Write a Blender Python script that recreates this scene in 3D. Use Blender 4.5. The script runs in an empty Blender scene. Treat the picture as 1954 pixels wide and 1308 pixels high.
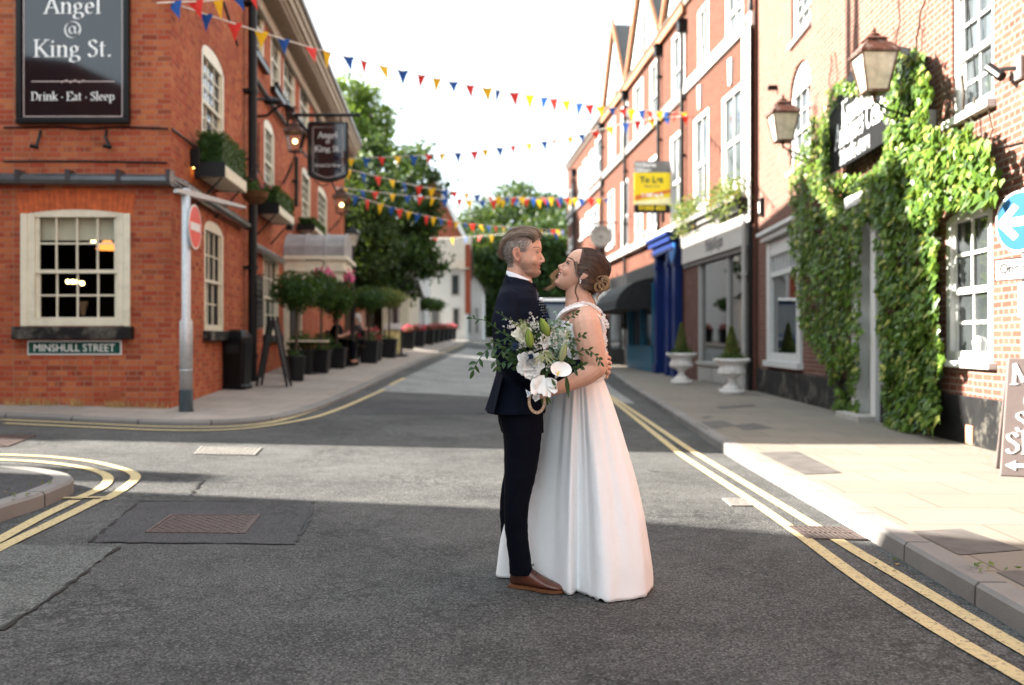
import bpy, bmesh, math, random
import numpy as np
from mathutils import Vector, Matrix, noise
R = math.radians
C = bpy.context.scene.collection
F = 1900.0; CX = 977.0; HY = 650.0; EYE = 1.24      # lens measured on the photograph, eye height in metres

# ------------------------------------------------------------------ camera, sky, sun, exposure
cam = bpy.data.objects.new("camera", bpy.data.cameras.new("camera")); C.objects.link(cam)
cam.location = (0, 0, EYE); cam.rotation_euler = (R(90), 0, 0)
cam.data.sensor_width = 36.0; cam.data.lens = 36.0 * F / 1954.0
cam.data.shift_y = -4.0 / 1954.0
cam.data.clip_end = 2000; cam.data.clip_start = .05
cam.data.dof.use_dof = True; cam.data.dof.focus_distance = 4.88; cam.data.dof.aperture_fstop = 1.7
bpy.context.scene.camera = cam
sc = bpy.context.scene
SUNV = Vector((-1.0, .193, .50)).normalized()          # towards the sun
w = bpy.data.worlds.new("World"); sc.world = w; w.use_nodes = True
nt = w.node_tree; nt.nodes.clear()
out = nt.nodes.new('ShaderNodeOutputWorld'); bg = nt.nodes.new('ShaderNodeBackground')
sky = nt.nodes.new('ShaderNodeTexSky'); sky.sky_type = 'NISHITA'; sky.sun_disc = False
sky.sun_elevation = math.asin(SUNV.z); sky.sun_rotation = math.atan2(SUNV.x, SUNV.y)
sky.air_density = 1.0; sky.dust_density = 4.0; sky.ozone_density = 1.0
# thin bright high cloud over the whole sky
mixc = nt.nodes.new('ShaderNodeMix'); mixc.data_type = 'RGBA'; mixc.inputs[0].default_value = .72
nz = nt.nodes.new('ShaderNodeTexNoise'); nz.inputs['Scale'].default_value = 2.2; nz.inputs['Detail'].default_value = 5
tc = nt.nodes.new('ShaderNodeTexCoord'); rmp = nt.nodes.new('ShaderNodeMapRange')
rmp.inputs['To Min'].default_value = .62; rmp.inputs['To Max'].default_value = .92
nt.links.new(tc.outputs['Generated'], nz.inputs['Vector']); nt.links.new(nz.outputs['Fac'], rmp.inputs['Value'])
nt.links.new(rmp.outputs['Result'], mixc.inputs[0])
nt.links.new(sky.outputs['Color'], mixc.inputs[6]); mixc.inputs[7].default_value = (7.2, 8.15, 8.7, 1)
nt.links.new(mixc.outputs[2], bg.inputs['Color']); bg.inputs['Strength'].default_value = .040
nt.links.new(bg.outputs[0], out.inputs[0])
sun = bpy.data.objects.new("sun", bpy.data.lights.new("sun", 'SUN')); C.objects.link(sun)
sun.data.energy = 4.5; sun.data.angle = R(.6); sun.data.color = (1.0, .93, .83)
sun.rotation_euler = (-SUNV).to_track_quat('-Z', 'Y').to_euler(); sun.location = (-20, 5, 20)
sc.view_settings.view_transform = 'Standard'; sc.view_settings.look = 'None'
sc.view_settings.exposure = 3.08; sc.view_settings.gamma = 1.0
sc.render.engine = 'CYCLES'; sc.cycles.use_denoising = True
sc.cycles.max_bounces = 6; sc.cycles.transparent_max_bounces = 12

# ------------------------------------------------------------------ ground height and un-projection
def zL(Y):
    if Y < 5: return 0.0
    if Y < 14: return .02*(Y-5)
    if Y < 60: return .18+.022*(Y-14)
    return min(1.192+.012*(Y-60), 1.56)
def zR(Y):
    if Y < 24: return 0.0
    if Y < 41: return .012*(Y-24)
    return min(.204+.035*(Y-41), 1.56)
def g(X, Y):
    t = max(-3.5/6, min(1.0, (X+3)/6)); return zL(Y)*(1-t)+zR(Y)*t
def P(x, y, dz=0.0):                                  # point of the ground (raised by dz) seen at a pixel
    k = (x-CX)/F; lo, hi = 1.0, 160.0
    f = lambda Y: EYE-g(k*Y, Y)-dz-(y-HY)/F*Y
    for _ in range(50):
        m = (lo+hi)/2
        if f(m) > 0: lo = m
        else: hi = m
    Y = (lo+hi)/2; return Vector((k*Y, Y, g(k*Y, Y)+dz))
def W(x, y, Y): return Vector(((x-CX)/F*Y, Y, EYE-(y-HY)/F*Y))   # point at a chosen distance

# ------------------------------------------------------------------ scene helpers
INV = {}
def tag(o, label=None, cat=None, group=None, kind=None):
    if label: o['label'] = label
    if cat: o['category'] = cat
    if group: o['group'] = group
    if kind: o['kind'] = kind
    return o
def thing(name, label, cat, loc=(0, 0, 0), rz=0.0, group=None):
    o = bpy.data.objects.new(name, None); C.objects.link(o); o.empty_display_size = .1
    o.location = loc; o.rotation_euler = (0, 0, rz); tag(o, label, cat, group)
    INV[o.name] = (Matrix.Translation(Vector(loc)) @ Matrix.Rotation(rz, 4, 'Z')).inverted()
    return o
class MB:
    def __init__(s): s.v = []; s.f = []; s.uv = None; s.mi = []; s.M = None; s.m = 0; s.col = None
    def add(s, vs, fs, uvs=None):
        b = len(s.v)
        for p in vs:
            p = Vector(p); s.v.append(s.M @ p if s.M else p)
        for i, q in enumerate(fs):
            s.f.append([b+j for j in q]); s.mi.append(s.m)
            if uvs is not None:
                if s.uv is None: s.uv = {}
                s.uv[len(s.f)-1] = uvs[i]
        return s
    def box(s, a, b):
        x0, y0, z0 = a; x1, y1, z1 = b
        return s.add([(x0,y0,z0),(x1,y0,z0),(x1,y1,z0),(x0,y1,z0),(x0,y0,z1),(x1,y0,z1),(x1,y1,z1),(x0,y1,z1)],
                     [(3,2,1,0),(4,5,6,7),(0,1,5,4),(1,2,6,5),(2,3,7,6),(3,0,4,7)])
    def hexa(s, p):       # 8 points bottom ring then top ring
        return s.add(p, [(3,2,1,0),(4,5,6,7),(0,1,5,4),(1,2,6,5),(2,3,7,6),(3,0,4,7)])
    def loft(s, rings, cap=True, closed=True):
        n = len(rings[0]); b = []; vs = []; fs = []
        for r in rings: vs += [Vector(p) for p in r]
        for k in range(len(rings)-1):
            for i in range(n if closed else n-1):
                j = (i+1) % n; fs.append((k*n+i, k*n+j, (k+1)*n+j, (k+1)*n+i))
        if cap: fs.append(tuple(range(n-1, -1, -1))); fs.append(tuple((len(rings)-1)*n+i for i in range(n)))
        return s.add(vs, fs)
    def tube(s, pts, r, seg=8, cap=True, flat=None):
        pts = [Vector(p) for p in pts]; n = len(pts)
        rs = r if isinstance(r, (list, tuple)) else [r]*n
        rings = []; prev = None
        for i, p in enumerate(pts):
            t = (pts[min(i+1, n-1)]-pts[max(i-1, 0)])
            if t.length < 1e-9: t = Vector((0, 0, 1))
            t.normalize()
            if prev is None: a = t.orthogonal().normalized()
            else:
                a = prev-t*prev.dot(t)
                a = a.normalized() if a.length > 1e-6 else t.orthogonal().normalized()
            prev = a; b2 = t.cross(a)
            ring = []
            for k in range(seg):
                an = 2*math.pi*k/seg; d = a*math.cos(an)+b2*math.sin(an)
                if flat: d = d-flat[0]*(d.dot(flat[0])*(1-flat[1]))
                ring.append(p+d*rs[i])
            rings.append(ring)
        return s.loft(rings, cap)
    def ball(s, c, r, seg=12, rg=8, jit=0.0, rot=None):
        rx, ry, rz = r if isinstance(r, (tuple, list)) else (r, r, r); c = Vector(c)
        vs = []; fs = []
        for i in range(rg+1):
            th = math.pi*i/rg
            for k in range(seg):
                ph = 2*math.pi*k/seg
                d = Vector((rx*math.sin(th)*math.cos(ph), ry*math.sin(th)*math.sin(ph), rz*math.cos(th)))
                if rot: d = rot @ d
                if jit: d *= 1+jit*noise.noise((c+d)*(3.0/max(rx, .001))*.5)
                vs.append(c+d)
        for i in range(rg):
            for k in range(seg):
                j = (k+1) % seg
                if i == 0: fs.append((k, seg+k, seg+j))
                elif i == rg-1: fs.append((i*seg+k, (i+1)*seg+k, i*seg+j))
                else: fs.append((i*seg+k, (i+1)*seg+k, (i+1)*seg+j, i*seg+j))
        return s.add(vs, fs)
    def capsule(s, a, b, ra, rb, seg=12):
        s.tube([a, b], [ra, rb], seg); s.ball(a, ra, seg, 8); s.ball(b, rb, seg, 8); return s
    def lathe(s, prof, c=(0, 0, 0), seg=20, sq=0):
        c = Vector(c); rings = []
        for r, z in prof:
            rings.append([c+Vector((r*math.cos(2*math.pi*k/seg), r*math.sin(2*math.pi*k/seg), z)) for k in range(seg)])
        return s.loft(rings)
    def prism(s, poly, o, ax, ay, az, d0, d1):   # polygon in (ax, ay) plane, thickness along az
        o, ax, ay, az = Vector(o), Vector(ax), Vector(ay), Vector(az); n = len(poly)
        vs = [o+ax*u+ay*v+az*d0 for u, v in poly]+[o+ax*u+ay*v+az*d1 for u, v in poly]
        fs = [tuple(range(n-1, -1, -1)), tuple(range(n, 2*n))]+[(i, (i+1) % n, n+(i+1) % n, n+i) for i in range(n)]
        return s.add(vs, fs)
    def build(s, name, mat, parent=None, smooth=False, world=False, bevel=0):
        vs = s.v
        root = parent
        while root is not None and root.name not in INV: root = root.parent
        if root is not None and world: vs = [INV[root.name] @ v for v in vs]
        me = bpy.data.meshes.new(name); me.from_pydata([tuple(v) for v in vs], [], s.f)
        mats = mat if isinstance(mat, (list, tuple)) else [mat]
        for m in mats: me.materials.append(m)
        if len(mats) > 1: me.polygons.foreach_set('material_index', s.mi)
        if s.uv is not None:
            ul = me.uv_layers.new(name='UVMap'); 
            for p in me.polygons:
                q = s.uv.get(p.index)
                if q:
                    for li, t in zip(p.loop_indices, q): ul.data[li].uv = t
        if s.col is not None:
            ca = me.color_attributes.new('Tint', 'FLOAT_COLOR', 'POINT')
            arr = np.ones((len(vs), 4), dtype=np.float32); arr[:, :3] = np.array(s.col, dtype=np.float32)
            ca.data.foreach_set('color', arr.ravel())
        if smooth: me.polygons.foreach_set('use_smooth', [True]*len(me.polygons))
        me.update()
        o = bpy.data.objects.new(name, me); C.objects.link(o)
        if parent is not None: o.parent = parent
        if bevel:
            b = o.modifiers.new('b', 'BEVEL'); b.width = bevel; b.segments = 2; b.limit_method = 'ANGLE'
        return o
def remeshed(mb, name, mat, parent, voxel, smooth=4, tint=None, world=True, disp=None):
    tmp = mb.build('tmp', mat, None)
    m = tmp.modifiers.new('r', 'REMESH'); m.mode = 'VOXEL'; m.voxel_size = voxel
    if smooth:
        q = tmp.modifiers.new('s', 'SMOOTH'); q.iterations = smooth; q.factor = .5
    dg = bpy.context.evaluated_depsgraph_get(); dg.update()
    me = bpy.data.meshes.new_from_object(tmp.evaluated_get(dg)); me.name = name
    old = tmp.data; bpy.data.objects.remove(tmp); bpy.data.meshes.remove(old)
    n = len(me.vertices); co = np.empty(n*3, dtype=np.float32); me.vertices.foreach_get('co', co)
    if disp is not None:
        nr = np.empty(n*3, dtype=np.float32); me.vertices.foreach_get('normal', nr)
        c3 = co.reshape(-1, 3); n3 = nr.reshape(-1, 3)
        for i in range(n): c3[i] += n3[i]*disp(Vector(c3[i]))
    if tint is not None:
        ca = me.color_attributes.new('Tint', 'FLOAT_COLOR', 'POINT')
        arr = np.ones((n, 4), dtype=np.float32); arr[:, :3] = tint(co.reshape(-1, 3))
        ca.data.foreach_set('color', arr.ravel())
    root = parent
    while root is not None and root.name not in INV: root = root.parent
    c3 = co.reshape(-1, 3)
    if root is not None and world:
        A = np.array(INV[root.name]); c3 = c3 @ A[:3, :3].T + A[:3, 3]
    me.vertices.foreach_set('co', np.ascontiguousarray(c3, dtype=np.float32).ravel())
    me.materials.clear(); me.materials.append(mat)
    me.polygons.foreach_set('use_smooth', [True]*len(me.polygons)); me.update()
    o = bpy.data.objects.new(name, me); C.objects.link(o); o.parent = parent
    return o
def dup(root, loc=None, rz=None, label=None, group=None, keepchildren=True):
    r = root.copy(); C.objects.link(r)
    if loc is not None: r.location = loc
    if rz is not None: r.rotation_euler = (0, 0, rz)
    if label: r['label'] = label
    if group: r['group'] = group
    INV[r.name] = (Matrix.Translation(r.location) @ Matrix.Rotation(r.rotation_euler.z, 4, 'Z')).inverted()
    for ch in list(root.children):
        c = ch.copy(); C.objects.link(c); c.parent = r
        for gc in list(ch.children):
            d = gc.copy(); C.objects.link(d); d.parent = c
    return r

# ------------------------------------------------------------------ materials
def newmat(name):
    m = bpy.data.materials.new(name); m.use_nodes = True
    n = m.node_tree; b = n.nodes['Principled BSDF']; return m, n, b
def N(n, t, **k):
    x = n.nodes.new(t)
    for a, v in k.items():
        if a in x.inputs.keys() if isinstance(a, str) else False: x.inputs[a].default_value = v
        else: setattr(x, a, v)
    return x
def mixrgb(n, fac, a, b, blend='MIX'):
    x = n.nodes.new('ShaderNodeMix'); x.data_type = 'RGBA'; x.blend_type = blend
    for i, v in ((0, fac), (6, a), (7, b)):
        if hasattr(v, 'is_output'): n.links.new(v, x.inputs[i])
        else: x.inputs[i].default_value = v if i == 0 or len(v) == 4 else (*v, 1)
    return x.outputs[2]
def ramp(n, src, a, b, lo=0.0, hi=1.0):
    x = n.nodes.new('ShaderNodeMapRange'); x.inputs['From Min'].default_value = a; x.inputs['From Max'].default_value = b
    x.inputs['To Min'].default_value = lo; x.inputs['To Max'].default_value = hi; n.links.new(src, x.inputs['Value']); return x.outputs['Result']
def noisetex(n, scale, detail=4, rough=.55, coord='Object', vec=None):
    t = n.nodes.new('ShaderNodeTexNoise'); t.inputs['Scale'].default_value = scale
    t.inputs['Detail'].default_value = detail; t.inputs['Roughness'].default_value = rough
    if vec is None:
        c = n.nodes.new('ShaderNodeTexCoord'); vec = c.outputs[coord]
    n.links.new(vec, t.inputs['Vector']); return t.outputs['Fac']
def bump(n, b, h, strength=.3, dist=.01, prev=None):
    x = n.nodes.new('ShaderNodeBump'); x.inputs['Strength'].default_value = strength; x.inputs['Distance'].default_value = dist
    n.links.new(h, x.inputs['Height']); n.links.new(x.outputs[0], b.inputs['Normal']); return x
def setspec(b, v):
    b.inputs['Specular IOR Level'].default_value = v
def plain(name, col, rough=.6, metal=0.0, var=.15, scale=6.0, bmp=0.0, bscale=40, spec=.22, dirt=None):
    m, n, b = newmat(name)
    f = noisetex(n, scale, 5)
    c1 = tuple(max(0, c*(1-var)) for c in col); c2 = tuple(min(1, c*(1+var)) for c in col)
    c = mixrgb(n, ramp(n, f, .3, .7), c1, c2)
    if dirt:
        c = mixrgb(n, ramp(n, noisetex(n, dirt[1], 6, .7), .52, .7, 0, dirt[2]), c, dirt[0])
    n.links.new(c, b.inputs['Base Color'])
    b.inputs['Roughness'].default_value = rough; b.inputs['Metallic'].default_value = metal; setspec(b, spec)
    if bmp: bump(n, b, noisetex(n, bscale, 4), bmp, .005)
    return m
def emis(name, col, s):
    m, n, b = newmat(name); b.inputs['Base Color'].default_value = (*col, 1)
    b.inputs['Emission Color'].default_value = (*col, 1); b.inputs['Emission Strength'].default_value = s; return m
def brickmat(name, ca, cb, mortar, cd, w=.225, h=.075, mw=.009, dark=.25):
    m, n, b = newmat(name)
    uv = n.nodes.new('ShaderNodeUVMap'); uv.uv_map = 'UVMap'
    # slight waviness so the courses are not ruled
    wv = n.nodes.new('ShaderNodeTexNoise'); wv.inputs['Scale'].default_value = 2.5; n.links.new(uv.outputs[0], wv.inputs['Vector'])
    vm = n.nodes.new('ShaderNodeVectorMath'); vm.operation = 'MULTIPLY_ADD'
    n.links.new(wv.outputs['Color'], vm.inputs[0]); vm.inputs[1].default_value = (.02, .02, 0); n.links.new(uv.outputs[0], vm.inputs[2])
    t = n.nodes.new('ShaderNodeTexBrick'); n.links.new(vm.outputs[0], t.inputs['Vector'])
    t.inputs['Scale'].default_value = 1.0; t.inputs['Brick Width'].default_value = w; t.inputs['Row Height'].default_value = h
    t.inputs['Mortar Size'].default_value = mw; t.inputs['Mortar Smooth'].default_value = .35; t.inputs['Bias'].default_value = -.1
    t.offset = .5; t.squash = .55; t.squash_frequency = 2
    t.inputs['Color1'].default_value = (*ca, 1); t.inputs['Color2'].default_value = (*cb, 1); t.inputs['Mortar'].default_value = (*mortar, 1)
    # a second per-brick colour so some bricks are burnt dark or orange
    t2 = n.nodes.new('ShaderNodeTexBrick'); n.links.new(vm.outputs[0], t2.inputs['Vector'])
    for k in ('Scale', 'Brick Width', 'Row Height', 'Mortar Size'): t2.inputs[k].default_value = t.inputs[k].default_value
    t2.offset = .5; t2.squash = .55; t2.squash_frequency = 2; t2.inputs['Mortar Size'].default_value = 0; t2.inputs['Bias'].default_value = 0
    t2.inputs['Color1'].default_value = (0, 0, 0, 1); t2.inputs['Color2'].default_value = (1, 1, 1, 1)
    vm2 = n.nodes.new('ShaderNodeVectorMath'); vm2.operation = 'ADD'; n.links.new(vm.outputs[0], vm2.inputs[0]); vm2.inputs[1].default_value = (w*20, h*34, 0)
    n.links.new(vm2.outputs[0], t2.inputs['Vector'])
    iv = n.nodes.new('ShaderNodeMath'); iv.operation = 'SUBTRACT'; iv.inputs[0].default_value = 1.0; n.links.new(t.outputs['Fac'], iv.inputs[1])
    dk = n.nodes.new('ShaderNodeMath'); dk.operation = 'MULTIPLY'; n.links.new(ramp(n, t2.outputs['Color'], .78, .95, 0, .5), dk.inputs[0]); n.links.new(iv.outputs[0], dk.inputs[1])
    c = mixrgb(n, dk.outputs[0], t.outputs['Color'], cd)
    c = mixrgb(n, ramp(n, noisetex(n, .7, 5, .6, vec=uv.outputs[0]), .35, .75, 0, dark), c, tuple(x*.45 for x in ca))
    c = mixrgb(n, ramp(n, noisetex(n, 26, 3, .7, vec=uv.outputs[0]), .3, .75, 0, .28), c, tuple(x*.55 for x in ca))
    c = mixrgb(n, ramp(n, noisetex(n, 1.7, 6, .7, vec=uv.outputs[0]), .62, .85, 0, .3), c, tuple(min(1, x*1.2+.05) for x in mortar))
    n.links.new(c, b.inputs['Base Color']); b.inputs['Roughness'].default_value = .9; setspec(b, .06)
    hh = n.nodes.new('ShaderNodeMath'); hh.operation = 'MULTIPLY_ADD'; n.links.new(noisetex(n, 60, 3, vec=uv.outputs[0]), hh.inputs[0]); hh.inputs[1].default_value = .35
    n.links.new(iv.outputs[0], hh.inputs[2]); bump(n, b, hh.outputs[0], .7, .008)
    return m
def asphalt(name, c1, c2, chip, sc1=60.0, rough=.85, bmp=.6, seam=None, crack=.0):
    m, n, b = newmat(name)
    co = n.nodes.new('ShaderNodeTexCoord').outputs['Object']
    v = n.nodes.new('ShaderNodeTexVoronoi'); v.inputs['Scale'].default_value = sc1; n.links.new(co, v.inputs['Vector'])
    big = noisetex(n, .55, 5, .6, vec=co); mid = noisetex(n, 5, 5, .7, vec=co)
    c = mixrgb(n, ramp(n, big, .35, .65), c1, c2)
    c = mixrgb(n, ramp(n, mid, .45, .75, 0, .35), c, tuple(x*1.5 for x in c2))
    hs = n.nodes.new('ShaderNodeSeparateColor'); n.links.new(v.outputs['Color'], hs.inputs[0])
    c = mixrgb(n, ramp(n, hs.outputs[0], .72, .92, 0, .5), c, chip)
    c = mixrgb(n, ramp(n, v.outputs['Distance'], .35, .75, 0, .75), c, tuple(x*.25 for x in c1))
    c = mixrgb(n, ramp(n, noisetex(n, 17, 5, .75, vec=co), .56, .72, 0, .6), c, tuple(x*.4 for x in c1))
    h = n.nodes.new('ShaderNodeMath'); h.operation = 'SUBTRACT'; h.inputs[0].default_value = 1; n.links.new(v.outputs['Distance'], h.inputs[1])
    h2 = n.nodes.new('ShaderNodeMath'); h2.operation = 'MULTIPLY_ADD'; n.links.new(noisetex(n, 22, 4, .7, vec=co), h2.inputs[0]); h2.inputs[1].default_value = .9; n.links.new(h.outputs[0], h2.inputs[2])
    if crack:
        mp = n.nodes.new('ShaderNodeVectorMath'); mp.operation = 'MULTIPLY_ADD'; nn = n.nodes.new('ShaderNodeTexNoise'); nn.inputs['Scale'].default_value = 3
        n.links.new(co, nn.inputs['Vector']); n.links.new(nn.outputs['Color'], mp.inputs[0]); mp.inputs[1].default_value = (.5, .5, .5); n.links.new(co, mp.inputs[2])
        cr = n.nodes.new('ShaderNodeTexVoronoi'); cr.feature = 'DISTANCE_TO_EDGE'; cr.inputs['Scale'].default_value = .55; n.links.new(mp.outputs[0], cr.inputs['Vector'])
        c = mixrgb(n, ramp(n, cr.outputs['Distance'], .0, .012, crack, 0), c, (.012, .012, .012))
    # crazing: fine cracks that open only in some worn areas
    cz = n.nodes.new('ShaderNodeTexVoronoi'); cz.feature = 'DISTANCE_TO_EDGE'; cz.inputs['Scale'].default_value = 7; cn = n.nodes.new('ShaderNodeTexNoise'); cn.inputs['Scale'].default_value = 9
    n.links.new(co, cn.inputs['Vector']); cv = n.nodes.new('ShaderNodeVectorMath'); cv.operation = 'MULTIPLY_ADD'; n.links.new(cn.outputs['Color'], cv.inputs[0]); cv.inputs[1].default_value = (.22, .22, .22); n.links.new(co, cv.inputs[2]); n.links.new(cv.outputs[0], cz.inputs['Vector'])
    mk = n.nodes.new('ShaderNodeMath'); mk.operation = 'MULTIPLY'; n.links.new(ramp(n, cz.outputs['Distance'], .02, .13, 1, 0), mk.inputs[0]); n.links.new(ramp(n, noisetex(n, .8, 4, .6, vec=co), .48, .62, 0, .6), mk.inputs[1])
    c = mixrgb(n, mk.outputs[0], c, (.014, .014, .014))
    c = mixrgb(n, ramp(n, noisetex(n, 1.3, 6, .75, vec=co), .56, .72, 0, .38), c, tuple(x*.45 for x in c1))
    n.links.new(c, b.inputs['Base Color']); b.inputs['Roughness'].default_value = rough; setspec(b, .14)
    bump(n, b, h2.outputs[0], bmp, .006)
    return m
def slabs(name, c1, c2, joint, w=.75, h=.6, dirt=.35, off=.5, mw=.006):
    m, n, b = newmat(name)
    uv = n.nodes.new('ShaderNodeUVMap'); uv.uv_map = 'UVMap'
    t = n.nodes.new('ShaderNodeTexBrick'); n.links.new(uv.outputs[0], t.inputs['Vector'])
    t.inputs['Scale'].default_value = 1; t.inputs['Brick Width'].default_value = w; t.inputs['Row Height'].default_value = h; t.inputs['Mortar Size'].default_value = mw
    t.inputs['Color1'].default_value = (*c1, 1); t.inputs['Color2'].default_value = (*c2, 1); t.inputs['Mortar'].default_value = (*joint, 1); t.offset = off
    c = mixrgb(n, ramp(n, noisetex(n, 1.1, 6, .65), .4, .75, 0, dirt), t.outputs['Color'], tuple(x*.45 for x in c1))
    c = mixrgb(n, ramp(n, noisetex(n, 90, 3, .7), .4, .75, 0, .3), c, tuple(x*.55 for x in c1))
    c = mixrgb(n, ramp(n, noisetex(n, 9, 6, .75), .55, .75, 0, .3), c, tuple(x*.6 for x in c1))
    n.links.new(c, b.inputs['Base Color']); b.inputs['Roughness'].default_value = .85; setspec(b, .12)
    bump(n, b, noisetex(n, 45, 5, .8), .5, .008); return m
def paintline(name, col, under, wear=.5):
    m, n, b = newmat(name)
    c = mixrgb(n, ramp(n, noisetex(n, 45, 5, .8), .53, .64, 0, 1), col, under)
    c = mixrgb(n, ramp(n, noisetex(n, 3.5, 6, .7), .5, .8, 0, wear), c, tuple(x*.6+.03 for x in col))
    c = mixrgb(n, ramp(n, noisetex(n, 160, 3, .7), .5, .75, 0, .35), c, under)
    n.links.new(c, b.inputs['Base Color']); b.inputs['Roughness'].default_value = .8; setspec(b, .12)
    bump(n, b, noisetex(n, 120, 3, .7), .4, .004); return m
def leafmat(name, c1, c2, trans=.35, rough=.45, c3=None):
    m, n, b = newmat(name)
    gi = n.nodes.new('ShaderNodeNewGeometry'); rnd = gi.outputs['Random Per Island']
    c = mixrgb(n, rnd, c1, c2)
    if c3: c = mixrgb(n, ramp(n, rnd, .86, .96), c, c3)
    n.links.new(c, b.inputs['Base Color']); b.inputs['Roughness'].default_value = rough; setspec(b, .16)
    tr = n.nodes.new('ShaderNodeBsdfTranslucent'); n.links.new(mixrgb(n, .5 if c1[1] > c1[0] else 0.0, c, (.35, .5, .06)), tr.inputs['Color'])
    mx = n.nodes.new('ShaderNodeMixShader'); mx.inputs[0].default_value = trans
    n.links.new(b.outputs[0], mx.inputs[1]); n.links.new(tr.outputs[0], mx.inputs[2])
    n.links.new(mx.outputs[0], n.nodes['Material Output'].inputs[0]); return m
def clearglass(name, tint=(.9, .93, .92), opac=.12):
    m, n, b = newmat(name)
    tr = n.nodes.new('ShaderNodeBsdfTransparent'); tr.inputs[0].default_value = (*tint, 1)
    gl = n.nodes.new('ShaderNodeBsdfGlossy'); gl.inputs['Roughness'].default_value = .02; gl.inputs['Color'].default_value = (.4, .4, .4, 1)
    fr = n.nodes.new('ShaderNodeFresnel'); fr.inputs[0].default_value = 1.1
    mx = n.nodes.new('ShaderNodeMixShader'); n.links.new(fr.outputs[0], mx.inputs[0]); n.links.new(tr.outputs[0], mx.inputs[1]); n.links.new(gl.outputs[0], mx.inputs[2])
    n.links.new(mx.outputs[0], n.nodes['Material Output'].inputs[0]); return m
def tinted(name, base=(1, 1, 1), rough=.5, spec=.5, sss=0.0, bmp=0, bscale=200, sheen=0):
    m, n, b = newmat(name)
    a = n.nodes.new('ShaderNodeVertexColor'); a.layer_name = 'Tint'
    c = mixrgb(n, 1.0, a.outputs['Color'], base, 'MULTIPLY')
    c = mixrgb(n, ramp(n, noisetex(n, 60, 4), .4, .7, 0, .12), c, (.25, .08, .05))
    n.links.new(c, b.inputs['Base Color']); b.inputs['Roughness'].default_value = rough; setspec(b, spec)
    if sss:
        b.inputs['Subsurface Weight'].default_value = sss; b.inputs['Subsurface Radius'].default_value = (.01, .004, .002)
        b.inputs['Subsurface Scale'].default_value = 1.0
    if bmp: bump(n, b, noisetex(n, bscale, 3), bmp, .001)
    return m
M = {}
M['brick_pub'] = brickmat('pub_brick', (.34, .070, .036), (.47, .165, .068), (.31, .19, .13), (.10, .03, .022), mw=.007, dark=.5)
M['brick_red'] = brickmat('dark_red_brick', (.24, .062, .036), (.30, .10, .055), (.22, .12, .09), (.12, .04, .03), mw=.006)
M['brick_pale'] = brickmat('pale_brick', (.145, .055, .040), (.18, .08, .058), (.22, .18, .15), (.08, .03, .023), mw=.012, dark=.12)
M['brick_terrace'] = brickmat('terrace_brick', (.098, .037, .026), (.120, .050, .035), (.10, .072, .055), (.06, .024, .018), mw=.008, dark=.12)
M['cream'] = plain('cream_paint', (.62, .58, .45), .45, var=.07, dirt=((.3, .27, .2), 4, .35))
M['white'] = plain('white_paint', (.52, .52, .505), .4, var=.04, dirt=((.45, .43, .38), 5, .25))
M['render'] = plain('white_render', (.5, .5, .48), .85, var=.06, dirt=((.5, .48, .44), 2, .35), bmp=.2)
M['black'] = plain('black_paint', (.0045, .0045, .005), .35, var=.3)
M['blackm'] = plain('black_plinth_paint', (.008, .008, .0085), .55, var=.3, dirt=((.17, .16, .13), 2.2, .8), bmp=.3, bscale=20)
M['iron'] = plain('black_iron', (.005, .005, .0055), .45, 0, var=.3)
M['stone'] = plain('grey_stone', (.33, .31, .28), .85, var=.15, dirt=((.16, .15, .13), 6, .5), bmp=.4)
M['greypaint'] = plain('grey_shop_paint', (.34, .33, .31), .5, var=.06)
M['greydark'] = plain('dark_grey_paint', (.15, .145, .14), .5, var=.08)
M['lead'] = plain('lead_sheet', (.24, .23, .225), .5, .1, var=.2, scale=3, dirt=((.4, .38, .36), 7, .4))
M['slate'] = plain('roof_slate', (.10, .095, .09), .7, var=.35, scale=14, bmp=.5, bscale=18)
M['oldslate'] = plain('pale_stone_slate', (.085, .08, .068), .85, var=.3, scale=9, bmp=.6, bscale=12)
M['terra'] = plain('terracotta_board', (.26, .11, .055), .6, var=.12)
M['glass'] = plain('window_glass', (.035, .04, .042), .04, var=.3, scale=1.5, spec=.8)
M['glasspale'] = plain('pale_window_glass', (.055, .065, .07), .06, var=.35, scale=1.2, spec=1.0)
M['clear'] = clearglass('clear_glass')
M['blind'] = plain('linen_blind', (.55, .5, .38), .9, var=.08, bmp=.3, bscale=90)
M['curtain'] = plain('beige_curtain', (.42, .40, .30), .9, var=.1)
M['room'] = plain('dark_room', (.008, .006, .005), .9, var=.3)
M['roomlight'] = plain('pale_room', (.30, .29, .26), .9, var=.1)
M['bulb'] = emis('warm_bulb', (1, .62, .15), 1.2); M['lampglow'] = emis('lamp_bulb', (1, .72, .28), 1.6)
M['copper'] = plain('aged_copper', (.09, .042, .03), .45, .4, var=.25, dirt=((.55, .52, .48), 9, .45))
M['lampglass'] = plain('frosted_lamp_glass', (.50, .45, .36), .15, var=.25, scale=8)
M['galv'] = plain('galvanised_steel', (.42, .44, .45), .45, .45, var=.12, scale=25)
M['postblack'] = plain('black_post_band', (.02, .03, .035), .5, var=.3)
M['signred'] = plain('sign_red', (.62, .05, .035), .35, var=.05); M['signwhite'] = plain('sign_white', (.62, .62, .6), .35, var=.03)
M['signblue'] = plain('sign_blue', (.012, .075, .19), .35, var=.05); M['signgreen'] = plain('sign_green', (.006, .06, .045), .4, var=.2)
M['signback'] = plain('sign_back', (.35, .34, .33), .5, .3)
M['board'] = plain('gloss_black_board', (.004, .006, .009), .06, var=.2, spec=.8)
M['letter'] = plain('pale_lettering', (.78, .80, .78), .4, var=.05)
M['pinkish'] = plain('pale_gilt_line', (.48, .40, .38), .4, var=.1)
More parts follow.
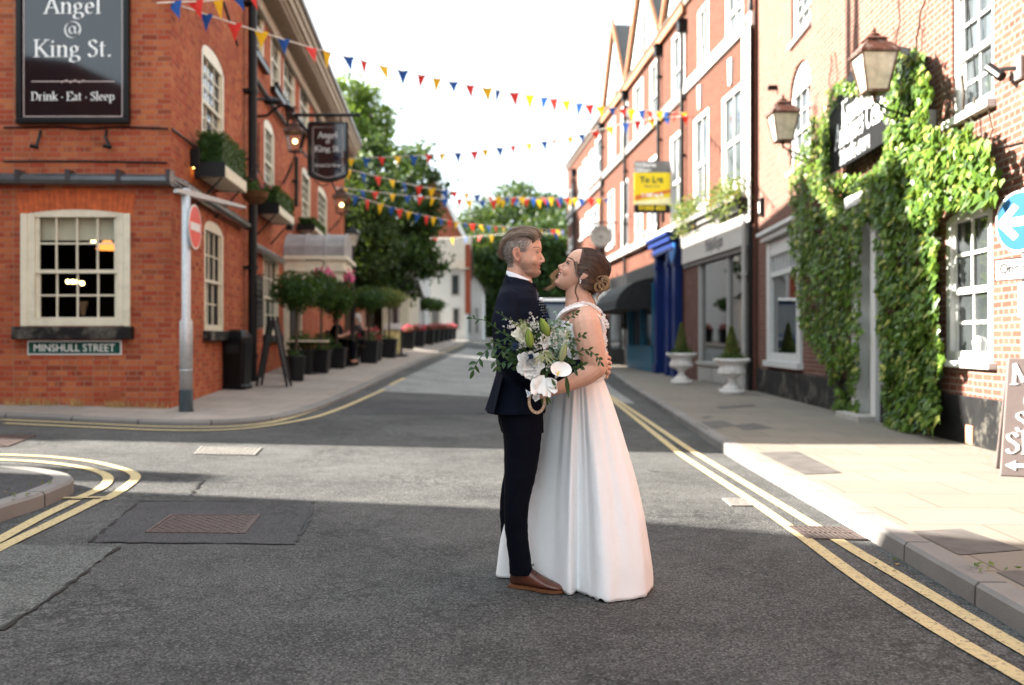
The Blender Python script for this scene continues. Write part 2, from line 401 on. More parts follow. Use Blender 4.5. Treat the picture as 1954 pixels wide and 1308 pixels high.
M['yellow'] = plain('board_yellow', (.78, .58, .02), .45, var=.04); M['orange'] = plain('board_orange', (.62, .16, .03), .45, var=.04)
M['blueshop'] = plain('royal_blue_paint', (.005, .018, .10), .4, var=.12); M['teal'] = plain('teal_blue_paint', (.01, .10, .17), .4, var=.15)
M['banner'] = plain('black_vinyl', (.0035, .0035, .004), .6, var=.3, spec=.15, bmp=.5, bscale=5)
M['asphalt'] = asphalt('worn_asphalt', (.046, .0465, .0455), (.106, .1065, .103), (.20, .20, .19), 100, crack=.3)
M['asphalt2'] = asphalt('patch_asphalt', (.055, .055, .057), (.072, .071, .073), (.14, .14, .135), 120, bmp=.35)
M['asphalt3'] = asphalt('pale_old_asphalt', (.09, .095, .092), (.13, .134, .126), (.26, .26, .25), 85, bmp=.5)
M['asphalt4'] = asphalt('smooth_asphalt_sky_sheen', (.24, .245, .24), (.29, .295, .287), (.34, .34, .33), 110, bmp=.3, crack=.25)  # smoother far road; much of its paleness is sky reflection painted in
M['seam'] = plain('bitumen_seam', (.012, .012, .012), .5, var=.3, bmp=.4)
M['flag'] = slabs('stone_flags', (.205, .180, .150), (.175, .155, .13), (.10, .08, .06), .9, .62, .2)
M['flagl'] = slabs('grey_flags', (.30, .26, .225), (.25, .22, .195), (.12, .10, .09), .62, .62, .45)
M['kerb'] = slabs('granite_kerb', (.22, .208, .195), (.18, .172, .162), (.06, .055, .05), .92, 9, .55, mw=.012)
M['flagdark'] = plain('dark_flag', (.085, .078, .072), .8, var=.25, bmp=.3)
M['line'] = paintline('yellow_road_paint', (.46, .37, .20), (.075, .075, .07))
M['iron_cover'] = plain('rusty_iron', (.095, .072, .066), .55, .4, var=.3, scale=30)
M['gritcover'] = plain('pale_cover', (.17, .16, .145), .7, var=.35, scale=40)
M['earth'] = plain('earth', (.10, .085, .06), .95, var=.3, scale=1)
M['leaf_ivy'] = leafmat('ivy_leaf', (.016, .045, .009), (.125, .22, .028), .28, .35, (.34, .34, .09))
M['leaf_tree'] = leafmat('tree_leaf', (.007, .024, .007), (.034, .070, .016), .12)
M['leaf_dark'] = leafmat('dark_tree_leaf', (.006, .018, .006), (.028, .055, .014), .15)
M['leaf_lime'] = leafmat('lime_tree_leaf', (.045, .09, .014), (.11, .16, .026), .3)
M['leaf_box'] = leafmat('box_leaf', (.006, .020, .005), (.035, .085, .015), .2)
M['leaf_ever'] = leafmat('dull_leaf', (.05, .09, .03), (.16, .18, .05), .25, .5, (.25, .12, .03))
M['bark'] = plain('bark', (.06, .045, .032), .95, var=.35, scale=9, bmp=.8, bscale=20)
M['pink'] = leafmat('pink_petal', (.55, .02, .14), (.70, .15, .30), .3, .6, (.75, .5, .55))
M['redfl'] = leafmat('red_petal', (.55, .02, .08), (.62, .12, .16), .3, .6, (.75, .6, .6))
M['pot'] = plain('black_planter', (.007, .0075, .0085), .5, var=.25)
M['basket'] = plain('coir_basket', (.10, .05, .02), .95, var=.4, bmp=.8)
M['marble'] = plain('white_urn_stone', (.68, .65, .62), .55, var=.1, dirt=((.35, .32, .28), 7, .45), bmp=.2)
M['wood'] = plain('dark_wood', (.05, .03, .02), .6, var=.3)
M['yrope'] = plain('bunting_cord', (.62, .58, .52), .7, var=.1)
M['pyellow'] = leafmat('yellow_pennant', (.72, .42, .015), (.78, .47, .02), .35, .6)
M['pred'] = leafmat('red_pennant', (.58, .03, .025), (.62, .045, .035), .3, .6)
M['pblue'] = leafmat('blue_pennant', (.015, .06, .24), (.02, .08, .28), .3, .6)
for k_ in ('pyellow', 'pred', 'pblue'):
    for nd in M[k_].node_tree.nodes:
        if nd.type == 'BSDF_TRANSLUCENT':
            for l in list(nd.inputs['Color'].links): M[k_].node_tree.links.remove(l)
            nd.inputs['Color'].default_value = {'pyellow': (.75, .42, .01, 1), 'pred': (.6, .03, .02, 1), 'pblue': (.02, .08, .3, 1)}[k_]
# ================================================================== GROUND
def arange(a, b, s): 
    n = int(round((b-a)/s)); return [a+s*i for i in range(n+1)]
def gridsheet(name, xs, ys, zf, mat, kind='structure'):
    mb = MB(); nx = len(xs)
    vs = [(x, y, zf(x, y)) for y in ys for x in xs]
    fs = [(j*nx+i, j*nx+i+1, (j+1)*nx+i+1, (j+1)*nx+i) for j in range(len(ys)-1) for i in range(nx-1)]
    mb.add(vs, fs); o = mb.build(name, mat, smooth=True); tag(o, kind=kind); return o
gridsheet('ground', [-700, -300, -100, -40]+arange(-20, 20, 2)+[40, 100, 300, 700], [-300, -60]+arange(-20, 130, 5)+[200, 400, 900],
          lambda x, y: g(x, min(y, 90))-.12, M['earth'])
gridsheet('road', arange(-18, 14, .5), arange(-6, 95, .5), g, M['asphalt'])
def ribbon(mb, pts, width, dz, step=.25, off=0.0):
    pts = [Vector((p[0], p[1], 0)) for p in pts]; d = []
    for a, b in zip(pts, pts[1:]):
        n = max(1, int((b-a).length/step)); d += [a.lerp(b, i/n) for i in range(n)]
    d.append(pts[-1])
    for _ in range(3): d = [d[0]]+[(d[i-1]+d[i]*2+d[i+1])/4 for i in range(1, len(d)-1)]+[d[-1]]
    vs = []; fs = []; uv = []; L = 0
    for i, p in enumerate(d):
        t = (d[min(i+1, len(d)-1)]-d[max(i-1, 0)]).normalized(); nn = Vector((-t.y, t.x, 0))
        for k in (-1, 1):
            q = p+nn*(off+k*width/2); vs.append((q.x, q.y, g(q.x, q.y)+dz))
    for i in range(len(d)-1): fs.append((2*i, 2*i+1, 2*i+3, 2*i+2))
    mb.add(vs, fs); return mb
def quadsheet(name, px, mat, dz, n=10, kind='structure', build=True, mb=None, world=None):
    c = world or [P(x, y) for x, y in px]; mb = mb or MB(); vs = []; fs = []
    for j in range(n+1):
        for i in range(n+1):
            u, v = i/n, j/n
            q = (c[0]*(1-u)+c[1]*u)*(1-v)+(c[3]*(1-u)+c[2]*u)*v
            vs.append((q.x, q.y, g(q.x, q.y)+dz))
    for j in range(n):
        for i in range(n): a = j*(n+1)+i; fs.append((a, a+1, a+n+2, a+n+1))
    mb.add(vs, fs)
    if build:
        o = mb.build(name, mat)
        if kind: tag(o, kind=kind)
        return o
    return mb
# asphalt repairs, plus a far sheet paled by painted sky reflection, over the road
quadsheet('road_patch', [(265, 958), (598, 958), (563, 1040), (172, 1036)], M['asphalt2'], .004)
quadsheet('road_patch', [(20, 1040), (225, 1046), (5, 1205), (-330, 1205)], M['asphalt3'], .004)
quadsheet('road_patch', [(640, 791), (1130, 791), (1130, 765), (690, 765)], M['asphalt2'], .004)
quadsheet('road_patch', None, M['asphalt4'], .004, 24, world=[Vector((-2.6, 19.0, 0)), Vector((2.35, 19.0, 0)), Vector((3.2, 48, 0)), Vector((-2.2, 48, 0))])
seam = MB()
for pl in ([(265, 958), (598, 958), (594, 985), (563, 1040)], [(563, 1040), (400, 1038), (172, 1036)], [(172, 1036), (265, 958)], [(225, 1046), (5, 1205), (-60, 1255)],
           [(362, 948), (398, 908)], [(640, 791), (800, 796), (960, 792)], [(700, 812), (800, 815), (945, 826)], [(1240, 900), (1330, 905)]):
    q = [P(*p) for p in pl]; rr = random.Random(len(pl)*7+int(pl[0][0])); dense = []
    for a, b in zip(q, q[1:]):
        n = max(2, int((b-a).length/.08))
        for i in range(n):
            p = a.lerp(b, i/n); dense.append(p+Vector((rr.uniform(-.012, .012), rr.uniform(-.012, .012), 0)))
    for i in range(len(dense)-1):
        if rr.random() < .8: ribbon(seam, [dense[i], dense[i+1]], rr.uniform(.008, .03), .0065, .1)
tag(seam.build('road_seam', M['seam']), kind='structure')

# ---- pavements and kerbs
def kerb(mb, path, inward, h=.11):
    """path: list of (x, y) along the road edge; inward: +1 if the pavement lies left of the path direction"""
    prof = [(0, -.06), (.005, h-.02), (.022, h), (.15, h), (.15, -.05)]
    path = [Vector((p[0], p[1], 0)) for p in path]; rings = []; L = 0; Ls = []
    for i, p in enumerate(path):
        t = (path[min(i+1, len(path)-1)]-path[max(i-1, 0)]).normalized(); nn = Vector((-t.y, t.x, 0))*inward
        if i: L += (p-path[i-1]).length
        Ls.append(L)
        rings.append([Vector((p.x+nn.x*o, p.y+nn.y*o, g(p.x, p.y)+z)) for o, z in prof])
    vs = [v for r in rings for v in r]; fs = []; uv = []; m = len(prof)
    for k in range(len(rings)-1):
        for i in range(m-1):
            f = (k*m+i, (k+1)*m+i, (k+1)*m+i+1, k*m+i+1); fs.append(f if inward < 0 else f)
            uv.append([(Ls[k], i*.1), (Ls[k+1], i*.1), (Ls[k+1], i*.1+.1), (Ls[k], i*.1+.1)])
    mb.add(vs, fs, uv)
    inner = [r[3] for r in rings]; return inner
def dens(pts, step=.4, sm=2):
    pts = [Vector((p[0], p[1], 0)) for p in pts]; d = []
    for a, b in zip(pts, pts[1:]):
        n = max(1, int((b-a).length/step)); d += [a.lerp(b, i/n) for i in range(n)]
    d.append(pts[-1])
    for _ in range(sm): d = [d[0]]+[(d[i-1]+d[i]*2+d[i+1])/4 for i in range(1, len(d)-1)]+[d[-1]]
    return d
def strip(mb, inner, outer, n=8, dz=.1085, rot=0.0):
    vs = []; fs = []; uv = []; ca, sa = math.cos(rot), math.sin(rot)
    for a, b in zip(inner, outer):
        for k in range(n+1):
            q = Vector((a[0], a[1], 0)).lerp(Vector((b[0], b[1], 0)), k/n); vs.append((q.x, q.y, g(q.x, q.y)+dz))
    U = lambda v: (v[0]*ca+v[1]*sa, -v[0]*sa+v[1]*ca)
    for j in range(len(inner)-1):
        for k in range(n):
            f = (j*(n+1)+k, j*(n+1)+k+1, (j+1)*(n+1)+k+1, (j+1)*(n+1)+k); fs.append(f); uv.append([U(vs[i]) for i in f])
    mb.add(vs, fs, uv)
RK = [P(x, y, .11) for x, y in ((1954, 1165), (1665, 1000), (1400, 858), (1280, 784), (1219, 746))]
RK = [Vector((2.02, -5, 0)), Vector((2.10, 2, 0))]+RK+[Vector((3.2, 31, 0)), Vector((3.3, 38, 0)), Vector((3.0, 50, 0)), Vector((2.4, 62, 0)), Vector((1, 80, 0))]
RKd = dens(RK, .4, 4)
kb = MB(); inn = kerb(kb, RKd, -1); tag(kb.build('kerb', M['kerb']), kind='structure')
pv = MB(); strip(pv, inn, [(8.5, p.y) for p in RKd], 14, rot=-.03); tag(pv.build('pavement', M['flag']), kind='structure')
def wallL(Y): return -4.80-.0705*(Y-14)
LK = [P(x, y, .055) for x, y in ((8, 789), (153, 796), (305, 804), (420, 807), (500, 802), (552, 792), (593, 781), (673, 749), (753, 711), (849, 669), (881, 656))]
LK = [Vector((-18, LK[0].y+.1, 0))]+LK+[Vector((-2.4, 70, 0)), Vector((-1.5, 92, 0))]
LKd = dens(LK, .35, 4)
kb = MB(); inn = kerb(kb, LKd, 1, .055); tag(kb.build('kerb', M['kerb']), kind='structure')
outer = []
for p in inn:
    if p.y < 14.2 and p.x < -3.4: outer.append((min(p.x, -5.2), 14.8) if p.x < -5.2 else (-5.2, 14.8))
    else: outer.append((wallL(max(p.y, 15))-.7 if p.y < 40 else -9, max(p.y, 15.0)))
pv = MB(); strip(pv, inn, outer, 8, dz=.0535, rot=-.07); tag(pv.build('pavement', M['flagl']), kind='structure')
IK = [P(x, y, .11) for x, y in ((8, 884), (60, 890), (105, 896), (138, 903), (150, 912), (128, 922), (74, 944), (8, 962))]
IK = [Vector((-14, IK[0].y+.6, 0))]+IK+[Vector((-3.35, 4.5, 0)), Vector((-3.2, -5, 0))]
IKd = dens(IK, .12, 3)
kb = MB(); inn = kerb(kb, IKd, -1); tag(kb.build('kerb', M['kerb']), kind='structure')
pv = MB(); strip(pv, inn, [(-9, 6.8) if p.y > 6.8 else (-9, p.y) for p in inn], 8, rot=.3); tag(pv.build('pavement', M['asphalt2']), kind='structure')
# darker replacement flags in the right-hand pavement
for px in ([(1335,797),(1352,794),(1362,797),(1345,800)], [(1325,806),(1379,803),(1405,812),(1348,821)], [(1400,812),(1440,808),(1479,818),(1420,822)], [(1447,864),(1522,862),(1607,903),(1535,906)],
           [(1740,1014),(1835,1010),(1954,1050),(1830,1060)], [(1900,1092),(1975,1090),(2040,1130),(1955,1120)], [(1367,776),(1436,772),(1444,776),(1375,781)]):
    c = [P(x, y, .11) for x, y in px]; quadsheet('pavement', None, M['flagdark'], .1125, 4, world=c)
# ---- painted lines
ln = MB()
A = [(1954,1299),(1847,1239),(1731,1169),(1615,1090),(1531,1025),(1438,960),(1303,872),(1169,765)]
B = [(1954,1244),(1847,1183),(1754,1123),(1638,1058),(1550,1002),(1429,928),(1322,863),(1178,765)]
for q in (A, B):
    pts = [P(*p) for p in q]; e = pts[0]-(pts[1]-pts[0]).normalized()*5; d = (pts[-1]-pts[-3]).normalized()
    ribbon(ln, [e]+pts+[pts[-1]+d*6], .085, .008)
l1 = [P(*p) for p in ((8,802),(179,810),(333,817),(435,817),(505,811),(565,796),(600,783),(673,752),(763,707),(849,672),(885,657))]
ribbon(ln, [Vector((-16, l1[0].y+.1, 0))]+l1, .09, .008)
l2 = [P(*p) for p in ((8,809),(179,817),(333,824),(440,823),(520,813),(599,799),(657,778),(734,744))]; ribbon(ln, l2, .09, .009)
ribbon(ln, [P(*p) for p in ((744,736),(772,722))], .09, .009)
l3 = [P(*p) for p in ((8,869),(102,873),(179,882),(232,895),(266,908),(256,919),(222,944),(198,956))]
ribbon(ln, [Vector((-14, l3[0].y+.5, 0))]+l3, .085, .008, .12)
l4 = [P(*p) for p in ((8,879),(77,882),(141,890),(195,902),(211,914),(196,933),(145,954))]
ribbon(ln, [Vector((-14, l4[0].y+.5, 0))]+l4, .085, .008, .12)
for q in (((143,957),(75,990),(8,1027),(-60,1065)), ((190,955),(110,995),(8,1044),(-70,1085))):
    ribbon(ln, [P(*p) for p in q], .085, .009, .1)
ribbon(ln, [P(90, 953), P(150, 952), P(212, 951)], .05, .0105, .1)
tag(ln.build('road_marking', M['line']), kind='structure')
wl = MB(); 
for q in (((808,815),(870,819),(945,828)), ((1352,965),(1376,967))): ribbon(wl, [P(*p) for p in q], .04, .0075, .1)

# ---- iron covers and gratings
def cover(name, label, px, mat, style, group=None, fr=.035):
    c = [P(x, y) for x, y in px]; o = sum(c, Vector())/4
    t = thing(name, label, 'manhole cover' if style != 'grate' else 'drain grate', (o.x, o.y, g(o.x, o.y)), group=group)
    mb = MB(); cen = o
    def pt(u, v, dz):
        q = (c[0]*(1-u)+c[1]*u)*(1-v)+(c[3]*(1-u)+c[2]*u)*v; return Vector((q.x, q.y, g(q.x, q.y)+dz))
    def slab(m, u0, u1, v0, v1, a, b): m.hexa([pt(u0,v0,a),pt(u1,v0,a),pt(u1,v1,a),pt(u0,v1,a),pt(u0,v0,b),pt(u1,v0,b),pt(u1,v1,b),pt(u0,v1,b)])
    for a in ((0, 1, 0, fr), (0, 1, 1-fr, 1), (0, fr, fr, 1-fr), (1-fr, 1, fr, 1-fr)): slab(mb, *a, -.02, .0125 if style == 'grate' else .010)
    mb.build('frame', mat, t, world=True)
    mb = MB()
    if style == 'grate':
        slab(mb, fr, 1-fr, fr, 1-fr, -.02, .0095); mb.build('pit', M['seam'], t, world=True); mb = MB()
        for k in range(11):
            u = fr+.03+(1-2*fr-.06)*k/10; slab(mb, u-.016, u+.016, fr, .47, 0, .0135); slab(mb, u-.016, u+.016, .53, 1-fr, 0, .0135)
        slab(mb, fr, 1-fr, .47, .53, 0, .0145); mb.build('bars', mat, t, world=True)
    else:
        slab(mb, fr+.004, 1-fr-.004, fr+.004, 1-fr-.004, -.02, .006)
        nu, nv = (18, 14) if style == 'tread' else (12, 8)
        for i in range(nu):
            for j in range(nv):
                if style == 'tread' and (i+j) % 2: continue
                u = fr+.02+(1-2*fr-.04)*(i+.5)/nu; v = fr+.02+(1-2*fr-.04)*(j+.5)/nv
                du, dv = .36*(1-2*fr)/nu, .36*(1-2*fr)/nv
                slab(mb, u-du, u+du, v-dv, v+dv, .006, .0095)
        mb.build('lid', mat, t, world=True)
    return t
cover('manhole_cover', 'large rusty tread-patterned iron cover in the dark asphalt patch in shade', [(325,984),(498,984),(468,1020),(276,1018)], M['iron_cover'], 'tread')
cover('manhole_cover', 'pale worn rectangular cover in the sunlit road by the corner', [(384,853),(500,856),(486,870),(369,868)], M['gritcover'], 'plain')
cover('manhole_cover', 'brown iron cover at the left edge of the sunlit side street', [(-60,831),(69,832),(15,853),(-130,852)], M['iron_cover'], 'tread')
cover('valve_cover', 'tiny square iron cover beside the right-hand yellow lines', [(1378,953),(1425,953),(1440,967),(1395,967)], M['gritcover'], 'plain', fr=.1)
cover('gully_grate', 'slotted iron gully grate at the right-hand kerb across the yellow lines', [(1502,1006),(1610,1009),(1657,1033),(1541,1030)], M['iron_cover'], 'grate', fr=.05)

# ================================================================== FACADES
class Fac:
    def __init__(s, p0, d, nrm=1):
        s.p0 = Vector((p0[0], p0[1], 0)); s.d = Vector((d[0], d[1], 0)).normalized(); s.n = Vector((s.d.y, -s.d.x, 0))*nrm
    def pt(s, a, z, o=0.0): q = s.p0+s.d*a+s.n*o; return Vector((q.x, q.y, z))
    def px(s, x, y=None, o=0.0):
        k = (x-CX)/F; p = s.p0+s.n*o; a = (k*p.y-p.x)/(s.d.x-k*s.d.y)
        if y is None: return a
        Y = p.y+a*s.d.y; return a, EYE-(y-HY)/F*Y
    def rect(s, x0, x1, yt, yb, o=0.0):     # yt, yb read at the middle
        a0, a1 = sorted((s.px(x0, None, o), s.px(x1, None, o))); am = (a0+a1)/2; p = s.p0+s.n*o; Y = p.y+am*s.d.y
        return a0, a1, EYE-(yb-HY)/F*Y, EYE-(yt-HY)/F*Y
    def box(s, mb, a0, a1, o0, o1, z0, z1):
        P_ = [s.pt(a0,z0,o0),s.pt(a1,z0,o0),s.pt(a1,z0,o1),s.pt(a0,z0,o1),s.pt(a0,z1,o0),s.pt(a1,z1,o0),s.pt(a1,z1,o1),s.pt(a0,z1,o1)]
        return mb.hexa(P_)
    def wall(s, mb, a0, a1, z0, z1, holes=(), rev=.12, uo=0.0):
        """holes: (a0, a1, z0, z1, arch rise)"""
        A_ = sorted({a0, a1, *[h[0] for h in holes], *[h[1] for h in holes]}); Z = sorted({z0, z1, *[h[2] for h in holes], *[h[3] for h in holes]})
        A_ = [a for a in A_ if a0-1e-6 <= a <= a1+1e-6]; Z = [z for z in Z if z0-1e-6 <= z <= z1+1e-6]
        def q(pts, uvs): mb.add(pts, [tuple(range(len(pts)))], [uvs])
        for i in range(len(A_)-1):
            for j in range(len(Z)-1):
                am, zm = (A_[i]+A_[i+1])/2, (Z[j]+Z[j+1])/2
                if any(h[0] < am < h[1] and h[2] < zm < h[3] for h in holes): continue
                r = [(A_[i], Z[j]), (A_[i+1], Z[j]), (A_[i+1], Z[j+1]), (A_[i], Z[j+1])]
                q([s.pt(a, z) for a, z in r], [(a+uo, z) for a, z in r])
        for h in holes:
            x0, x1, y0, y1 = h[:4]; ar = h[4] if len(h) > 4 else 0; top = []
            if ar:
                n = 8; c = (x0+x1)/2; hw = (x1-x0)/2
                top = [(c+hw*math.cos(math.pi*k/n), y1-ar+ar*math.sin(math.pi*k/n)) for k in range(n+1)]
                for k in range(n):
                    a, b = top[k], top[k+1]; r = [a, b, (b[0], y1), (a[0], y1)]
                    q([s.pt(u, v) for u, v in r], [(u+uo, v) for u, v in r])
            else: top = [(x1, y1), (x0, y1)]
            out = [(x0, y0), (x1, y0)]+top
            for k in range(len(out)):
                a, b = out[k], out[(k+1) % len(out)]
                if (a[0]-b[0])**2+(a[1]-b[1])**2 < 1e-9: continue
                vert = abs(a[0]-b[0]) < 1e-6
                uv = [(a[0], a[1]), (b[0], b[1]), (b[0]+rev, b[1]) if vert else (b[0], b[1]+rev), (a[0]+rev, a[1]) if vert else (a[0], a[1]+rev)]
                q([s.pt(*a), s.pt(*b), s.pt(b[0], b[1], -rev), s.pt(a[0], a[1], -rev)], uv)
def window(fc, par, r, col='cream', cols=2, rows=(2, 2), arch=0.0, fw=.07, bar=.022, sill='cream', glass='glass', sillh=.08, sillo=.07, inset=.07, blind=None, openf=0.0, sillw=.05, mr=.05):
    a0, a1, z0, z1 = r; f = MB(); i = -inset
    fc.box(f, a0, a0+fw, i-.06, i+.03, z0, z1-arch*.999); fc.box(f, a1-fw, a1, i-.06, i+.03, z0, z1-arch*.999)
    zt = z1-arch-fw*(1 if not arch else .3)
    if arch:
        n = 10; c = (a0+a1)/2; hw = (a1-a0)/2
        arc = [(c+hw*math.cos(math.pi*k/n), z1-arch+arch*math.sin(math.pi*k/n)) for k in range(n+1)]
        poly = [(a0+fw, zt), (a1-fw, zt), (a1, zt+.001)]+arc+[(a0, zt+.001)]
        f.prism(poly, fc.pt(0, 0), fc.d, (0, 0, 1), fc.n, i-.055, i+.02)
    else: fc.box(f, a0+fw, a1-fw, i-.06, i+.03, zt, z1)
    fc.box(f, a0+fw, a1-fw, i-.06, i+.025, z0, z0+fw)
    zm = (z0+zt)/2
    if len(rows) == 2: fc.box(f, a0+fw, a1-fw, i-.045, i+.005, zm-mr/2, zm+mr/2)
    segs = [(z0+fw, zm-mr/2), (zm+mr/2, zt)] if len(rows) == 2 else [(z0+fw, zt)]
    for (b0, b1), rn, oo in zip(segs, rows if len(rows) == 2 else rows, (-.04, -.02)):
        st = fw*.45
        fc.box(f, a0+fw, a0+fw+st, i+oo-.015, i+oo+.012, b0, b1); fc.box(f, a1-fw-st, a1-fw, i+oo-.015, i+oo+.012, b0, b1)
        for k in range(1, cols):
            u = a0+fw+(a1-a0-2*fw)*k/cols; fc.box(f, u-bar/2, u+bar/2, i+oo-.012, i+oo+.01, b0, b1)
        for k in range(1, rn):
            v = b0+(b1-b0)*k/rn; fc.box(f, a0+fw+st, a1-fw-st, i+oo-.010, i+oo+.008, v-bar/2, v+bar/2)
    w_ = f.build('window', M[col], par, world=True)
    m = MB(); pp = [(a0+fw*.8, z0+fw*.8), (a1-fw*.8, z0+fw*.8), (a1-fw*.8, zt+.01), (a0+fw*.8, zt+.01)]
    m.add([fc.pt(a, z, i-.05) for a, z in pp], [(0, 1, 2, 3)]); m.build('pane', M[glass], w_, world=True)
    if blind:
        m = MB(); fc.box(m, a0+fw, a1-fw, i-.075, i-.062, z1-arch-blind*(z1-z0), z1-arch); m.build('blind', M['blind'], w_, world=True)
    if sill:
        m = MB(); fc.box(m, a0-sillw, a1+sillw, -.02, sillo, z0-sillh, z0-.001); m.build('sill', M[sill], w_, world=True, bevel=.008)
    return w_
def pipe(fc, par, x=None, z0=0, z1=8, r=.05, o=.10, a=None, mat='iron', head=True, name='downpipe', brk=2.0):
    a = fc.px(x) if a is None else a; m = MB()
    m.tube([fc.pt(a, z0, o), fc.pt(a, z1, o)], r, 10)
    z = z0+.6
    while z < z1: m.tube([fc.pt(a, z, o), fc.pt(a, z+.09, o)], r*1.25, 10); fc.box(m, a-r*1.7, a+r*1.7, 0.0, o-.0, z+.02, z+.07); z += brk
    if head: fc.box(m, a-.14, a+.14, .02, .24, z1-.02, z1+.26); fc.box(m, a-.17, a+.17, .01, .27, z1+.26, z1+.32)
    return m.build(name, M[mat], par, world=True, smooth=False)

# ================================================================== THE PUB (left)
LF = Fac((-22.0, 14.0), (1, 0)); LS = Fac((-4.80, 14.0), (-.0705, 1), 1)
aC = 17.2   # corner on LF
pub = thing('pub_building', 'orange-red brick pub on the left corner with cream sash windows', 'pub building', (-4.9, 14.1, .3))
lw = LF.rect(50, 240, 400, 622)
wl_ = MB(); LF.wall(wl_, 0, aC, -.2, 8.2, [(*lw, .07)], uo=3)
EA = 25.0   # side wall length
LSW = {}
defs = dict(GA=(390,426,424,632), GB=(503,531,490,640), FC=(385,427,97,292), FD=(504,523,232,372), FE=(576,592,323,432), FF=(607,624,360,450),
            SG=(478,503,-25,112), SH=(517,535,50,180), SI=(541,562,100,210), SJ=(572,589,150,250), SK=(600,612,205,285))
for k, v in defs.items(): LSW[k] = LS.rect(*v)
ar = dict(GA=.16, FC=.22, FD=.2, FE=.2, FF=.2)
sh = {k: (*v, ar.get(k, 0)) for k, v in LSW.items()}
LS.wall(wl_, 0, 5.3, -.2, 8.2, [v for k, v in sh.items() if v[1] < 5.3], uo=17.2+3)
LS.wall(wl_, 5.3, EA, -.2, 8.45, [v for k, v in sh.items() if v[1] >= 5.3], uo=17.2+3)
LS.wall(wl_, 5.3, EA, 8.45, 8.75)
wl_.add([LS.pt(5.3,8.0), LS.pt(5.3,8.75), LS.pt(5.3,8.75,-6), LS.pt(5.3,8.0,-6)], [(0,1,2,3)], [[(0,8),(0,9),(6,9),(6,8)]])
# rear and end so that the block is closed
wl_.add([LS.pt(EA,-.2), LS.pt(EA,8.75), (-22,42,8.75), (-22,42,-.2)], [(0,1,2,3)], [[(0,0),(0,9),(15,9),(15,0)]])
wl_.add([(-22,14,-.2), (-22,42,-.2), (-22,42,8.75), (-22,14,8.75)], [(0,1,2,3)], [[(0,0),(28,0),(28,9),(0,9)]])
wl_.build('wall', M['brick_pub'], pub, world=True)
# soldier arch of rubbed bricks above the front window, brick air vent
m = MB(); n = 22
for k in range(n):
    t = k/(n-1)-.5; cx = (lw[0]+lw[1])/2+t*(lw[1]-lw[0]+.12); zz = lw[3]-.07+.07*(1-4*t*t)
    tl = t*.22; u0 = cx-.034; 
    m.hexa([LF.pt(u0, zz, .0), LF.pt(u0+.066, zz, .0), LF.pt(u0+.066, zz, .006), LF.pt(u0, zz, .006), LF.pt(u0+tl*.4, zz+.29, 0), LF.pt(u0+.066+tl*.4, zz+.29, 0), LF.pt(u0+.066+tl*.4, zz+.29, .006), LF.pt(u0+tl*.4, zz+.29, .006)])
m.build('brick_arch', M['brick_pub'] if False else plain('rubbed_brick', (.43, .10, .035), .9, var=.3, scale=9, bmp=.3), pub, world=True)
a_, z_ = LF.px(217, 752); m = MB(); LF.box(m, a_-.1, a_+.1, 0, .012, z_-.07, z_+.07)
for k in range(4): LF.box(m, a_-.085, a_+.085, .012, .018, z_-.055+k*.03, z_-.04+k*.03)
m.build('air_vent', plain('vent_clay', (.33, .10, .05), .9, var=.2), pub, world=True)
# front window: clear panes with a dim room behind it
wf = MB()
wo = window(LF, pub, lw, cols=4, rows=(2, 2), arch=.07, fw=.12, bar=.024, sill=None, glass='clear', inset=.02)
for q_ in ((lw[0]-.07, lw[0]+.02), (lw[1]-.02, lw[1]+.07)): m = MB(); LF.box(m, q_[0], q_[1], .0, .035, lw[2]-.01, lw[3]-.06); m.build('architrave', M['cream'], wo, world=True, bevel=.01)
m = MB(); LF.box(m, lw[0]-.15, lw[1]+.12, -.02, .13, lw[2]-.19, lw[2]-.012); m.build('sill', M['blackm'], wo, world=True, bevel=.012)
m = MB(); LF.box(m, lw[0]+.1, lw[1]-.1, -.16, -.15, lw[3]-.42, lw[3]); m.build('blind', M['blind'], wo, world=True)
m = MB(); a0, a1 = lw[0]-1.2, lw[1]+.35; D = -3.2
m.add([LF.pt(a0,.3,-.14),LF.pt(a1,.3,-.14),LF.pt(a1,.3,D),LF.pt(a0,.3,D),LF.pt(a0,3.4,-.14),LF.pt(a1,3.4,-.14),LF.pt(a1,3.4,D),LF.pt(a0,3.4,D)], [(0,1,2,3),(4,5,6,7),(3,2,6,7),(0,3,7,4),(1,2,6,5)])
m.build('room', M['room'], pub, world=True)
for nm, kw in dict(GA=dict(cols=3, rows=(2,2)), GB=dict(cols=3, rows=(2,2)), FC=dict(cols=3, rows=(3,3)), FD=dict(cols=3, rows=(3,3)), FE=dict(cols=2, rows=(3,3)), FF=dict(cols=2, rows=(3,3)),
                   SG=dict(), SH=dict(), SI=dict(), SJ=dict(), SK=dict()).items():
    blk = nm[0] == 'G'
    window(LS, pub, LSW[nm], arch=ar.get(nm, 0)*.95, sill='blackm' if blk else 'black', sillh=.16 if blk else .12, sillo=.12, glass='glasspale' if nm in ('FC', 'FD') else 'glass', fw=.1, inset=.03, blind=.45 if nm in ('GB', 'GA') else None, sillw=.1, **kw)
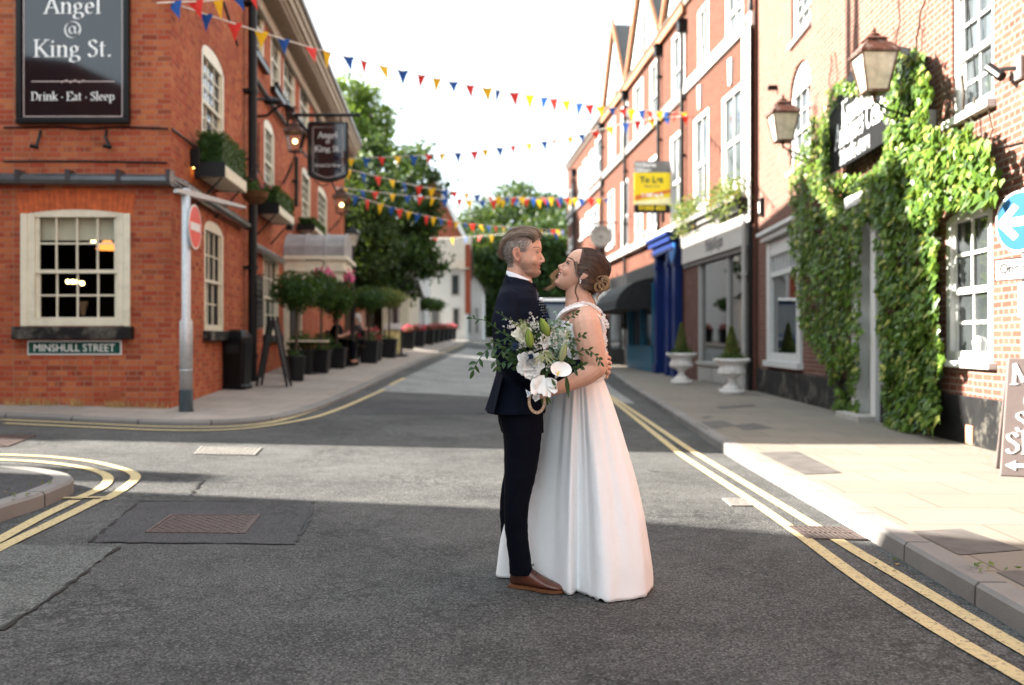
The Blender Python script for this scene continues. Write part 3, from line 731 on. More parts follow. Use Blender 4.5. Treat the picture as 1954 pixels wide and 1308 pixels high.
# string course over the ground floor: lead-topped black ledge on both walls, gutter-like
zA = LF.px(325, 347)[1]
m = MB(); m.tube([LF.pt(0, zA+.12, .10), LF.pt(8, zA+.08, .10), LF.pt(aC+.05, zA, .10), LS.pt(.25, zA-.02, .11), LS.pt(4.9, zA-.06, .11)], .085, 10)
m.tube([LS.pt(5.6, zA-.37, .10), LS.pt(9.2, zA-.40, .10)], .085, 10)
for k in range(9): LF.box(m, 11.6+k*.7, 11.66+k*.7, 0, .2, zA-.02, zA+.14)
m.build('gutter', M['lead_black'] if 'lead_black' in M else plain('gutter_black', (.03, .035, .04), .22, var=.3, spec=.9), pub, world=True)
# cornice, gutter and roof
m = MB()
LS.box(m, 5.3, EA, 0, .10, 8.05, 8.3); LS.box(m, 5.3, EA, 0, .48, 8.42, 8.5); LS.box(m, 5.3, EA, 0, .56, 8.5, 8.66); LS.box(m, 5.3, EA, 0, .62, 8.66, 8.8)
LF.box(m, 0, aC+.02, -.2, .03, 8.2, 8.26); LS.box(m, 0, 5.3, -.2, .03, 8.2, 8.26)
m.build('cornice', plain('cornice_stone', (.36, .30, .23), .8, var=.15), pub, world=True)
m = MB()
for k in range(int(5.4/.16), int(EA/.16)): LS.box(m, k*.16, k*.16+.085, .02, .44, 8.32, 8.42)
m.build('dentils', plain('dentil_stone', (.30, .24, .18), .85, var=.15), pub, world=True)
m = MB(); LS.box(m, 5.3, EA, .5, .70, 8.82, 8.95); m.build('eaves_gutter', plain('grey_gutter', (.22, .20, .19), .5), pub, world=True)
m = MB(); m.add([LS.pt(5.3, 8.96, .66), LS.pt(EA, 8.96, .66), LS.pt(EA, 11.2, -6), LS.pt(5.3, 11.2, -6), (-22, 42, 8.9), (-22, 20, 8.9), LS.pt(0, 8.27, 0), LS.pt(5.3, 8.27, 0), (-22, 19, 8.5), (-22, 14, 8.27)], [(0, 1, 2, 3), (3, 2, 4, 5), (6, 7, 8, 9)])
m.build('roof', M['slate'], pub, world=True)
pipe(LS, pub, 466, .3, 8.4, .085, .16, name='downpipe', brk=1.7)
pipe(LS, pub, 558, LS.px(558, 395)[1], LS.px(558, 300)[1], .05, .1, head=False)
pipe(LS, pub, 544, .5, LS.px(544, 470)[1], .05, .1, head=False)
# slanting pipes between the storeys and loose cables
m = MB()
def lpx(x, y, o=.08): a, z = LS.px(x, y); return LS.pt(a, z, o)
m.tube([lpx(473, 140), lpx(515, 205), lpx(551, 255)], .05, 8); m.tube([lpx(481, 95), lpx(505, 135)], .05, 8); m.tube([lpx(521, 160), lpx(540, 200)], .05, 8)
m.tube([lpx(555, 290, .3), lpx(590, 330, .3)], .03, 6); m.build('waste_pipe', M['iron'], pub, world=True)
m = MB()
for pl in ([(8, 244, 0), (120, 243, 0), (160, 247, 0), (230, 243, 0), (322, 246, 0)], [(8, 308, 0), (170, 308, 0), (320, 311, 0)]):
    m.tube([LF.pt(*LF.px(x, y), .015) for x, y, _ in pl], .013, 5)
m.tube([lpx(326, 246, .02), lpx(350, 265, .02), lpx(386, 292, .02), lpx(410, 300, .02), lpx(470, 345, .02), lpx(480, 360, .02)], .014, 5)
m.tube([lpx(425, 5, .02), lpx(452, 88, .02)], .02, 5); m.tube([lpx(405, 318, .02), lpx(430, 350, .02), lpx(436, 345, .02), lpx(455, 352, .02)], .012, 5)
m.tube([lpx(492, 235, .02), lpx(491, 330, .02), lpx(476, 345, .02)], .012, 5)
m.build('cable', M['iron'], pub, world=True)

m = MB(); m.box((-8.5, 17.5, 7.5), (-8.1, 18.1, 11.4)); m.box((-8.6, 17.4, 11.4), (-8.0, 18.2, 11.6))
for k in range(2): m.lathe([(.16, 11.6), (.12, 13.4)], (-8.3, 17.6+k*.4, 0), 10)
m.build('chimney', M['brick_red'], pub, world=True)
# entrance canopy (lead barrel roof over a cream entablature) with its columns
a0 = LS.px(541); a1 = a0+2.3; cz0 = LS.px(548, 492)[1]; pr = 1.45
cn = thing('entrance_canopy', 'cream pub entrance canopy with curved grey lead roof', 'door canopy', LS.pt(a0+1, .5, .7))
m = MB(); n = 10
prof = [(a0-.03+(a1-a0+.06)*(.5-.5*math.cos(math.pi*k/n)), cz0+.62*math.sin(math.pi*k/n)**.8 if 0 < k < n else cz0) for k in range(n+1)]
m.prism(prof, LS.pt(0, 0), LS.d, (0, 0, 1), LS.n, 0, pr); m.build('roof', M['lead'], cn, world=True, bevel=.01)
m = MB()
for o in (.02, .5, .98, pr-.02):
    pts = [LS.pt(a, z+.01, o) for a, z in prof]; m.tube(pts, .018, 6)
m.build('lead_roll', M['lead'], cn, world=True)
m = MB(); LS.box(m, a0-.06, a1+.06, 0, pr+.08, cz0-.10, cz0-.002); LS.box(m, a0, a1, 0, pr, cz0-.32, cz0-.10); LS.box(m, a0-.03, a1+.03, 0, pr+.04, cz0-.38, cz0-.32); LS.box(m, a0+.04, a1-.04, 0, pr-.06, cz0-.62, cz0-.38)
m.build('entablature', M['cream'], cn, world=True, bevel=.01)
for aa in (a0+.12, a1-.12):
    m = MB(); LS.box(m, aa-.11, aa+.11, .0, .12, .45, cz0-.62); m.build('pilaster', M['cream'], cn, world=True)
m = MB(); LS.box(m, a0+.3, a1-.3, .0, .05, .45, cz0-.7); m.build('door', M['black'], cn, world=True)
for aa in (a0+.1, a1-.1):
    m = MB(); m.prism([(0, cz0-.62), (pr*.8, cz0-.62), (pr*.55, cz0-.78), (.22, cz0-.95), (.1, cz0-1.35), (0, cz0-1.4)], LS.pt(aa, 0), LS.n, (0, 0, 1), LS.d, -.07, .07); m.build('bracket', M['cream'], cn, world=True)

# ================================================================== BUILDING ON THE NEAR LEFT (out of frame; its shade falls on the road)
nb = thing('corner_house', 'brick house on the near left corner, just outside the picture', 'house', (-9, 6, 0))
H = 7.0; sx, sy = -H/.5, .193*H/.5
Pl = [(-9, 7.75), (-2.4, 7.5), (-.07, 7.22), (.97, 6.73), (1.75, 6.37), (2.9, 5.6), (4.9, 4.6)]
T_ = [Vector((x+sx, y+sy, H)) for x, y in Pl]; T_ += [Vector((-6.6, -8, H)), Vector((-24, -8, H))]
m = MB(); n = len(T_); m.add([(p.x, p.y, -.2) for p in T_]+[tuple(p) for p in T_], [tuple(range(n, 2*n))]+[(i, (i+1) % n, n+(i+1) % n, n+i) for i in range(n)],
    [[(0, 0)]*n]+[[(T_[i].x, 0), (T_[(i+1) % n].x, 0), (T_[(i+1) % n].x, H), (T_[i].x, H)] for i in range(n)])
m.build('wall', M['brick_red'], nb, world=True)
m = MB(); cx, cy = -3.3-1.1+sx, 8.9+sy   # chimney stack: its shade is the dark tongue left of the couple
m.box((cx-1.2, cy-.55, 5.5), (cx+1.3, cy-.1, H+.35)); m.build('chimney', M['brick_red'], nb, world=True)
# ================================================================== ANTIQUES HOUSE (near right)
RF = Fac((4.53, 0.0), (.0437, 1), -1)
ant = thing('antiques_house', 'pale brick house with white sash windows and black plinth on the right', 'house', (5.1, 12, .1))
A0, A1 = -6.0, RF.px(1441)
RW = dict(gr=RF.rect(1806, 1894, 398, 690), up=RF.rect(1817, 1896, -45, 212), arch=RF.rect(1507, 1546, 118, 318), top=RF.rect(1510, 1547, -40, 66))
shopw = RF.rect(1467, 1532, 452, 690)
dr = (RF.px(1680), RF.px(1645), .1, RF.px(1660, 398)[1])
m = MB()
RF.wall(m, A0, A1, .0, 10.4, [(*RW['gr'], .08), (*RW['up'], 0), (*RW['arch'], .5), (*RW['top'], 0), (*shopw, 0), (*dr, 0)], rev=.13)
m.add([RF.pt(A1, -.1), RF.pt(A1, 10.4), (14, 22.4, 10.4), (14, 22.4, -.1)], [(0, 1, 2, 3)], [[(0, 0), (0, 10), (9, 10), (9, 0)]])
m.build('wall', M['brick_pale'], ant, world=True)
m = MB(); pz = RF.px(1855, 757)[1]
RF.box(m, A0, dr[0]-.02, .0, .05, -.1, pz); RF.box(m, dr[1]+.02, A1, 0, .05, -.1, pz); m.build('plinth', M['blackm'], ant, world=True, bevel=.01)
window(RF, ant, RW['gr'], col='white', cols=2, rows=(2, 2), arch=.08, fw=.11, bar=.035, sill='white', sillh=.07, sillo=.09, glass='glass', inset=.03, sillw=.1, mr=.07)
window(RF, ant, RW['up'], col='white', cols=2, rows=(2, 2), fw=.11, bar=.035, sill='white', glass='glasspale', sillh=.09, sillo=.1, inset=.06, sillw=.06, mr=.07)
window(RF, ant, RW['arch'], col='white', cols=3, rows=(2, 2), arch=.5, fw=.1, bar=.03, sill='white', glass='glasspale', inset=.08)
window(RF, ant, RW['top'], col='white', cols=3, rows=(2, 2), fw=.1, bar=.03, sill='white', glass='glasspale', inset=.08)
# shop window with small upper lights and projecting head
w_ = MB(); s0, s1, z0, z1 = shopw; zt = z0+(z1-z0)*.72
RF.box(w_, s0, s0+.3, -.05, .05, z0, z1); RF.box(w_, s1-.3, s1, -.05, .05, z0, z1); RF.box(w_, s0+.3, s1-.3, -.05, .03, z1-.3, z1); RF.box(w_, s0+.3, s1-.3, -.05, .04, z0, z0+.16); RF.box(w_, s0+.3, s1-.3, -.06, .02, zt-.05, zt+.05)
for k in range(1, 8):
    a = s0+.3+(s1-s0-.6)*k/8; RF.box(w_, a-.03, a+.03, -.05, 0, zt+.05, z1-.3)
wo = w_.build('window', M['white'], ant, world=True)
m = MB(); RF.box(m, s0-.1, s1+.1, -.01, .16, z1+.02, z1+.14); RF.box(m, s0-.16, s1+.16, -.01, .24, z1+.14, z1+.22); m.build('cornice', M['white'], wo, world=True, bevel=.01)
m = MB(); RF.box(m, s0-.05, s1+.05, -.02, .12, z0-.12, z0-.002); m.build('sill', M['white'], wo, world=True)
m = MB(); m.add([RF.pt(s0+.3, z0+.16, -.04), RF.pt(s1-.3, z0+.16, -.04), RF.pt(s1-.3, z1-.3, -.04), RF.pt(s0+.3, z1-.3, -.04)], [(0, 1, 2, 3)]); m.build('pane', M['clear'], wo, world=True)
m = MB(); D = -1.6
m.add([RF.pt(s0-.3,.2,-.14),RF.pt(s1+.3,.2,-.14),RF.pt(s1+.3,.2,D),RF.pt(s0-.3,.2,D),RF.pt(s0-.3,3.2,-.14),RF.pt(s1+.3,3.2,-.14),RF.pt(s1+.3,3.2,D),RF.pt(s0-.3,3.2,D)], [(0,1,2,3),(4,5,6,7),(3,2,6,7),(0,3,7,4),(1,2,6,5)])
m.build('display_room', M['roomlight'], ant, world=True)
# door in a white case
m = MB(); b0, b1, _, dz = dr
RF.box(m, b0-.14, b0+.06, -.08, .12, .1, dz+.05); RF.box(m, b1-.06, b1+.14, -.08, .12, .1, dz+.05); RF.box(m, b0-.2, b1+.2, -.06, .2, dz+.05, dz+.22); m.build('door_frame', M['white'], ant, world=True, bevel=.01)
m = MB(); RF.box(m, b0+.06, b1-.06, -.1, -.06, .18, dz+.05)
for k in range(3): RF.box(m, b0+.16, b1-.16, -.06, -.045, .35+k*.75, .9+k*.75)
do = m.build('door', M['white'], ant, world=True); m = MB(); m.ball(RF.pt(b0+.15, 1.2, -.03), .035, 10, 6); m.build('handle', M['iron'], do, world=True)
m = MB(); RF.box(m, b0-.14, b1+.14, -.1, .35, .06, .19); m.build('door_step', M['stone'], ant, world=True, bevel=.01)
a_, z_ = RF.px(1860, 830); m = MB(); RF.box(m, a_-.09, a_+.09, .05, .062, z_-.1, z_+.1)
for k in range(5): RF.box(m, a_-.075, a_+.075, .062, .07, z_-.08+k*.035, z_-.06+k*.035)
m.build('air_vent', plain('vent_terracotta', (.40, .20, .13), .9, var=.15), ant, world=True)
m = MB(); m.add([RF.pt(A0, 10.4, .25), RF.pt(A1, 10.4, .25), RF.pt(A1, 13.5, -5), RF.pt(A0, 13.5, -5)], [(0, 1, 2, 3)]); m.build('roof', M['slate'], ant, world=True)
for x, y in ((1797, 455), (1800, 648)):       # shutter hooks by the window
    a, z = RF.px(x, y); m = MB(); m.tube([RF.pt(a, z, 0), RF.pt(a, z, .1), RF.pt(a, z+.07, .1)], .012, 5); m.build('shutter_hook', M['white'], ant, world=True)
m = MB(); m.tube([RF.pt(*RF.px(1850, 0), .02), RF.pt(*RF.px(1880, 290), .02), RF.pt(*RF.px(1954, 272), .02)], .008, 5); m.build('cable', M['iron'], ant, world=True)
pipe(RF, ant, a=A1-.16, z0=.1, z1=10, r=.07, o=.12, mat='iron', head=False)

# ================================================================== TERRACE BEYOND (right)
TF = Fac((6.91, 0.0), (-.067, 1), -1)
def tz(x, y): return TF.px(x, y)[1]
EV = 11.0
terr = []
def house(name, label, cat, x0, x1, zt=EV):
    s0, s1 = sorted((TF.px(x0), TF.px(x1))); t = thing(name, label, cat, TF.pt((s0+s1)/2, .2, -.2)); return t, s0, s1
def finish(t, s0, s1, holes, zb, zt=EV, mat='brick_terrace', pitch=True):
    m = MB(); TF.wall(m, s0, s1, zb, zt, holes, uo=s0)
    m.add([TF.pt(s1, zb, -.001), TF.pt(s1, zt, -.001), TF.pt(s1, zt, -9), TF.pt(s1, zb, -9)], [(0, 1, 2, 3)], [[(0, 0), (0, 11), (9, 11), (9, 0)]])
    m.add([TF.pt(s0, zb), TF.pt(s0, zt), TF.pt(s0, zt, -9), TF.pt(s0, zb, -9)], [(0, 1, 2, 3)], [[(0, 0), (0, 11), (9, 11), (9, 0)]])
    m.build('wall', M[mat], t, world=True)
    if pitch:
        m = MB(); m.add([TF.pt(s0, zt+.05, .2), TF.pt(s1, zt+.05, .2), TF.pt(s1, zt+2.6, -4.5), TF.pt(s0, zt+2.6, -4.5), TF.pt(s1, zt+.05, -9.2), TF.pt(s0, zt+.05, -9.2)], [(0, 1, 2, 3), (3, 2, 4, 5)]); m.build('roof', M['slate'], t, world=True)
    m = MB(); m.tube([TF.pt(s0, zt, .12), TF.pt(s1, zt, .12)], .06, 6); TF.box(m, s0, s1, 0, .08, zt-.2, zt-.06); m.build('gutter', plain('brown_gutter', (.12, .09, .07), .5), t, world=True)
# --- grey shop house
g1, s0, s1 = house('grey_shop_house', 'brick house with a grey shopfront and white stone band', 'shop building', 1440, 1310)
ws = [TF.rect(1331, 1352, 10, 136), TF.rect(1384, 1418, -45, 72), TF.rect(1323, 1352, 217, 398), TF.rect(1377, 1417, 172, 360)]
fz0, fz1 = tz(1430, 468), tz(1430, 398); ww = (TF.px(1428)-.0, TF.px(1337), .62, fz0-.05)
finish(g1, s0, s1, [(*w, 0) for w in ws]+[(*ww, 0)], fz1*0-.1)
for w in ws: window(TF, g1, w, col='white', cols=2, rows=(1, 1), fw=.13, bar=.05, sill='white', glass='glasspale', inset=.04, sillh=.12, sillo=.1, mr=.1)
m = MB(); bz = tz(1425, 42); TF.box(m, s0, s1, 0, .09, bz-.25, bz+.06); TF.box(m, s0-.0, s0+.28, .09, .12, 3.9, bz-.25); m.build('stone_band', M['white'], g1, world=True, bevel=.01)
for w in ws[2:]: c = (w[0]+w[1])/2; m = MB(); m.prism([(c-.09, w[3]+.12), (c+.09, w[3]+.12), (c+.15, w[3]+.75), (c-.15, w[3]+.75)], TF.pt(0, 0), TF.d, (0, 0, 1), TF.n, 0, .06); m.build('keystone', M['white'], g1, world=True)
m = MB(); TF.box(m, s0+.35, s1-.1, 0, .16, fz0, fz1-.12); m.build('fascia', plain('fascia_grey', (.47, .45, .42), .5, var=.05), g1, world=True)
m = MB(); TF.box(m, s0+.25, s1, 0, .3, fz1+.02, fz1+.16); TF.box(m, s0+.2, s1+.05, 0, .42, fz1+.16, fz1+.28); TF.box(m, s0+.3, s1-.05, 0, .2, fz1-.12, fz1+.02); TF.box(m, s0+.3, s1, 0, .1, fz0-.12, fz0); m.build('shop_cornice', M['greydark'], g1, world=True, bevel=.01)
m = MB(); q0, q1 = ww[0], ww[1]
TF.box(m, q0, q0+.06, -.1, .06, .15, ww[3]); TF.box(m, q1-.08, q1, -.1, .06, .15, ww[3]); TF.box(m, q0+1.55, q0+1.62, -.08, .04, .62, ww[3]); TF.box(m, q0, q1, -.05, .08, .05, .62); TF.box(m, q0-.02, q1+.02, -.05, .14, .60, .68)
for k in range(3): a = q0+.2+(q1-q0-.3)*k/3; TF.box(m, a, a+(q1-q0)/3-.25, .08, .1, .18, .52)
wo = m.build('shop_window', M['greypaint'], g1, world=True)
m = MB(); m.add([TF.pt(q0+.06, .62, -.03), TF.pt(q1-.08, .62, -.03), TF.pt(q1-.08, ww[3], -.03), TF.pt(q0+.06, ww[3], -.03)], [(0, 1, 2, 3)]); m.build('pane', M['clear'], wo, world=True)
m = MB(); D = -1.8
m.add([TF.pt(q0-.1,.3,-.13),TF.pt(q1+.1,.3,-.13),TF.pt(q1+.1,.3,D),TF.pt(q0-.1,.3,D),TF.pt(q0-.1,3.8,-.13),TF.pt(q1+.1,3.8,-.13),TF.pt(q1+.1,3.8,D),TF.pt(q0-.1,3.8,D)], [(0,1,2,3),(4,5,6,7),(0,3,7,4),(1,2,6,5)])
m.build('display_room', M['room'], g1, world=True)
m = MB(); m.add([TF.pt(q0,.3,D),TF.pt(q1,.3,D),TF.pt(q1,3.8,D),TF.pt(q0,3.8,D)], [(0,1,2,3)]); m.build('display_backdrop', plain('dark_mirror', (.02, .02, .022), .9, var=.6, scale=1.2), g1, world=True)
m = MB(); TF.box(m, q1-.75, q1-.1, -.25, -.2, .62, 3.5); TF.box(m, q0+.1, q1-.1, -1.0, -.14, .5, .62); m.build('drape', plain('pale_drape', (.30, .33, .32), .8, var=.08), g1, world=True)
m = MB(); TF.box(m, q1, s1-.02, 0, .05, -.1, fz0); m.build('brick_pier', M['brick_dark'] if 'brick_dark' in M else plain('dark_pier', (.10, .05, .04), .9, var=.3), g1, world=True)  # brick pier in a plain dark brown
pipe(TF, g1, 1431, .1, tz(1431, 40), .055, .14, mat='greypaint', head=False)
pipe(TF, g1, 1309, 3.9, tz(1309, 60), .06, .12)

# --- the three-gabled house with blue shopfront
g2, s0, s1 = house('gabled_house', 'long brick house with three steep white gables and a blue shopfront', 'shop building', 1310, 1153)
W2 = [(1283,1307,58,193),(1241,1260,115,237),(1210,1227,157,266),(1186,1199,199,292),(1162,1174,228,316),(1280,1302,255,430),(1237,1256,300,437),(1212,1226,345,472),(1186,1199,345,475),(1161,1172,365,470)]
W2 = [TF.rect(*w) for w in W2]
finish(g2, s0, s1, [(*w, 0) for w in W2], -.1, pitch=False)
for w in W2: window(TF, g2, w, col='white', cols=2, rows=(1, 1), fw=.14, bar=.05, sill='white', glass='glasspale', inset=.02, sillh=.14, sillo=.1, mr=.1)
m = MB(); bz = tz(1230, 258); TF.box(m, s0, s1, 0, .12, bz-.14, bz+.14); m.build('string_course', M['greydark'], g2, world=True)
m = MB(); bz = tz(1230, 468); TF.box(m, s0, s1, 0, .25, bz-.1, bz+.12); m.build('shop_ledge', M['stone'], g2, world=True)
gs = [(TF.px(1196), TF.px(1154)), (TF.px(1263), TF.px(1199)), (TF.px(1345), TF.px(1268))]
for a, b in gs:
    c = (a+b)/2; ht = 3.1; hw = (b-a)/2
    m = MB(); m.prism([(a+.1, EV), (b-.1, EV), (c, EV+ht-.1)], TF.pt(0, 0), TF.d, (0, 0, 1), TF.n, -.1, -.02); go = m.build('gable', M['render'], g2, world=True)
    m = MB(); m.add([TF.pt(a-.05, EV, .1), TF.pt(c, EV+ht, .1), TF.pt(c, EV+ht, -9), TF.pt(a-.05, EV, -9), TF.pt(b+.05, EV, .1), TF.pt(b+.05, EV, -9)], [(0, 1, 2, 3), (1, 4, 5, 2)]); m.build('roof', M['slate'], go, world=True)
    m = MB()
    for e in (a-.06, b+.06):
        sg = 1 if e > c else -1
        m.prism([(e, EV-.15), (e, EV+.18), (c, EV+ht+.25), (c, EV+ht-.08)], TF.pt(0, 0), TF.d, (0, 0, 1), TF.n, .06, .16)
    m.build('bargeboard', M['terra'], go, world=True)
    m = MB(); TF.box(m, c-.35, c+.35, -.02, .05, EV+.35, EV+1.55); wd = m.build('gable_window', M['greydark'], go, world=True)
    m = MB(); TF.box(m, c-.27, c+.27, .05, .055, EV+.43, EV+1.47); m.build('pane', M['glasspale'], wd, world=True)
m = MB(); TF.box(m, s0, s1, 0, .14, EV-.35, EV-.1); m.build('eaves_board', M['terra'], g2, world=True)
for x, y in ((1263, 105), (1198, 190), (1153, 250)): pipe(TF, g2, x, 1.0, tz(x, y), .06, .12)
# blue shopfront: pilasters, entablature
m = MB(); e0, e1 = TF.px(1303), TF.px(1262); ez = tz(1290, 462)
TF.box(m, e0, e1, 0, .30, ez-.32, ez-.05); TF.box(m, e0-.05, e1+.05, 0, .42, ez-.05, ez+.12); TF.box(m, e0-.1, e1+.1, 0, .52, ez+.12, ez+.22)
for a, b in ((e0, e0+.38), (e0+.9, e0+1.15), (e1-.35, e1)): TF.box(m, a, b, 0, .24, .1, ez-.32); TF.box(m, a-.04, b+.04, 0, .28, ez-.75, ez-.6); TF.box(m, a-.04, b+.04, 0, .28, .1, .5)
TF.box(m, e0, e1, 0, .05, .1, ez-.3)
m.build('blue_shopfront', M['blueshop'], g2, world=True, bevel=.01)
m = MB(); k0, k1 = TF.px(1257), TF.px(1208); tzt = tz(1232, 665); TF.box(m, k0, k1, 0, .22, .05, tzt); TF.box(m, k0, k1, 0, .27, tzt, tzt+.08); TF.box(m, k0, k0+.15, 0, .2, tzt, 3.1); TF.box(m, k1-.15, k1, 0, .2, tzt, 3.1); TF.box(m, (k0+k1)/2-.05, (k0+k1)/2+.05, 0, .18, tzt, 3.1)
so = m.build('teal_shopfront', M['teal'], g2, world=True, bevel=.01); m = MB(); TF.box(m, k0+.15, k1-.15, 0, .05, tzt+.08, 3.1); m.build('pane', M['glass'], so, world=True)
m = MB(); k2, k3 = TF.px(1206), TF.px(1166); TF.box(m, k2, k3, 0, .1, .1, 3.2); so = m.build('black_shopfront', M['black'], g2, world=True)
m = MB(); TF.box(m, k2+.9, k3-.7, .1, .12, .9, 2.9); m.build('pane', M['glasspale'], so, world=True)
m = MB(); TF.box(m, TF.px(1262), TF.px(1166), 0, .16, 3.3, 3.75); m.build('dark_fascia', M['black'], g2, world=True)

# --- far end of the terrace
g3, s0, s1 = house('far_terrace_house', 'narrow-windowed brick house at the far end of the right terrace', 'house', 1153, 1083)
W3 = [(1137,1147,262,338),(1125,1133,288,352),(1113,1121,305,375),(1104,1110,322,385),(1092,1096,350,418),(1086,1090,362,425),(1130,1142,395,440),(1118,1127,405,445),(1108,1115,420,455),(1092,1097,448,470),(1085,1089,455,480)]
W3 = [TF.rect(*w) for w in W3]
finish(g3, s0, s1, [(*w, 0) for w in W3], -.1)
for w in W3: window(TF, g3, w, col='white', cols=1, rows=(1, 1), fw=.16, sill='white', glass='glasspale', inset=.02, sillh=.14, sillo=.1, mr=.12)
m = MB(); bz = tz(1120, 380); TF.box(m, s0, s1, 0, .12, bz-.12, bz+.12); m.build('string_course', M['greydark'], g3, world=True)
m = MB(); TF.box(m, s0, s1, 0, .2, .4, 3.6); m.build('shopfront', M['black'], g3, world=True)
pipe(TF, g3, 1099, 1.0, tz(1099, 335), .06, .12)

# awning over the dark shop
aw = thing('shop_awning', 'black fabric awning over the dark shopfront', 'awning', TF.pt(TF.px(1200), 2.4, .3))
a, b = TF.px(1252), TF.px(1170); z1 = 3.3; m = MB(); n = 6
pr_ = [(0, z1)]+[(1.35*math.sin(math.pi/2*k/n), z1-1.0+1.0*math.cos(math.pi/2*k/n)) for k in range(n+1)]+[(0, z1-1.0)]
m.loft([[TF.pt(s_, z, o) for o, z in pr_] for s_ in (a, b)]); m.build('canvas', plain('black_canvas', (.02, .021, .022), .7, var=.3), aw, world=True)
m = MB(); m.tube([TF.pt(a, z1-1, 1.33), TF.pt(b, z1-1, 1.33)], .03, 6); m.build('front_bar', M['iron'], aw, world=True)
m = MB()
for k in range(7):
    an = math.pi*2*k/7; c = (a+b)/2
    m.tube([TF.pt(c, 2.95, 1.02), TF.pt(c+.35*math.cos(an), 2.95+.10*math.sin(an), 1.02-.0+.1*0)], .012, 4)
m.build('emblem', M['letter'], aw, world=True)

# ================================================================== FAR BUILDINGS (left of the bend)
def farhouse(name, label, cat, c, w, d, h, rh, rz, mat, roofm, wins, ridge='x', base=None):
    zb = g(c[0], c[1])-.3 if base is None else base
    t = thing(name, label, cat, (c[0], c[1], zb), rz)
    m = MB(); X, Yd = w/2, d/2
    pts = [(-X,-Yd,0),(X,-Yd,0),(X,Yd,0),(-X,Yd,0),(-X,-Yd,h),(X,-Yd,h),(X,Yd,h),(-X,Yd,h)]
    fs = [(0,1,5,4),(1,2,6,5),(2,3,7,6),(3,0,4,7)]
    uvs = [[(0,0),(w,0),(w,h),(0,h)],[(0,0),(d,0),(d,h),(0,h)]]*2
    m.add(pts, fs, uvs)
    if rh:
        if ridge == 'x': m.add([(-X,-Yd,h),(-X,Yd,h),(-X,0,h+rh),(X,-Yd,h),(X,Yd,h),(X,0,h+rh)], [(0,1,2),(3,4,5)], [[(0,0),(d,0),(d/2,rh)]]*2)
        else: m.add([(-X,-Yd,h),(X,-Yd,h),(0,-Yd,h+rh),(-X,Yd,h),(X,Yd,h),(0,Yd,h+rh)], [(0,1,2),(3,4,5)], [[(0,0),(w,0),(w/2,rh)]]*2)
    m.build('wall', M[mat], t)
    if rh:
        e = .25; m = MB(); k = rh/(Yd if ridge == 'x' else X)
        if ridge == 'x': m.add([(-X-e,-Yd-e,h-e*k+.05),(X+e,-Yd-e,h-e*k+.05),(X+e,0,h+rh+.05),(-X-e,0,h+rh+.05),(X+e,Yd+e,h-e*k+.05),(-X-e,Yd+e,h-e*k+.05)], [(0,1,2,3),(3,2,4,5)])
        else: m.add([(-X-e,-Yd-e,h-e*k+.05),(0,-Yd-e,h+rh+.05),(0,Yd+e,h+rh+.05),(-X-e,Yd+e,h-e*k+.05),(X+e,-Yd-e,h-e*k+.05),(X+e,Yd+e,h-e*k+.05)], [(0,1,2,3),(1,4,5,2)])
        m.build('roof', M[roofm], t)
    for (u, v, ww_, hh, side) in wins:
        m = MB(); 
        def bx(m, a0, a1, z0, z1, o0, o1):
            if side == 0: m.box((a0, -Yd-o1, z0), (a1, -Yd-o0, z1))
            else: m.box((X+o0, a0, z0), (X+o1, a1, z1))
        bx(m, u-ww_/2, u+ww_/2, v, v+hh, -.05, .05); f = m.build('window', M['greypaint'], t)
        m = MB(); bx(m, u-ww_/2+.1, u+ww_/2-.1, v+.1, v+hh-.1, .05, .056); m.build('pane', M['glass'], f)
    return t
def wx(x, Y): return (x-CX)/F*Y
def wz(y, Y): return EYE-(y-HY)/F*Y
Y0 = 62; 
wh = farhouse('white_cottage', 'white rendered cottage with old stone-slate roof beyond the tree', 'house', (wx(852, Y0), Y0+3.5, 0), wx(889, Y0)-wx(815, Y0), 7, wz(511, Y0)-1.0, 2.2, 0, 'render', 'oldslate', [(.55, 3.0, .6, 1.4, 0), (.6, .9, .5, 1.4, 0), (-.7, .7, .7, 1.5, 0)], 'x', base=1.0)
m = MB(); m.box((1.16, -3.62, 1.9), (1.5, -3.0, 6.2)); m.build('chimney', M['brick_red'], wh)
farhouse('low_white_cottage', 'small white cottage with sloping roofline at the bend', 'house', (wx(905, 66), 68, 0), 1.15, 5, wz(548, 66)-1.1, .7, 0, 'render', 'slate', [(-.3, .6, .28, 1.9, 0), (.2, .6, .28, 1.7, 0)], 'y', base=1.1)
rb_ = farhouse('red_brick_house', 'plain red brick gable rising behind the white cottage', 'house', (wx(826, 76), 80, 0), wx(886, 76)-wx(766, 76), 7, wz(462, 76)-1.2, wz(330, 76)-wz(462, 76), 0, 'brick_red', 'slate', [], 'y', base=1.2)
X_ = (wx(886, 76)-wx(766, 76))/2; h_ = wz(462, 76)-1.2; r__ = wz(330, 76)-wz(462, 76); m = MB(); m.prism([(X_+.3, h_-.5), (X_+.3, h_+.15), (0, h_+r__+.25), (0, h_+r__-.35)], (0, -3.5, 0), (1, 0, 0), (0, 0, 1), (0, -1, 0), 0, .35); m.build('verge_board', M['white'], rb_)
farhouse('white_row_house', 'long low white house behind the row of clipped trees', 'house', (wx(770, 50)-.9, 54, 0), 3.2, 8, 4.3, 1.4, 0, 'render', 'slate', [(.5, 1.0, .6, 1.3, 0), (-.8, 1.0, .6, 1.3, 0)], 'x', base=.8)
farhouse('brick_extension', 'brick wing set back behind the pub and the tree', 'house', (-10.5, 46, 0), 6, 7, 5.5, 1.8, 0, 'brick_red', 'slate', [(1.5, 2.2, .9, 1.5, 0)], 'x', base=.5)
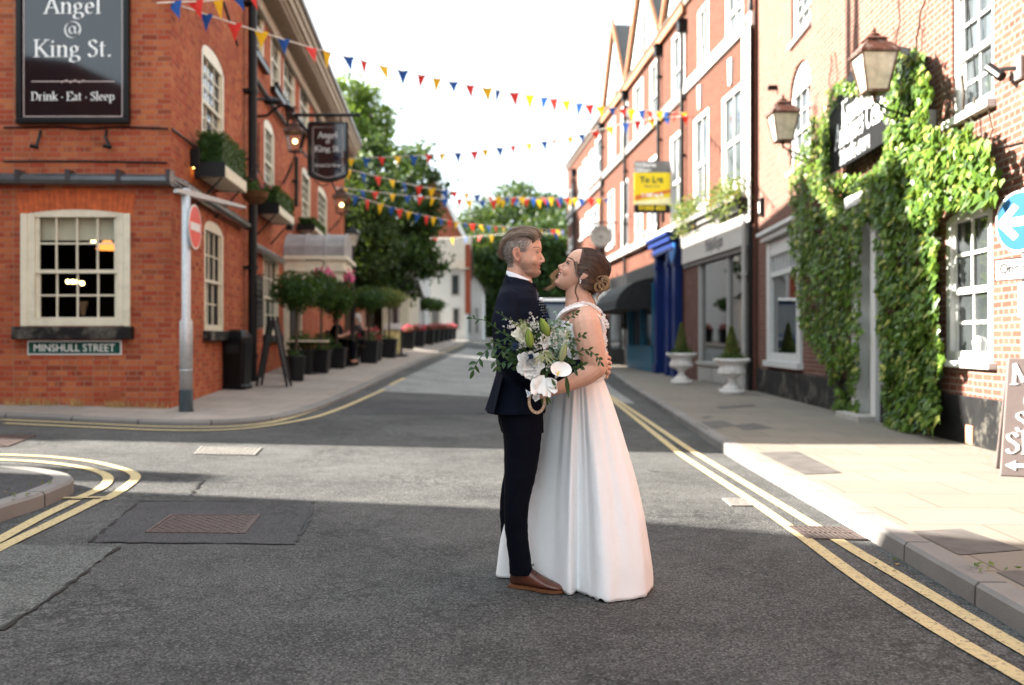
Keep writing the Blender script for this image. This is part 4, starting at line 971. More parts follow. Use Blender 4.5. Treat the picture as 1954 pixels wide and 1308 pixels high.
farhouse('cream_bay_house', 'narrow cream house beside the clipped trees', 'house', (wx(757, 46), 48, 0), 1.2, 5, wz(560, 46)-.8, .6, 0, 'cream', 'slate', [(0, .8, .4, 1.5, 0)], 'x', base=.8)
# low brick pier at the bend
bp = thing('brick_gate_pier', 'small brick gate pier by the planters at the bend', 'gate pier', P(896, 640, .05)); m = MB(); m.box((-.3, -.3, -.2), (.3, .3, 1.25)); m.box((-.36, -.36, 1.25), (.36, .36, 1.35)); m.build('pier', M['brick_red'], bp, bevel=.02)
# ================================================================== LETTERING
def textobj(s, size, mat, parent, fr, ax, ay, align='CENTER', name='lettering', depth=.003, sx=1.0, bold=0.0):
    cu = bpy.data.curves.new('t', 'FONT'); cu.body = s; cu.size = size; cu.align_x = align; cu.extrude = depth; cu.offset = bold
    o = bpy.data.objects.new('t', cu); C.objects.link(o)
    dg = bpy.context.evaluated_depsgraph_get(); dg.update(); me = bpy.data.meshes.new_from_object(o.evaluated_get(dg))
    bpy.data.objects.remove(o)
    ax, ay, fr = Vector(ax), Vector(ay), Vector(fr); az = ax.cross(ay)
    vs = [fr+ax*(v.co.x*sx)+ay*v.co.y+az*v.co.z for v in me.vertices]; fs = [tuple(p.vertices) for p in me.polygons]
    bpy.data.meshes.remove(me)
    m = MB(); m.add(vs, fs); return m.build(name, mat, parent, world=True)
def arc(cx, cy, rx, ry, a0, a1, n=12): return [(cx+rx*math.cos(R(a0+(a1-a0)*k/n)), cy+ry*math.sin(R(a0+(a1-a0)*k/n))) for k in range(n+1)]
S_ = [(.37,.56),(.30,.66),(.20,.68),(.10,.63),(.08,.52),(.16,.42),(.28,.35),(.37,.26),(.36,.10),(.24,.0),(.12,.01),(.05,.12)]
s_ = [(.25,.36),(.20,.44),(.12,.44),(.06,.37),(.10,.27),(.22,.19),(.25,.09),(.17,.0),(.08,.01),(.04,.09)]
GL = {   # width, strokes
 'A': (.66, [[(.06,.0),(.33,.68)],[(.33,.70),(.58,.0)],[(.16,.24),(.46,.24)],[(-.02,0),(.15,0)],[(.46,0),(.68,0)]]),
 'K': (.64, [[(.12,.68),(.12,0)],[(.55,.68),(.14,.28)],[(.24,.38),(.56,0)],[(.02,.68),(.24,.68)],[(.02,0),(.24,0)],[(.44,.68),(.64,.68)],[(.46,0),(.68,0)]]),
 'S': (.44, [S_]), 'D': (.62, [[(.12,.68),(.12,0)],[(.02,.68),(.22,.68)]+arc(.24,.34,.30,.34,90,-90)+[(.02,0)]]),
 'E': (.54, [[(.12,.68),(.12,0)],[(.02,.68),(.48,.68)],[(.48,.68),(.50,.54)],[(.12,.36),(.38,.36)],[(.02,0),(.48,0)],[(.50,.16),(.48,0)]]),
 'C': (.58, [arc(.34,.34,.28,.34,40,320,16),[(.54,.66),(.54,.5)]]), 'T': (.56, [[(.28,.68),(.28,0)],[(.02,.68),(.54,.68)],[(.02,.68),(.02,.55)],[(.54,.68),(.54,.55)],[(.18,0),(.38,0)]]),
 'M': (.78, [[(.1,.0),(.13,.68)],[(.13,.68),(.38,.08)],[(.38,.08),(.64,.68)],[(.66,.68),(.68,0)],[(.0,0),(.2,0)],[(.56,0),(.78,0)]]),
 'n': (.50, [[(.10,.45),(.10,0)],[(.10,.30),(.18,.42),(.28,.45),(.37,.38),(.38,.25),(.38,0)],[(.02,0),(.19,0)],[(.30,0),(.47,0)],[(.02,.44),(.10,.44)]]),
 'g': (.46, [arc(.20,.30,.13,.14,0,360,14),[(.33,.40),(.45,.43)],[(.14,.17),(.08,.10),(.14,.04),(.30,.03),(.40,-.04),(.38,-.16),(.22,-.21),(.06,-.17),(.05,-.07),(.13,.02)]]),
 'e': (.42, [[(.06,.25),(.36,.26)],arc(.21,.225,.15,.225,10,310,14)]), 'l': (.25, [[(.12,.72),(.12,0)],[(.03,.70),(.12,.71)],[(.03,0),(.21,0)]]),
 'i': (.25, [[(.12,.45),(.12,0)],[(.03,.44),(.12,.44)],[(.03,0),(.21,0)],[(.12,.64),(.12,.57)]]), 't': (.31, [[(.13,.60),(.13,.10),(.18,.01),(.27,.04)],[(.03,.44),(.27,.44)]]),
 '.': (.2, [[(.10,.08),(.10,0)]]), ':': (.2, [[(.10,.08),(.10,0)],[(.10,.42),(.10,.34)]]), '\u00b7': (.22, [[(.11,.28),(.11,.2)]]), ' ': (.24, []),
 'r': (.36, [[(.10,.45),(.10,0)],[(.10,.30),(.18,.43),(.30,.42)],[(.02,0),(.20,0)],[(.02,.44),(.10,.44)]]),
 'k': (.48, [[(.10,.72),(.10,0)],[(.38,.44),(.12,.18)],[(.20,.26),(.42,0)],[(.02,0),(.2,0)],[(.30,.44),(.45,.44)],[(.34,0),(.48,0)],[(.02,.7),(.1,.71)]]),
 'a': (.42, [[(.07,.36),(.16,.45),(.27,.41),(.29,.30),(.29,.06),(.38,.01)],[(.29,.27),(.12,.20),(.06,.10),(.12,.01),(.22,.03),(.29,.12)]]),
 'p': (.48, [[(.10,.45),(.10,-.20)],arc(.24,.225,.16,.225,150,-150,14),[(.02,-.2),(.2,-.2)],[(.02,.44),(.10,.44)]]),
 'q': (.48, [[(.38,.45),(.38,-.20)],arc(.23,.225,.15,.225,30,330,14)]), 'd': (.48, [[(.38,.72),(.38,0)],arc(.23,.225,.15,.225,30,330,14)]),
 'u': (.50, [[(.10,.45),(.10,.12),(.18,.0),(.30,.06),(.38,.16)],[(.38,.45),(.38,0)]]), 's': (.30, [s_]), 'o': (.44, [arc(.22,.225,.16,.225,90,450,16)]),
 'f': (.30, [[(.28,.66),(.20,.72),(.13,.62),(.13,0)],[(.03,.44),(.26,.44)]]), 'h': (.5, [[(.10,.72),(.10,0)],[(.10,.30),(.18,.42),(.28,.45),(.37,.38),(.38,.25),(.38,0)],[(.02,0),(.19,0)],[(.30,0),(.47,0)]]),
 'w': (.62, [[(.04,.45),(.18,0)],[(.18,0),(.31,.42)],[(.31,.45),(.45,0)],[(.45,0),(.58,.45)],[(.0,.45),(.12,.45)]]),
 '@': (.92, [arc(.46,.28,.40,.42,-40,300,26),arc(.43,.27,.15,.19,20,380,14),[(.60,.44),(.58,.16),(.68,.10),(.78,.18),(.86,.32)]]),
 '0': (.44, [arc(.22,.30,.16,.30,90,450,16)]), '1': (.3, [[(.15,.6),(.15,0)],[(.05,.52),(.15,.6)]]), '5': (.42, [[(.10,.60),(.36,.60)],[(.11,.60),(.09,.36),(.2,.4),(.34,.32),(.35,.12),(.22,0),(.08,.05)]]),
 '6': (.42, [[(.34,.58),(.18,.5),(.08,.3),(.08,.15)],arc(.21,.17,.13,.17,0,360,12)]), '4': (.42, [[(.28,.6),(.05,.2)],[(.05,.2),(.38,.2)],[(.29,.6),(.29,0)]]), '9': (.42, [arc(.2,.42,.13,.17,0,360,12),[(.33,.42),(.32,.2),(.12,0)]]), '8': (.42, [arc(.21,.45,.12,.14,0,360,12), arc(.21,.15,.15,.16,0,360,12)]),
}
def smooth(p, n=4):
    if len(p) < 3 or len(p) > 11: return p
    q = [p[0]]+list(p)+[p[-1]]; o = []
    for i in range(1, len(q)-2):
        for k in range(n):
            t = k/n; a, b, c, d = q[i-1], q[i], q[i+1], q[i+2]
            o.append(tuple(.5*((2*b[j])+(-a[j]+c[j])*t+(2*a[j]-5*b[j]+4*c[j]-d[j])*t*t+(-a[j]+3*b[j]-3*c[j]+d[j])*t**3) for j in (0, 1)))
    return o+[p[-1]]
def pen(s, size, mat, parent, at, ax, ay, nib=(.045, .016), soft=True, align='CENTER', track=.03, name='lettering', squeeze=1.0, th=.006, arch=None):
    """words drawn with a broad-nib pen: every stroke a thin raised shape"""
    ax, ay, at = Vector(ax), Vector(ay), Vector(at); az = ax.cross(ay)
    tot = sum((GL[c][0]+track)*squeeze for c in s); x = -tot/2 if align == 'CENTER' else 0.0
    m = MB(); lay = 0
    for c in s:
        w_, st = GL[c]
        for p in st:
            p = smooth(p) if soft else p[::(3 if len(p) > 11 else 1)]+([p[-1]] if len(p) > 11 else [])
            for a, b in zip(p, p[1:]):
                lay += 1; z = th+(lay % 7)*th*.04
                nx, ny = nib; qs = []
                cr = (b[0]-a[0])*ny-(b[1]-a[1])*nx
                pts = [(a[0]-nx, a[1]-ny), (a[0]+nx, a[1]+ny), (b[0]+nx, b[1]+ny), (b[0]-nx, b[1]-ny)]
                if abs(cr) < 1e-5: continue
                vs = []
                for (u, v) in pts:
                    U = (x+u*squeeze)*size; V = v*size
                    if arch: V += arch*(1-(U/(tot*size/2))**2)
                    vs.append(at+ax*U+ay*V+az*z)
                m.add(vs+[v-az*z for v in vs], [(0, 1, 2, 3), (0, 4, 5, 1), (1, 5, 6, 2), (2, 6, 7, 3), (3, 7, 4, 0)])
        x += (w_+track)*squeeze
    return m.build(name, mat, parent, world=True)
XZ = ((1, 0, 0), (0, 0, 1))
# ---- big board on the pub's front
a0, z1 = LF.px(33, 0, .04); a1, z0 = LF.px(248, 237, .04); z1 = z0+2.35
t = thing('pub_sign_board', 'large glossy black name board fixed high on the front of the pub', 'pub sign', LF.pt((a0+a1)/2, z0, .0))
m = MB(); LF.box(m, a0, a1, 0, .06, z0, z1); m.build('panel', M['board'], t, world=True)
m = MB(); f = .075
for q in ((a0, a1, z0, z0+f), (a0, a1, z1-f, z1), (a0, a0+f, z0+f, z1-f), (a1-f, a1, z0+f, z1-f)): LF.box(m, q[0], q[1], .06, .10, q[2], q[3])
m.build('frame', M['black'], t, world=True, bevel=.012)
m = MB(); f = .095; g_ = .107
for q in ((a0+f, a1-f, z0+f, z0+g_), (a0+f, a1-f, z1-g_, z1-f), (a0+f, a0+g_, z0+g_, z1-g_), (a1-g_, a1-f, z0+g_, z1-g_)): LF.box(m, q[0], q[1], .06, .064, q[2], q[3])
zz = LF.px(140, 158)[1]; LF.box(m, (a0+a1)/2-.58, (a0+a1)/2+.58, .06, .063, zz-.006, zz+.006)
for k in range(-2, 3): m.tube([LF.pt((a0+a1)/2+k*.06-.04, zz-.02*(-1)**k, .065), LF.pt((a0+a1)/2+k*.06+.04, zz+.02*(-1)**k, .065)], .006, 5)
m.build('gilt_line', M['pinkish'], t, world=True)
mid = (a0+a1)/2
for s, y, sz, nb in (('Angel', 29, .34, (.045, .016)), ('@', 70, .27, (.03, .014)), ('King St.', 111, .345, (.045, .016)), ('Drink \u00b7 Eat \u00b7 Sleep', 194, .17, (.042, .016))):
    zz = LF.px(140, y)[1]; pen(s, sz, M['letter'], t, LF.pt(mid, zz, .061), *XZ, nib=nb, track=.02 if len(s) < 9 else .0, th=.006)
# ---- street name plate
a0, z1 = LF.px(53, 650); a1, z0 = LF.px(233, 678)
t = thing('street_name_plate', 'green street name plate under the window of the pub', 'street sign', LF.pt((a0+a1)/2, z0, 0))
m = MB(); LF.box(m, a0, a1, 0, .02, z0, z1); m.build('plate', M['signwhite'], t, world=True, bevel=.008)
m = MB(); LF.box(m, a0+.022, a1-.022, .02, .023, z0+.022, z1-.022); m.build('field', M['signgreen'], t, world=True)
textobj('MINSHULL STREET', .15, M['letter'], t, LF.pt((a0+a1)/2, z0+.052, .026), *XZ, sx=.93, bold=.0)
# ---- hanging pub sign on its wrought bracket
Yh = 20.6
t = thing('hanging_pub_sign', 'black hanging pub sign on a scrolled iron bracket beside the lantern', 'pub sign', W(625, 345, Yh))
x0, x1 = wx(590, Yh), wx(662, Yh); zt, zb = wz(236, Yh), wz(345, Yh); m = MB()
n = 10; poly = [(x0, zt), (x0, zb+.12)]+[(x0+(x1-x0)*k/n, zb+.12-.12*math.sin(math.pi*k/n)) for k in range(1, n)]+[(x1, zb+.12), (x1, zt)]
m.prism(poly, (0, Yh, 0), (1, 0, 0), (0, 0, 1), (0, -1, 0), -.03, .03); m.build('panel', M['board'], t, world=True)
m = MB(); m.tube([Vector((u, Yh, v)) for u, v in poly]+[Vector((x0, Yh, zt))], .04, 6); m.build('frame', M['iron'], t, world=True)
c = (x0+x1)/2
m = MB(); e = .085
ip = [(x0+e, zt-e), (x0+e, zb+.17)]+[(x0+e+(x1-x0-2*e)*k/n, zb+.17-.11*math.sin(math.pi*k/n)) for k in range(1, n)]+[(x1-e, zb+.17), (x1-e, zt-e), (x0+e, zt-e)]
m.tube([Vector((u, Yh-.033, v)) for u, v in ip], .006, 4); m.build('gilt_line', M['pinkish'], t, world=True)
for s, y, sz in (('Angel', 264, .17), ('@', 274, .09), ('King St.', 290, .17), ('Drink Eat Sleep', 319, .085)):
    pen(s, sz, M['letter'], t, (c, Yh-.031, wz(y, Yh)), *XZ, nib=(.04, .015), track=.02)
m = MB(); ws_ = LS.px(500); wp = LS.pt(ws_, wz(222, Yh), 0)
m.tube([(wx(563, Yh), Yh, wz(220, Yh)), (wx(683, Yh), Yh, wz(220, Yh))], .035, 8); m.ball((wx(684, Yh), Yh, wz(220, Yh)), .05)
m.tube([W(490, 223, Yh), W(510, 221, Yh), W(522, 210, Yh), W(536, 201, Yh), W(552, 203, Yh), W(562, 214, Yh)], .03, 6)
for k in range(3): m.tube([W(548+k*6+10*math.cos(a*.7), 216+12*math.sin(a*.7), Yh) for a in range(9)], .014, 5)
m.tube([W(561, 218, Yh), W(590, 255, Yh), W(594, 270, Yh)], .022, 5); m.tube([W(549, 205, Yh), W(549, 262, Yh)], .03, 6)
for xx in (605, 650): m.tube([W(xx, 221, Yh), W(xx, 237, Yh)], .012, 5)
m.tube([W(600, 345, Yh), W(615, 356, Yh), W(628, 350, Yh)], .012, 5); m.tube([W(632, 346, Yh), W(645, 372, Yh)], .02, 5)
m.build('bracket', M['iron'], t, world=True)
# ---- lanterns
def lantern(name, label, at, size, lit=False, group=None, arm=None, mat='copper'):
    """at: centre of the glass body; size: top width; the lantern stands on an iron arm"""
    t = thing(name, label, 'lantern', at, group=group); s = size/2; h = size*1.05; m = MB()
    def sq(r, z): return [Vector((x*r, y*r, z)) for x, y in ((-1, -1), (1, -1), (1, 1), (-1, 1))]
    m.loft([sq(s*1.12, h*.5), sq(s*1.12, h*.56), sq(s*.7, h*.80), sq(s*.62, h*.80), sq(s*.5, h*.9), sq(s*.62, h*.92), sq(s*.3, h*1.02)]); m.lathe([(s*.3, h*1.0), (s*.34, h*1.08), (s*.1, h*1.14), (s*.14, h*1.2), (0.001, h*1.3)], seg=10)
    m.build('hood', M[mat], t)
    m = MB(); th = size*.03
    for (x, y) in ((-1, -1), (1, -1), (1, 1), (-1, 1)): m.tube([Vector((x*s*1.0, y*s*1.0, h*.5)), Vector((x*s*.6, y*s*.6, -h*.5))], th, 5)
    m.loft([sq(s*.66, -h*.53), sq(s*.66, -h*.47)]); m.lathe([(.001, -h*.75), (s*.12, -h*.7), (s*.1, -h*.6), (s*.3, -h*.52)], seg=8)
    m.build('frame', M[mat], t)
    m = MB(); a, b = sq(s*.95, h*.49), sq(s*.57, -h*.46); m.add(a+b, [(0, 1, 5, 4), (1, 2, 6, 5), (2, 3, 7, 6), (3, 0, 4, 7)]); m.build('glass', M['lampglass'] if not lit else M['clear'], t)
    if lit: m = MB(); m.ball((0, 0, h*.05), size*.13); m.build('bulb', M['lampglow'], t)
    if arm is not None:
        m = MB(); A = Vector(arm)-Vector(at); B = Vector((0, 0, -h*.72))
        m.tube([B, Vector((A.x, A.y, -h*.72))], .016, 6); m.tube([B+Vector((A.x, A.y, 0))*.15, Vector((A.x*.35, A.y*.35, -h*.95)), Vector((A.x*.7, A.y*.7, -h*.9)), Vector((A.x, A.y, -h*.75))], .012, 5)
        for k in range(2): m.tube([Vector((A.x, A.y, 0))*(.2+.25*k)+Vector((A.normalized().x*.07*math.cos(q), A.normalized().y*.07*math.cos(q), -h*.82+.06*math.sin(q))) for q in (0, 1, 2, 3, 4, 5)], .009, 4)
        m.build('bracket', M['iron'], t)
    return t
lg = 'wall lanterns'
lantern('wall_lantern', 'larger copper-topped lantern in front of the black banner', W(1668, 142, 12.0), .42, arm=RF.pt(RF.px(1722), 0, 0), mat='copper')
lantern('wall_lantern', 'smaller copper-topped lantern left of the ivy by the arched window', W(1494, 245, 16.6), .42, arm=RF.pt(RF.px(1546), 0, 0), mat='copper')
lantern('wall_lantern', 'lit copper lantern under the bracket of the hanging pub sign', W(563, 272, 20.3), .36, lit=True, arm=LS.pt(LS.px(540), 0, 0))
lantern('wall_lantern', 'lit lantern above the lead canopy further along the pub', W(652, 393, 30), .45, lit=True, arm=LS.pt(LS.px(628), 0, 0))
# ---- no-entry sign on a grey post
b = P(355, 785, .055); Yp = b.y
t = thing('no_entry_sign_post', 'grey post with red no-entry disc at the pub corner', 'road sign', b)
m = MB(); zc = wz(608, Yp); m.lathe([(.088, .28), (.088, zc-b.z-.05), (.06, zc-b.z), (.06, wz(362, Yp)-b.z), (.03, wz(361, Yp)-b.z+.01)], seg=16); m.lathe([(.091, zc-b.z-1.0+.28), (.091, zc-b.z-.98+.28)], seg=16); m.build('post', M['galv'], t, smooth=True)
m = MB(); m.lathe([(.12, -.02), (.095, .02), (.092, .29)], seg=16); m.build('base_band', M['postblack'], t, smooth=True)
ang = R(92); nrm = Vector((math.sin(ang), -math.cos(ang), 0)); sd = Vector((nrm.y, -nrm.x, 0))*-1; cz = wz(432, Yp)-b.z; cc = Vector((0, 0, cz))+nrm*.09
sd = Vector((math.cos(ang), math.sin(ang), 0))
def disc(r, a, b_, n=28): m = MB(); m.prism([(r*math.cos(2*math.pi*k/n), r*math.sin(2*math.pi*k/n)) for k in range(n)], cc+Vector((.10*sd.x, .10*sd.y, 0)), sd, (0, 0, 1), nrm, a, b_); return m
disc(.31, 0, .008).build('disc', M['signwhite'], t); disc(.285, .008, .010).build('red_field', M['signred'], t)
m = MB(); o_ = cc+Vector((.10*sd.x, .10*sd.y, 0)); m.prism([(-.235, -.055), (.235, -.055), (.235, .055), (-.235, .055)], o_, sd, (0, 0, 1), nrm, .010, .012); m.build('white_bar', M['signwhite'], t)
m = MB(); m.prism([(-.16, -.02), (.1, -.03), (.95, -.015), (.95, .02), (.05, .05), (-.16, .03)], Vector((0, 0, wz(370, Yp)-b.z)), (.62, .78, -.1), (0, 0, 1), (.78, -.62, 0), -.05, .06)
m.build('lamp_head', M['galv'], t)
# ---- one-way signs on the right
Yq = 9.3; ps = Vector((wx(1950, Yq), Yq, 0))
base = Vector((ps.x+.02, ps.y, g(ps.x, ps.y)+.055))
t = thing('one_way_sign_post', 'grey post with blue arrow disc and one-way plate by the sash window', 'road sign', base)
m = MB(); m.lathe([(.038, -.05), (.038, wz(360, Yq)-base.z), (.001, wz(360, Yq)-base.z+.01)], (.02, 0, 0), 12); m.build('post', M['galv'], t, smooth=True)
an = R(-73); sd = Vector((math.cos(an), math.sin(an), 0)); nrm = Vector((sd.y, -sd.x, 0)); cz = wz(423, Yq)-base.z; r_ = .288
cc = Vector((-.02, 0, cz))+nrm*.03
def pz(poly, a, b_, mat, name, o=None): m = MB(); m.prism(poly, o or cc, sd, (0, 0, 1), nrm, a, b_); return m.build(name, mat, t)
ci = lambda r, n=32: [(r*math.cos(2*math.pi*k/n), r*math.sin(2*math.pi*k/n)) for k in range(n)]
pz(ci(r_), 0, .006, M['signwhite'], 'disc'); pz(ci(r_-.018), .006, .008, M['signblue'], 'blue_field')
pz([(-.27, 0), (-.06, -.17), (.0, -.13), (-.11, -.04), (.25, -.04), (.25, .04), (-.11, .04), (.0, .13), (-.06, .17)], .008, .010, M['signwhite'], 'arrow')
o2 = cc+Vector((0, 0, wz(513, Yq)-wz(423, Yq))); pz([(-.30, -.105), (.32, -.105), (.32, .105), (-.30, .105)], 0, .006, M['signwhite'], 'plate', o2)
m = MB(); 
for q in ((-.30, .32, .09, .105), (-.30, .32, -.105, -.09), (-.30, -.285, -.09, .09), (.305, .32, -.09, .09)): m.prism([(q[0], q[2]), (q[1], q[2]), (q[1], q[3]), (q[0], q[3])], o2, sd, (0, 0, 1), nrm, .006, .008)
m.build('plate_border', M['black'], t)
textobj('One way', .135, M['black'], t, base+o2+sd*-.235+nrm*.009+Vector((0, 0, -.035)), sd, (0, 0, 1), align='LEFT', depth=.001, bold=.004)
o3 = cc+sd*.17+Vector((0, 0, wz(572, Yq)-wz(423, Yq))); pz([(-.20, -.16), (.2, -.16), (.2, .16), (-.20, .16)], -.02, -.012, M['signwhite'], 'notice', o3)
rr = random.Random(3); m = MB()
for k, (cm) in enumerate(('signblue', 'signred', 'pred')):
    m = MB(); q0 = (-.14+k*.05, -.03+k*.02); m.prism([q0, (q0[0]+.06, q0[1]-.02), (q0[0]+.07, q0[1]+.05), (q0[0]+.02, q0[1]+.08)], o3, sd, (0, 0, 1), nrm, -.012, -.010+k*.001); m.build('notice_picture', M[cm], t)
# ---- banner over the antiques door
t = thing('antiques_banner', 'black arched antiques banner with white blackletter words above the ivy-framed door', 'shop sign', RF.pt(RF.px(1640), 3.2, .3))
o = .26; b0 = RF.px(1582, None, o); b1 = RF.px(1735, None, o); zb = RF.px(1582, 335, o)[1]; zs = RF.px(1582, 219, o)[1]; wd = b0-b1
n = 14; poly = [(b0, zb), (b0, zs)]+[(b0-wd*k/n, zs+.42*math.sin(math.pi*k/n)) for k in range(1, n)]+[(b1, zs), (b1, zb)]
m = MB(); m.prism(poly, RF.pt(0, 0), RF.d, (0, 0, 1), RF.n, o-.02, o); m.build('sheet', M['banner'], t, world=True)
m = MB()
for a in (b0-.1, b1+.1): m.tube([RF.pt(a, zs-.1, o-.02), RF.pt(a, zs-.1, 0)], .02, 5)
m.build('stay', M['iron'], t, world=True)
bx_ = -RF.d; cm_ = (b0+b1)/2
L = lambda x, y: RF.px(x, y, o)
for s, xy, sz, nb in (('Knutsford', (1607, 242), .50, (.038, .034)), ('Antiques Centre', (1594, 287), .50, (.036, .034)), ('Tel:01565 654091', (1602, 317), .30, (.034, .030))):
    a, z = L(*xy); pen(s, sz, M['letter'], t, RF.pt(a, z, o+.001), bx_, (0, 0, 1), nib=nb, soft=False, align='LEFT', track=.0, squeeze=.82 if s[0] != 'T' else .8)
# ---- sandwich board at the right edge
b = P(1950, 903, .11); t = thing('sandwich_board', 'grey sandwich board with white words and an arrow at the right edge', 'sandwich board', b, rz=R(-22))
m = MB(); tl = .16; Hh = .98
for sg in (-1, 1):
    m.hexa([(-.19, sg*.26-.02, 0), (.45, sg*.26-.02, 0), (.45, sg*.26+.02, 0), (-.19, sg*.26+.02, 0), (-.11, sg*.03-.02, Hh), (.40, sg*.03-.02, Hh), (.40, sg*.03+.02, Hh), (-.11, sg*.03+.02, Hh)])
m.build('panel', plain('board_grey', (.13, .105, .098), .6, var=.08), t, bevel=.01)
ayv = Vector((0, .23, Hh)).normalized(); mtx = Matrix.Rotation(R(-22), 4, 'Z')
def bp_(u, v): return b+(mtx @ Vector((u, -.282+.23*v/Hh, v)))
axv = mtx @ Vector((1, 0, 0)); ayv = mtx @ ayv
for s, u, v, sz in (('M', -.095, .76, .26), ('C', .0, .56, .2), ('Sw', -.07, .37, .24), ('Sho', -.145, .19, .25)):
    pen(s, sz, M['letter'], t, bp_(u, v), axv, ayv, nib=(.05, .02), align='LEFT', th=.004)
m = MB(); m.prism([(-.17, 0), (-.09, -.04), (-.09, -.015), (.2, -.015), (.2, .015), (-.09, .015), (-.09, .04)], bp_(.02, .09), axv, ayv, axv.cross(ayv), 0, .004); m.build('arrow', M['letter'], t, world=True)
# ---- "To Let" board
Yt = 30.5; t = thing('to_let_board', 'yellow estate agent board projecting from the brick terrace', 'letting board', W(1245, 405, Yt))
x0, x1 = wx(1210, Yt), wx(1279, Yt); Z = lambda y: wz(y, Yt)
def bd(y0, y1, mt, nm, d=0.0, xa=x0, xb=x1): m = MB(); m.box((xa, Yt-.02-d, Z(y1)), (xb, Yt+.02, Z(y0))); return m.build(nm, M[mt], t, world=True)
bd(308, 330, 'greydark', 'header'); bd(330, 391, 'yellow', 'panel'); bd(391, 404, 'black', 'phone_strip'); bd(404, 407, 'black', 'foot')
m = MB(); m.prism([(x0, Z(383)), (x1, Z(368)), (x1, Z(362)), (x0, Z(374))], (0, Yt-.024, 0), (1, 0, 0), (0, 0, 1), (0, -1, 0), 0, .002); m.build('orange_band', M['orange'], t, world=True)
m = MB(); m.prism([(x0, Z(391)), (x1, Z(391)), (x1, Z(377)), (x0, Z(385))], (0, Yt-.0235, 0), (1, 0, 0), (0, 0, 1), (0, -1, 0), 0, .002); m.build('pale_band', plain('pale_yellow', (.8, .72, .4), .5), t, world=True)
TX = lambda s, x, y, sz, mt, **k: textobj(s, sz, M[mt], t, (wx(x, Yt), Yt-.03, Z(y)), *XZ, **k)
TX('Williams', 1212, 319, .19, 'letter', align='LEFT', bold=.006, sx=.95); TX('Sillitoe', 1212, 329, .19, 'letter', align='LEFT', bold=.006, sx=.95)
gd = M['signgreen']; TX('To Let', 1243, 349, .26, 'signgreen', bold=.008); TX('Retail Unit', 1244, 358, .11, 'greydark'); TX('1,160 sq ft', 1244, 376, .16, 'letter', bold=.006); TX('01565 000 000' if False else '01565 652', 1244, 401, .19, 'yellow', bold=.006)
m = MB(); m.box((wx(1262, Yt), Yt-.03, Z(425)), (wx(1268, Yt), Yt+.03, Z(404))); m.tube([(x1, Yt, Z(312)), (wx(1290, Yt), Yt+.1, Z(312))], .03, 6); m.build('bracket', M['iron'], t, world=True)
# ---- round hanging sign
Yr = 39.8; t = thing('round_hanging_sign', 'round grey sign hanging from a thin bracket above the bride', 'shop sign', W(1147, 471, Yr)); m = MB()
c = W(1147, 451, Yr); r = 21*Yr/F; m.prism([(r*math.cos(k*math.pi/16), r*math.sin(k*math.pi/16)) for k in range(32)], c, (1, 0, 0), (0, 0, 1), (0, -1, 0), -.03, .03); m.build('disc', plain('zinc_disc', (.30, .29, .27), .5, var=.1), t, world=True)
m = MB(); m.tube([c+Vector((r*.93*math.cos(k*math.pi/12), -.035, r*.93*math.sin(k*math.pi/12))) for k in range(25)], .014, 4); m.tube([c+Vector((r*.5*math.cos(k*math.pi/12), -.035, r*.5*math.sin(k*math.pi/12))) for k in range(5, 20)], .014, 4)
m.ball(c+Vector((0, -.03, -.03)), (.10, .02, .06)); m.build('emblem', M['greydark'], t, world=True)
m = MB(); q = (0, 0)
for k in range(7): an = R(150-20*k); p_ = c+Vector((r*.68*math.cos(an), -.036, r*.68*math.sin(an))); m.box((p_.x-.035, p_.y-.004, p_.z-.03), (p_.x+.035, p_.y+.004, p_.z+.03))
m.build('lettering', M['greydark'], t, world=True)
m = MB(); m.tube([W(1122, 425, Yr), W(1178, 425, Yr)], .028, 6); m.tube([W(1147, 425, Yr), W(1147, 431, Yr)], .02, 5); m.tube([W(1176, 425, Yr), W(1173, 433, Yr), W(1176, 440, Yr)], .02, 5); m.build('bracket', M['iron'], t, world=True)
# ---- blue plaque, fascia lettering, alarm box, spotlight, wall lights, camera, flood lights, wall board
a, z = TF.px(1300, 480); t = thing('blue_oval_plaque', 'blue oval plaque between the blue and grey shopfronts', 'plaque', TF.pt(a, z, .26))
m = MB(); m.prism([(.36*math.cos(k*math.pi/14), .30*math.sin(k*math.pi/14)) for k in range(28)], TF.pt(a, z, .25), TF.d, (0, 0, 1), TF.n, 0, .04); m.build('disc', plain('plaque_blue', (.02, .14, .42), .4), t, world=True)
a, z = TF.px(1398, 475, .16); pen('Philip Morgan', .34, M['black'], g1, TF.pt(TF.px(1338, None, .16), tz(1365, 484)+.02, .162), -TF.d, (0, 0, 1), nib=(.035, .02), align='LEFT', squeeze=.7, track=.0) if False else None
GL['P'] = (.52, [[(.12,.68),(.12,0)],[(.02,.68),(.24,.68)]+arc(.25,.51,.2,.17,90,-90)+[(.12,.34)],[(.02,0),(.22,0)]]); GL['&'] = (.5, [[(.42,.0),(.12,.45),(.18,.62),(.3,.55),(.26,.42),(.06,.22),(.08,.05),(.2,.0),(.4,.22)]])
pen('Philip&Morgan'.replace('Morgan', 'Kegan') if False else 'Philip&Kegan', .42, M['greydark'], g1, TF.pt(TF.px(1346, None, .16), fz0+.14, .162), -TF.d, (0, 0, 1), nib=(.04, .03), align='LEFT', squeeze=.75, track=.0)
def small(name, label, cat, fc, x, y, hw, hh, d, mat, extra=None, bev=.02, group=None):
    a, z = fc.px(x, y, d/2); t = thing(name, label, cat, fc.pt(a, z-hh, 0), group=group); m = MB(); fc.box(m, a-hw, a+hw, 0.0, d, z-hh, z+hh); m.build('case', M[mat], t, world=True, bevel=bev)
    if extra:
        m = MB(); extra(m, a, z); m.build('front', M['signwhite'], t, world=True)
    return t, a, z
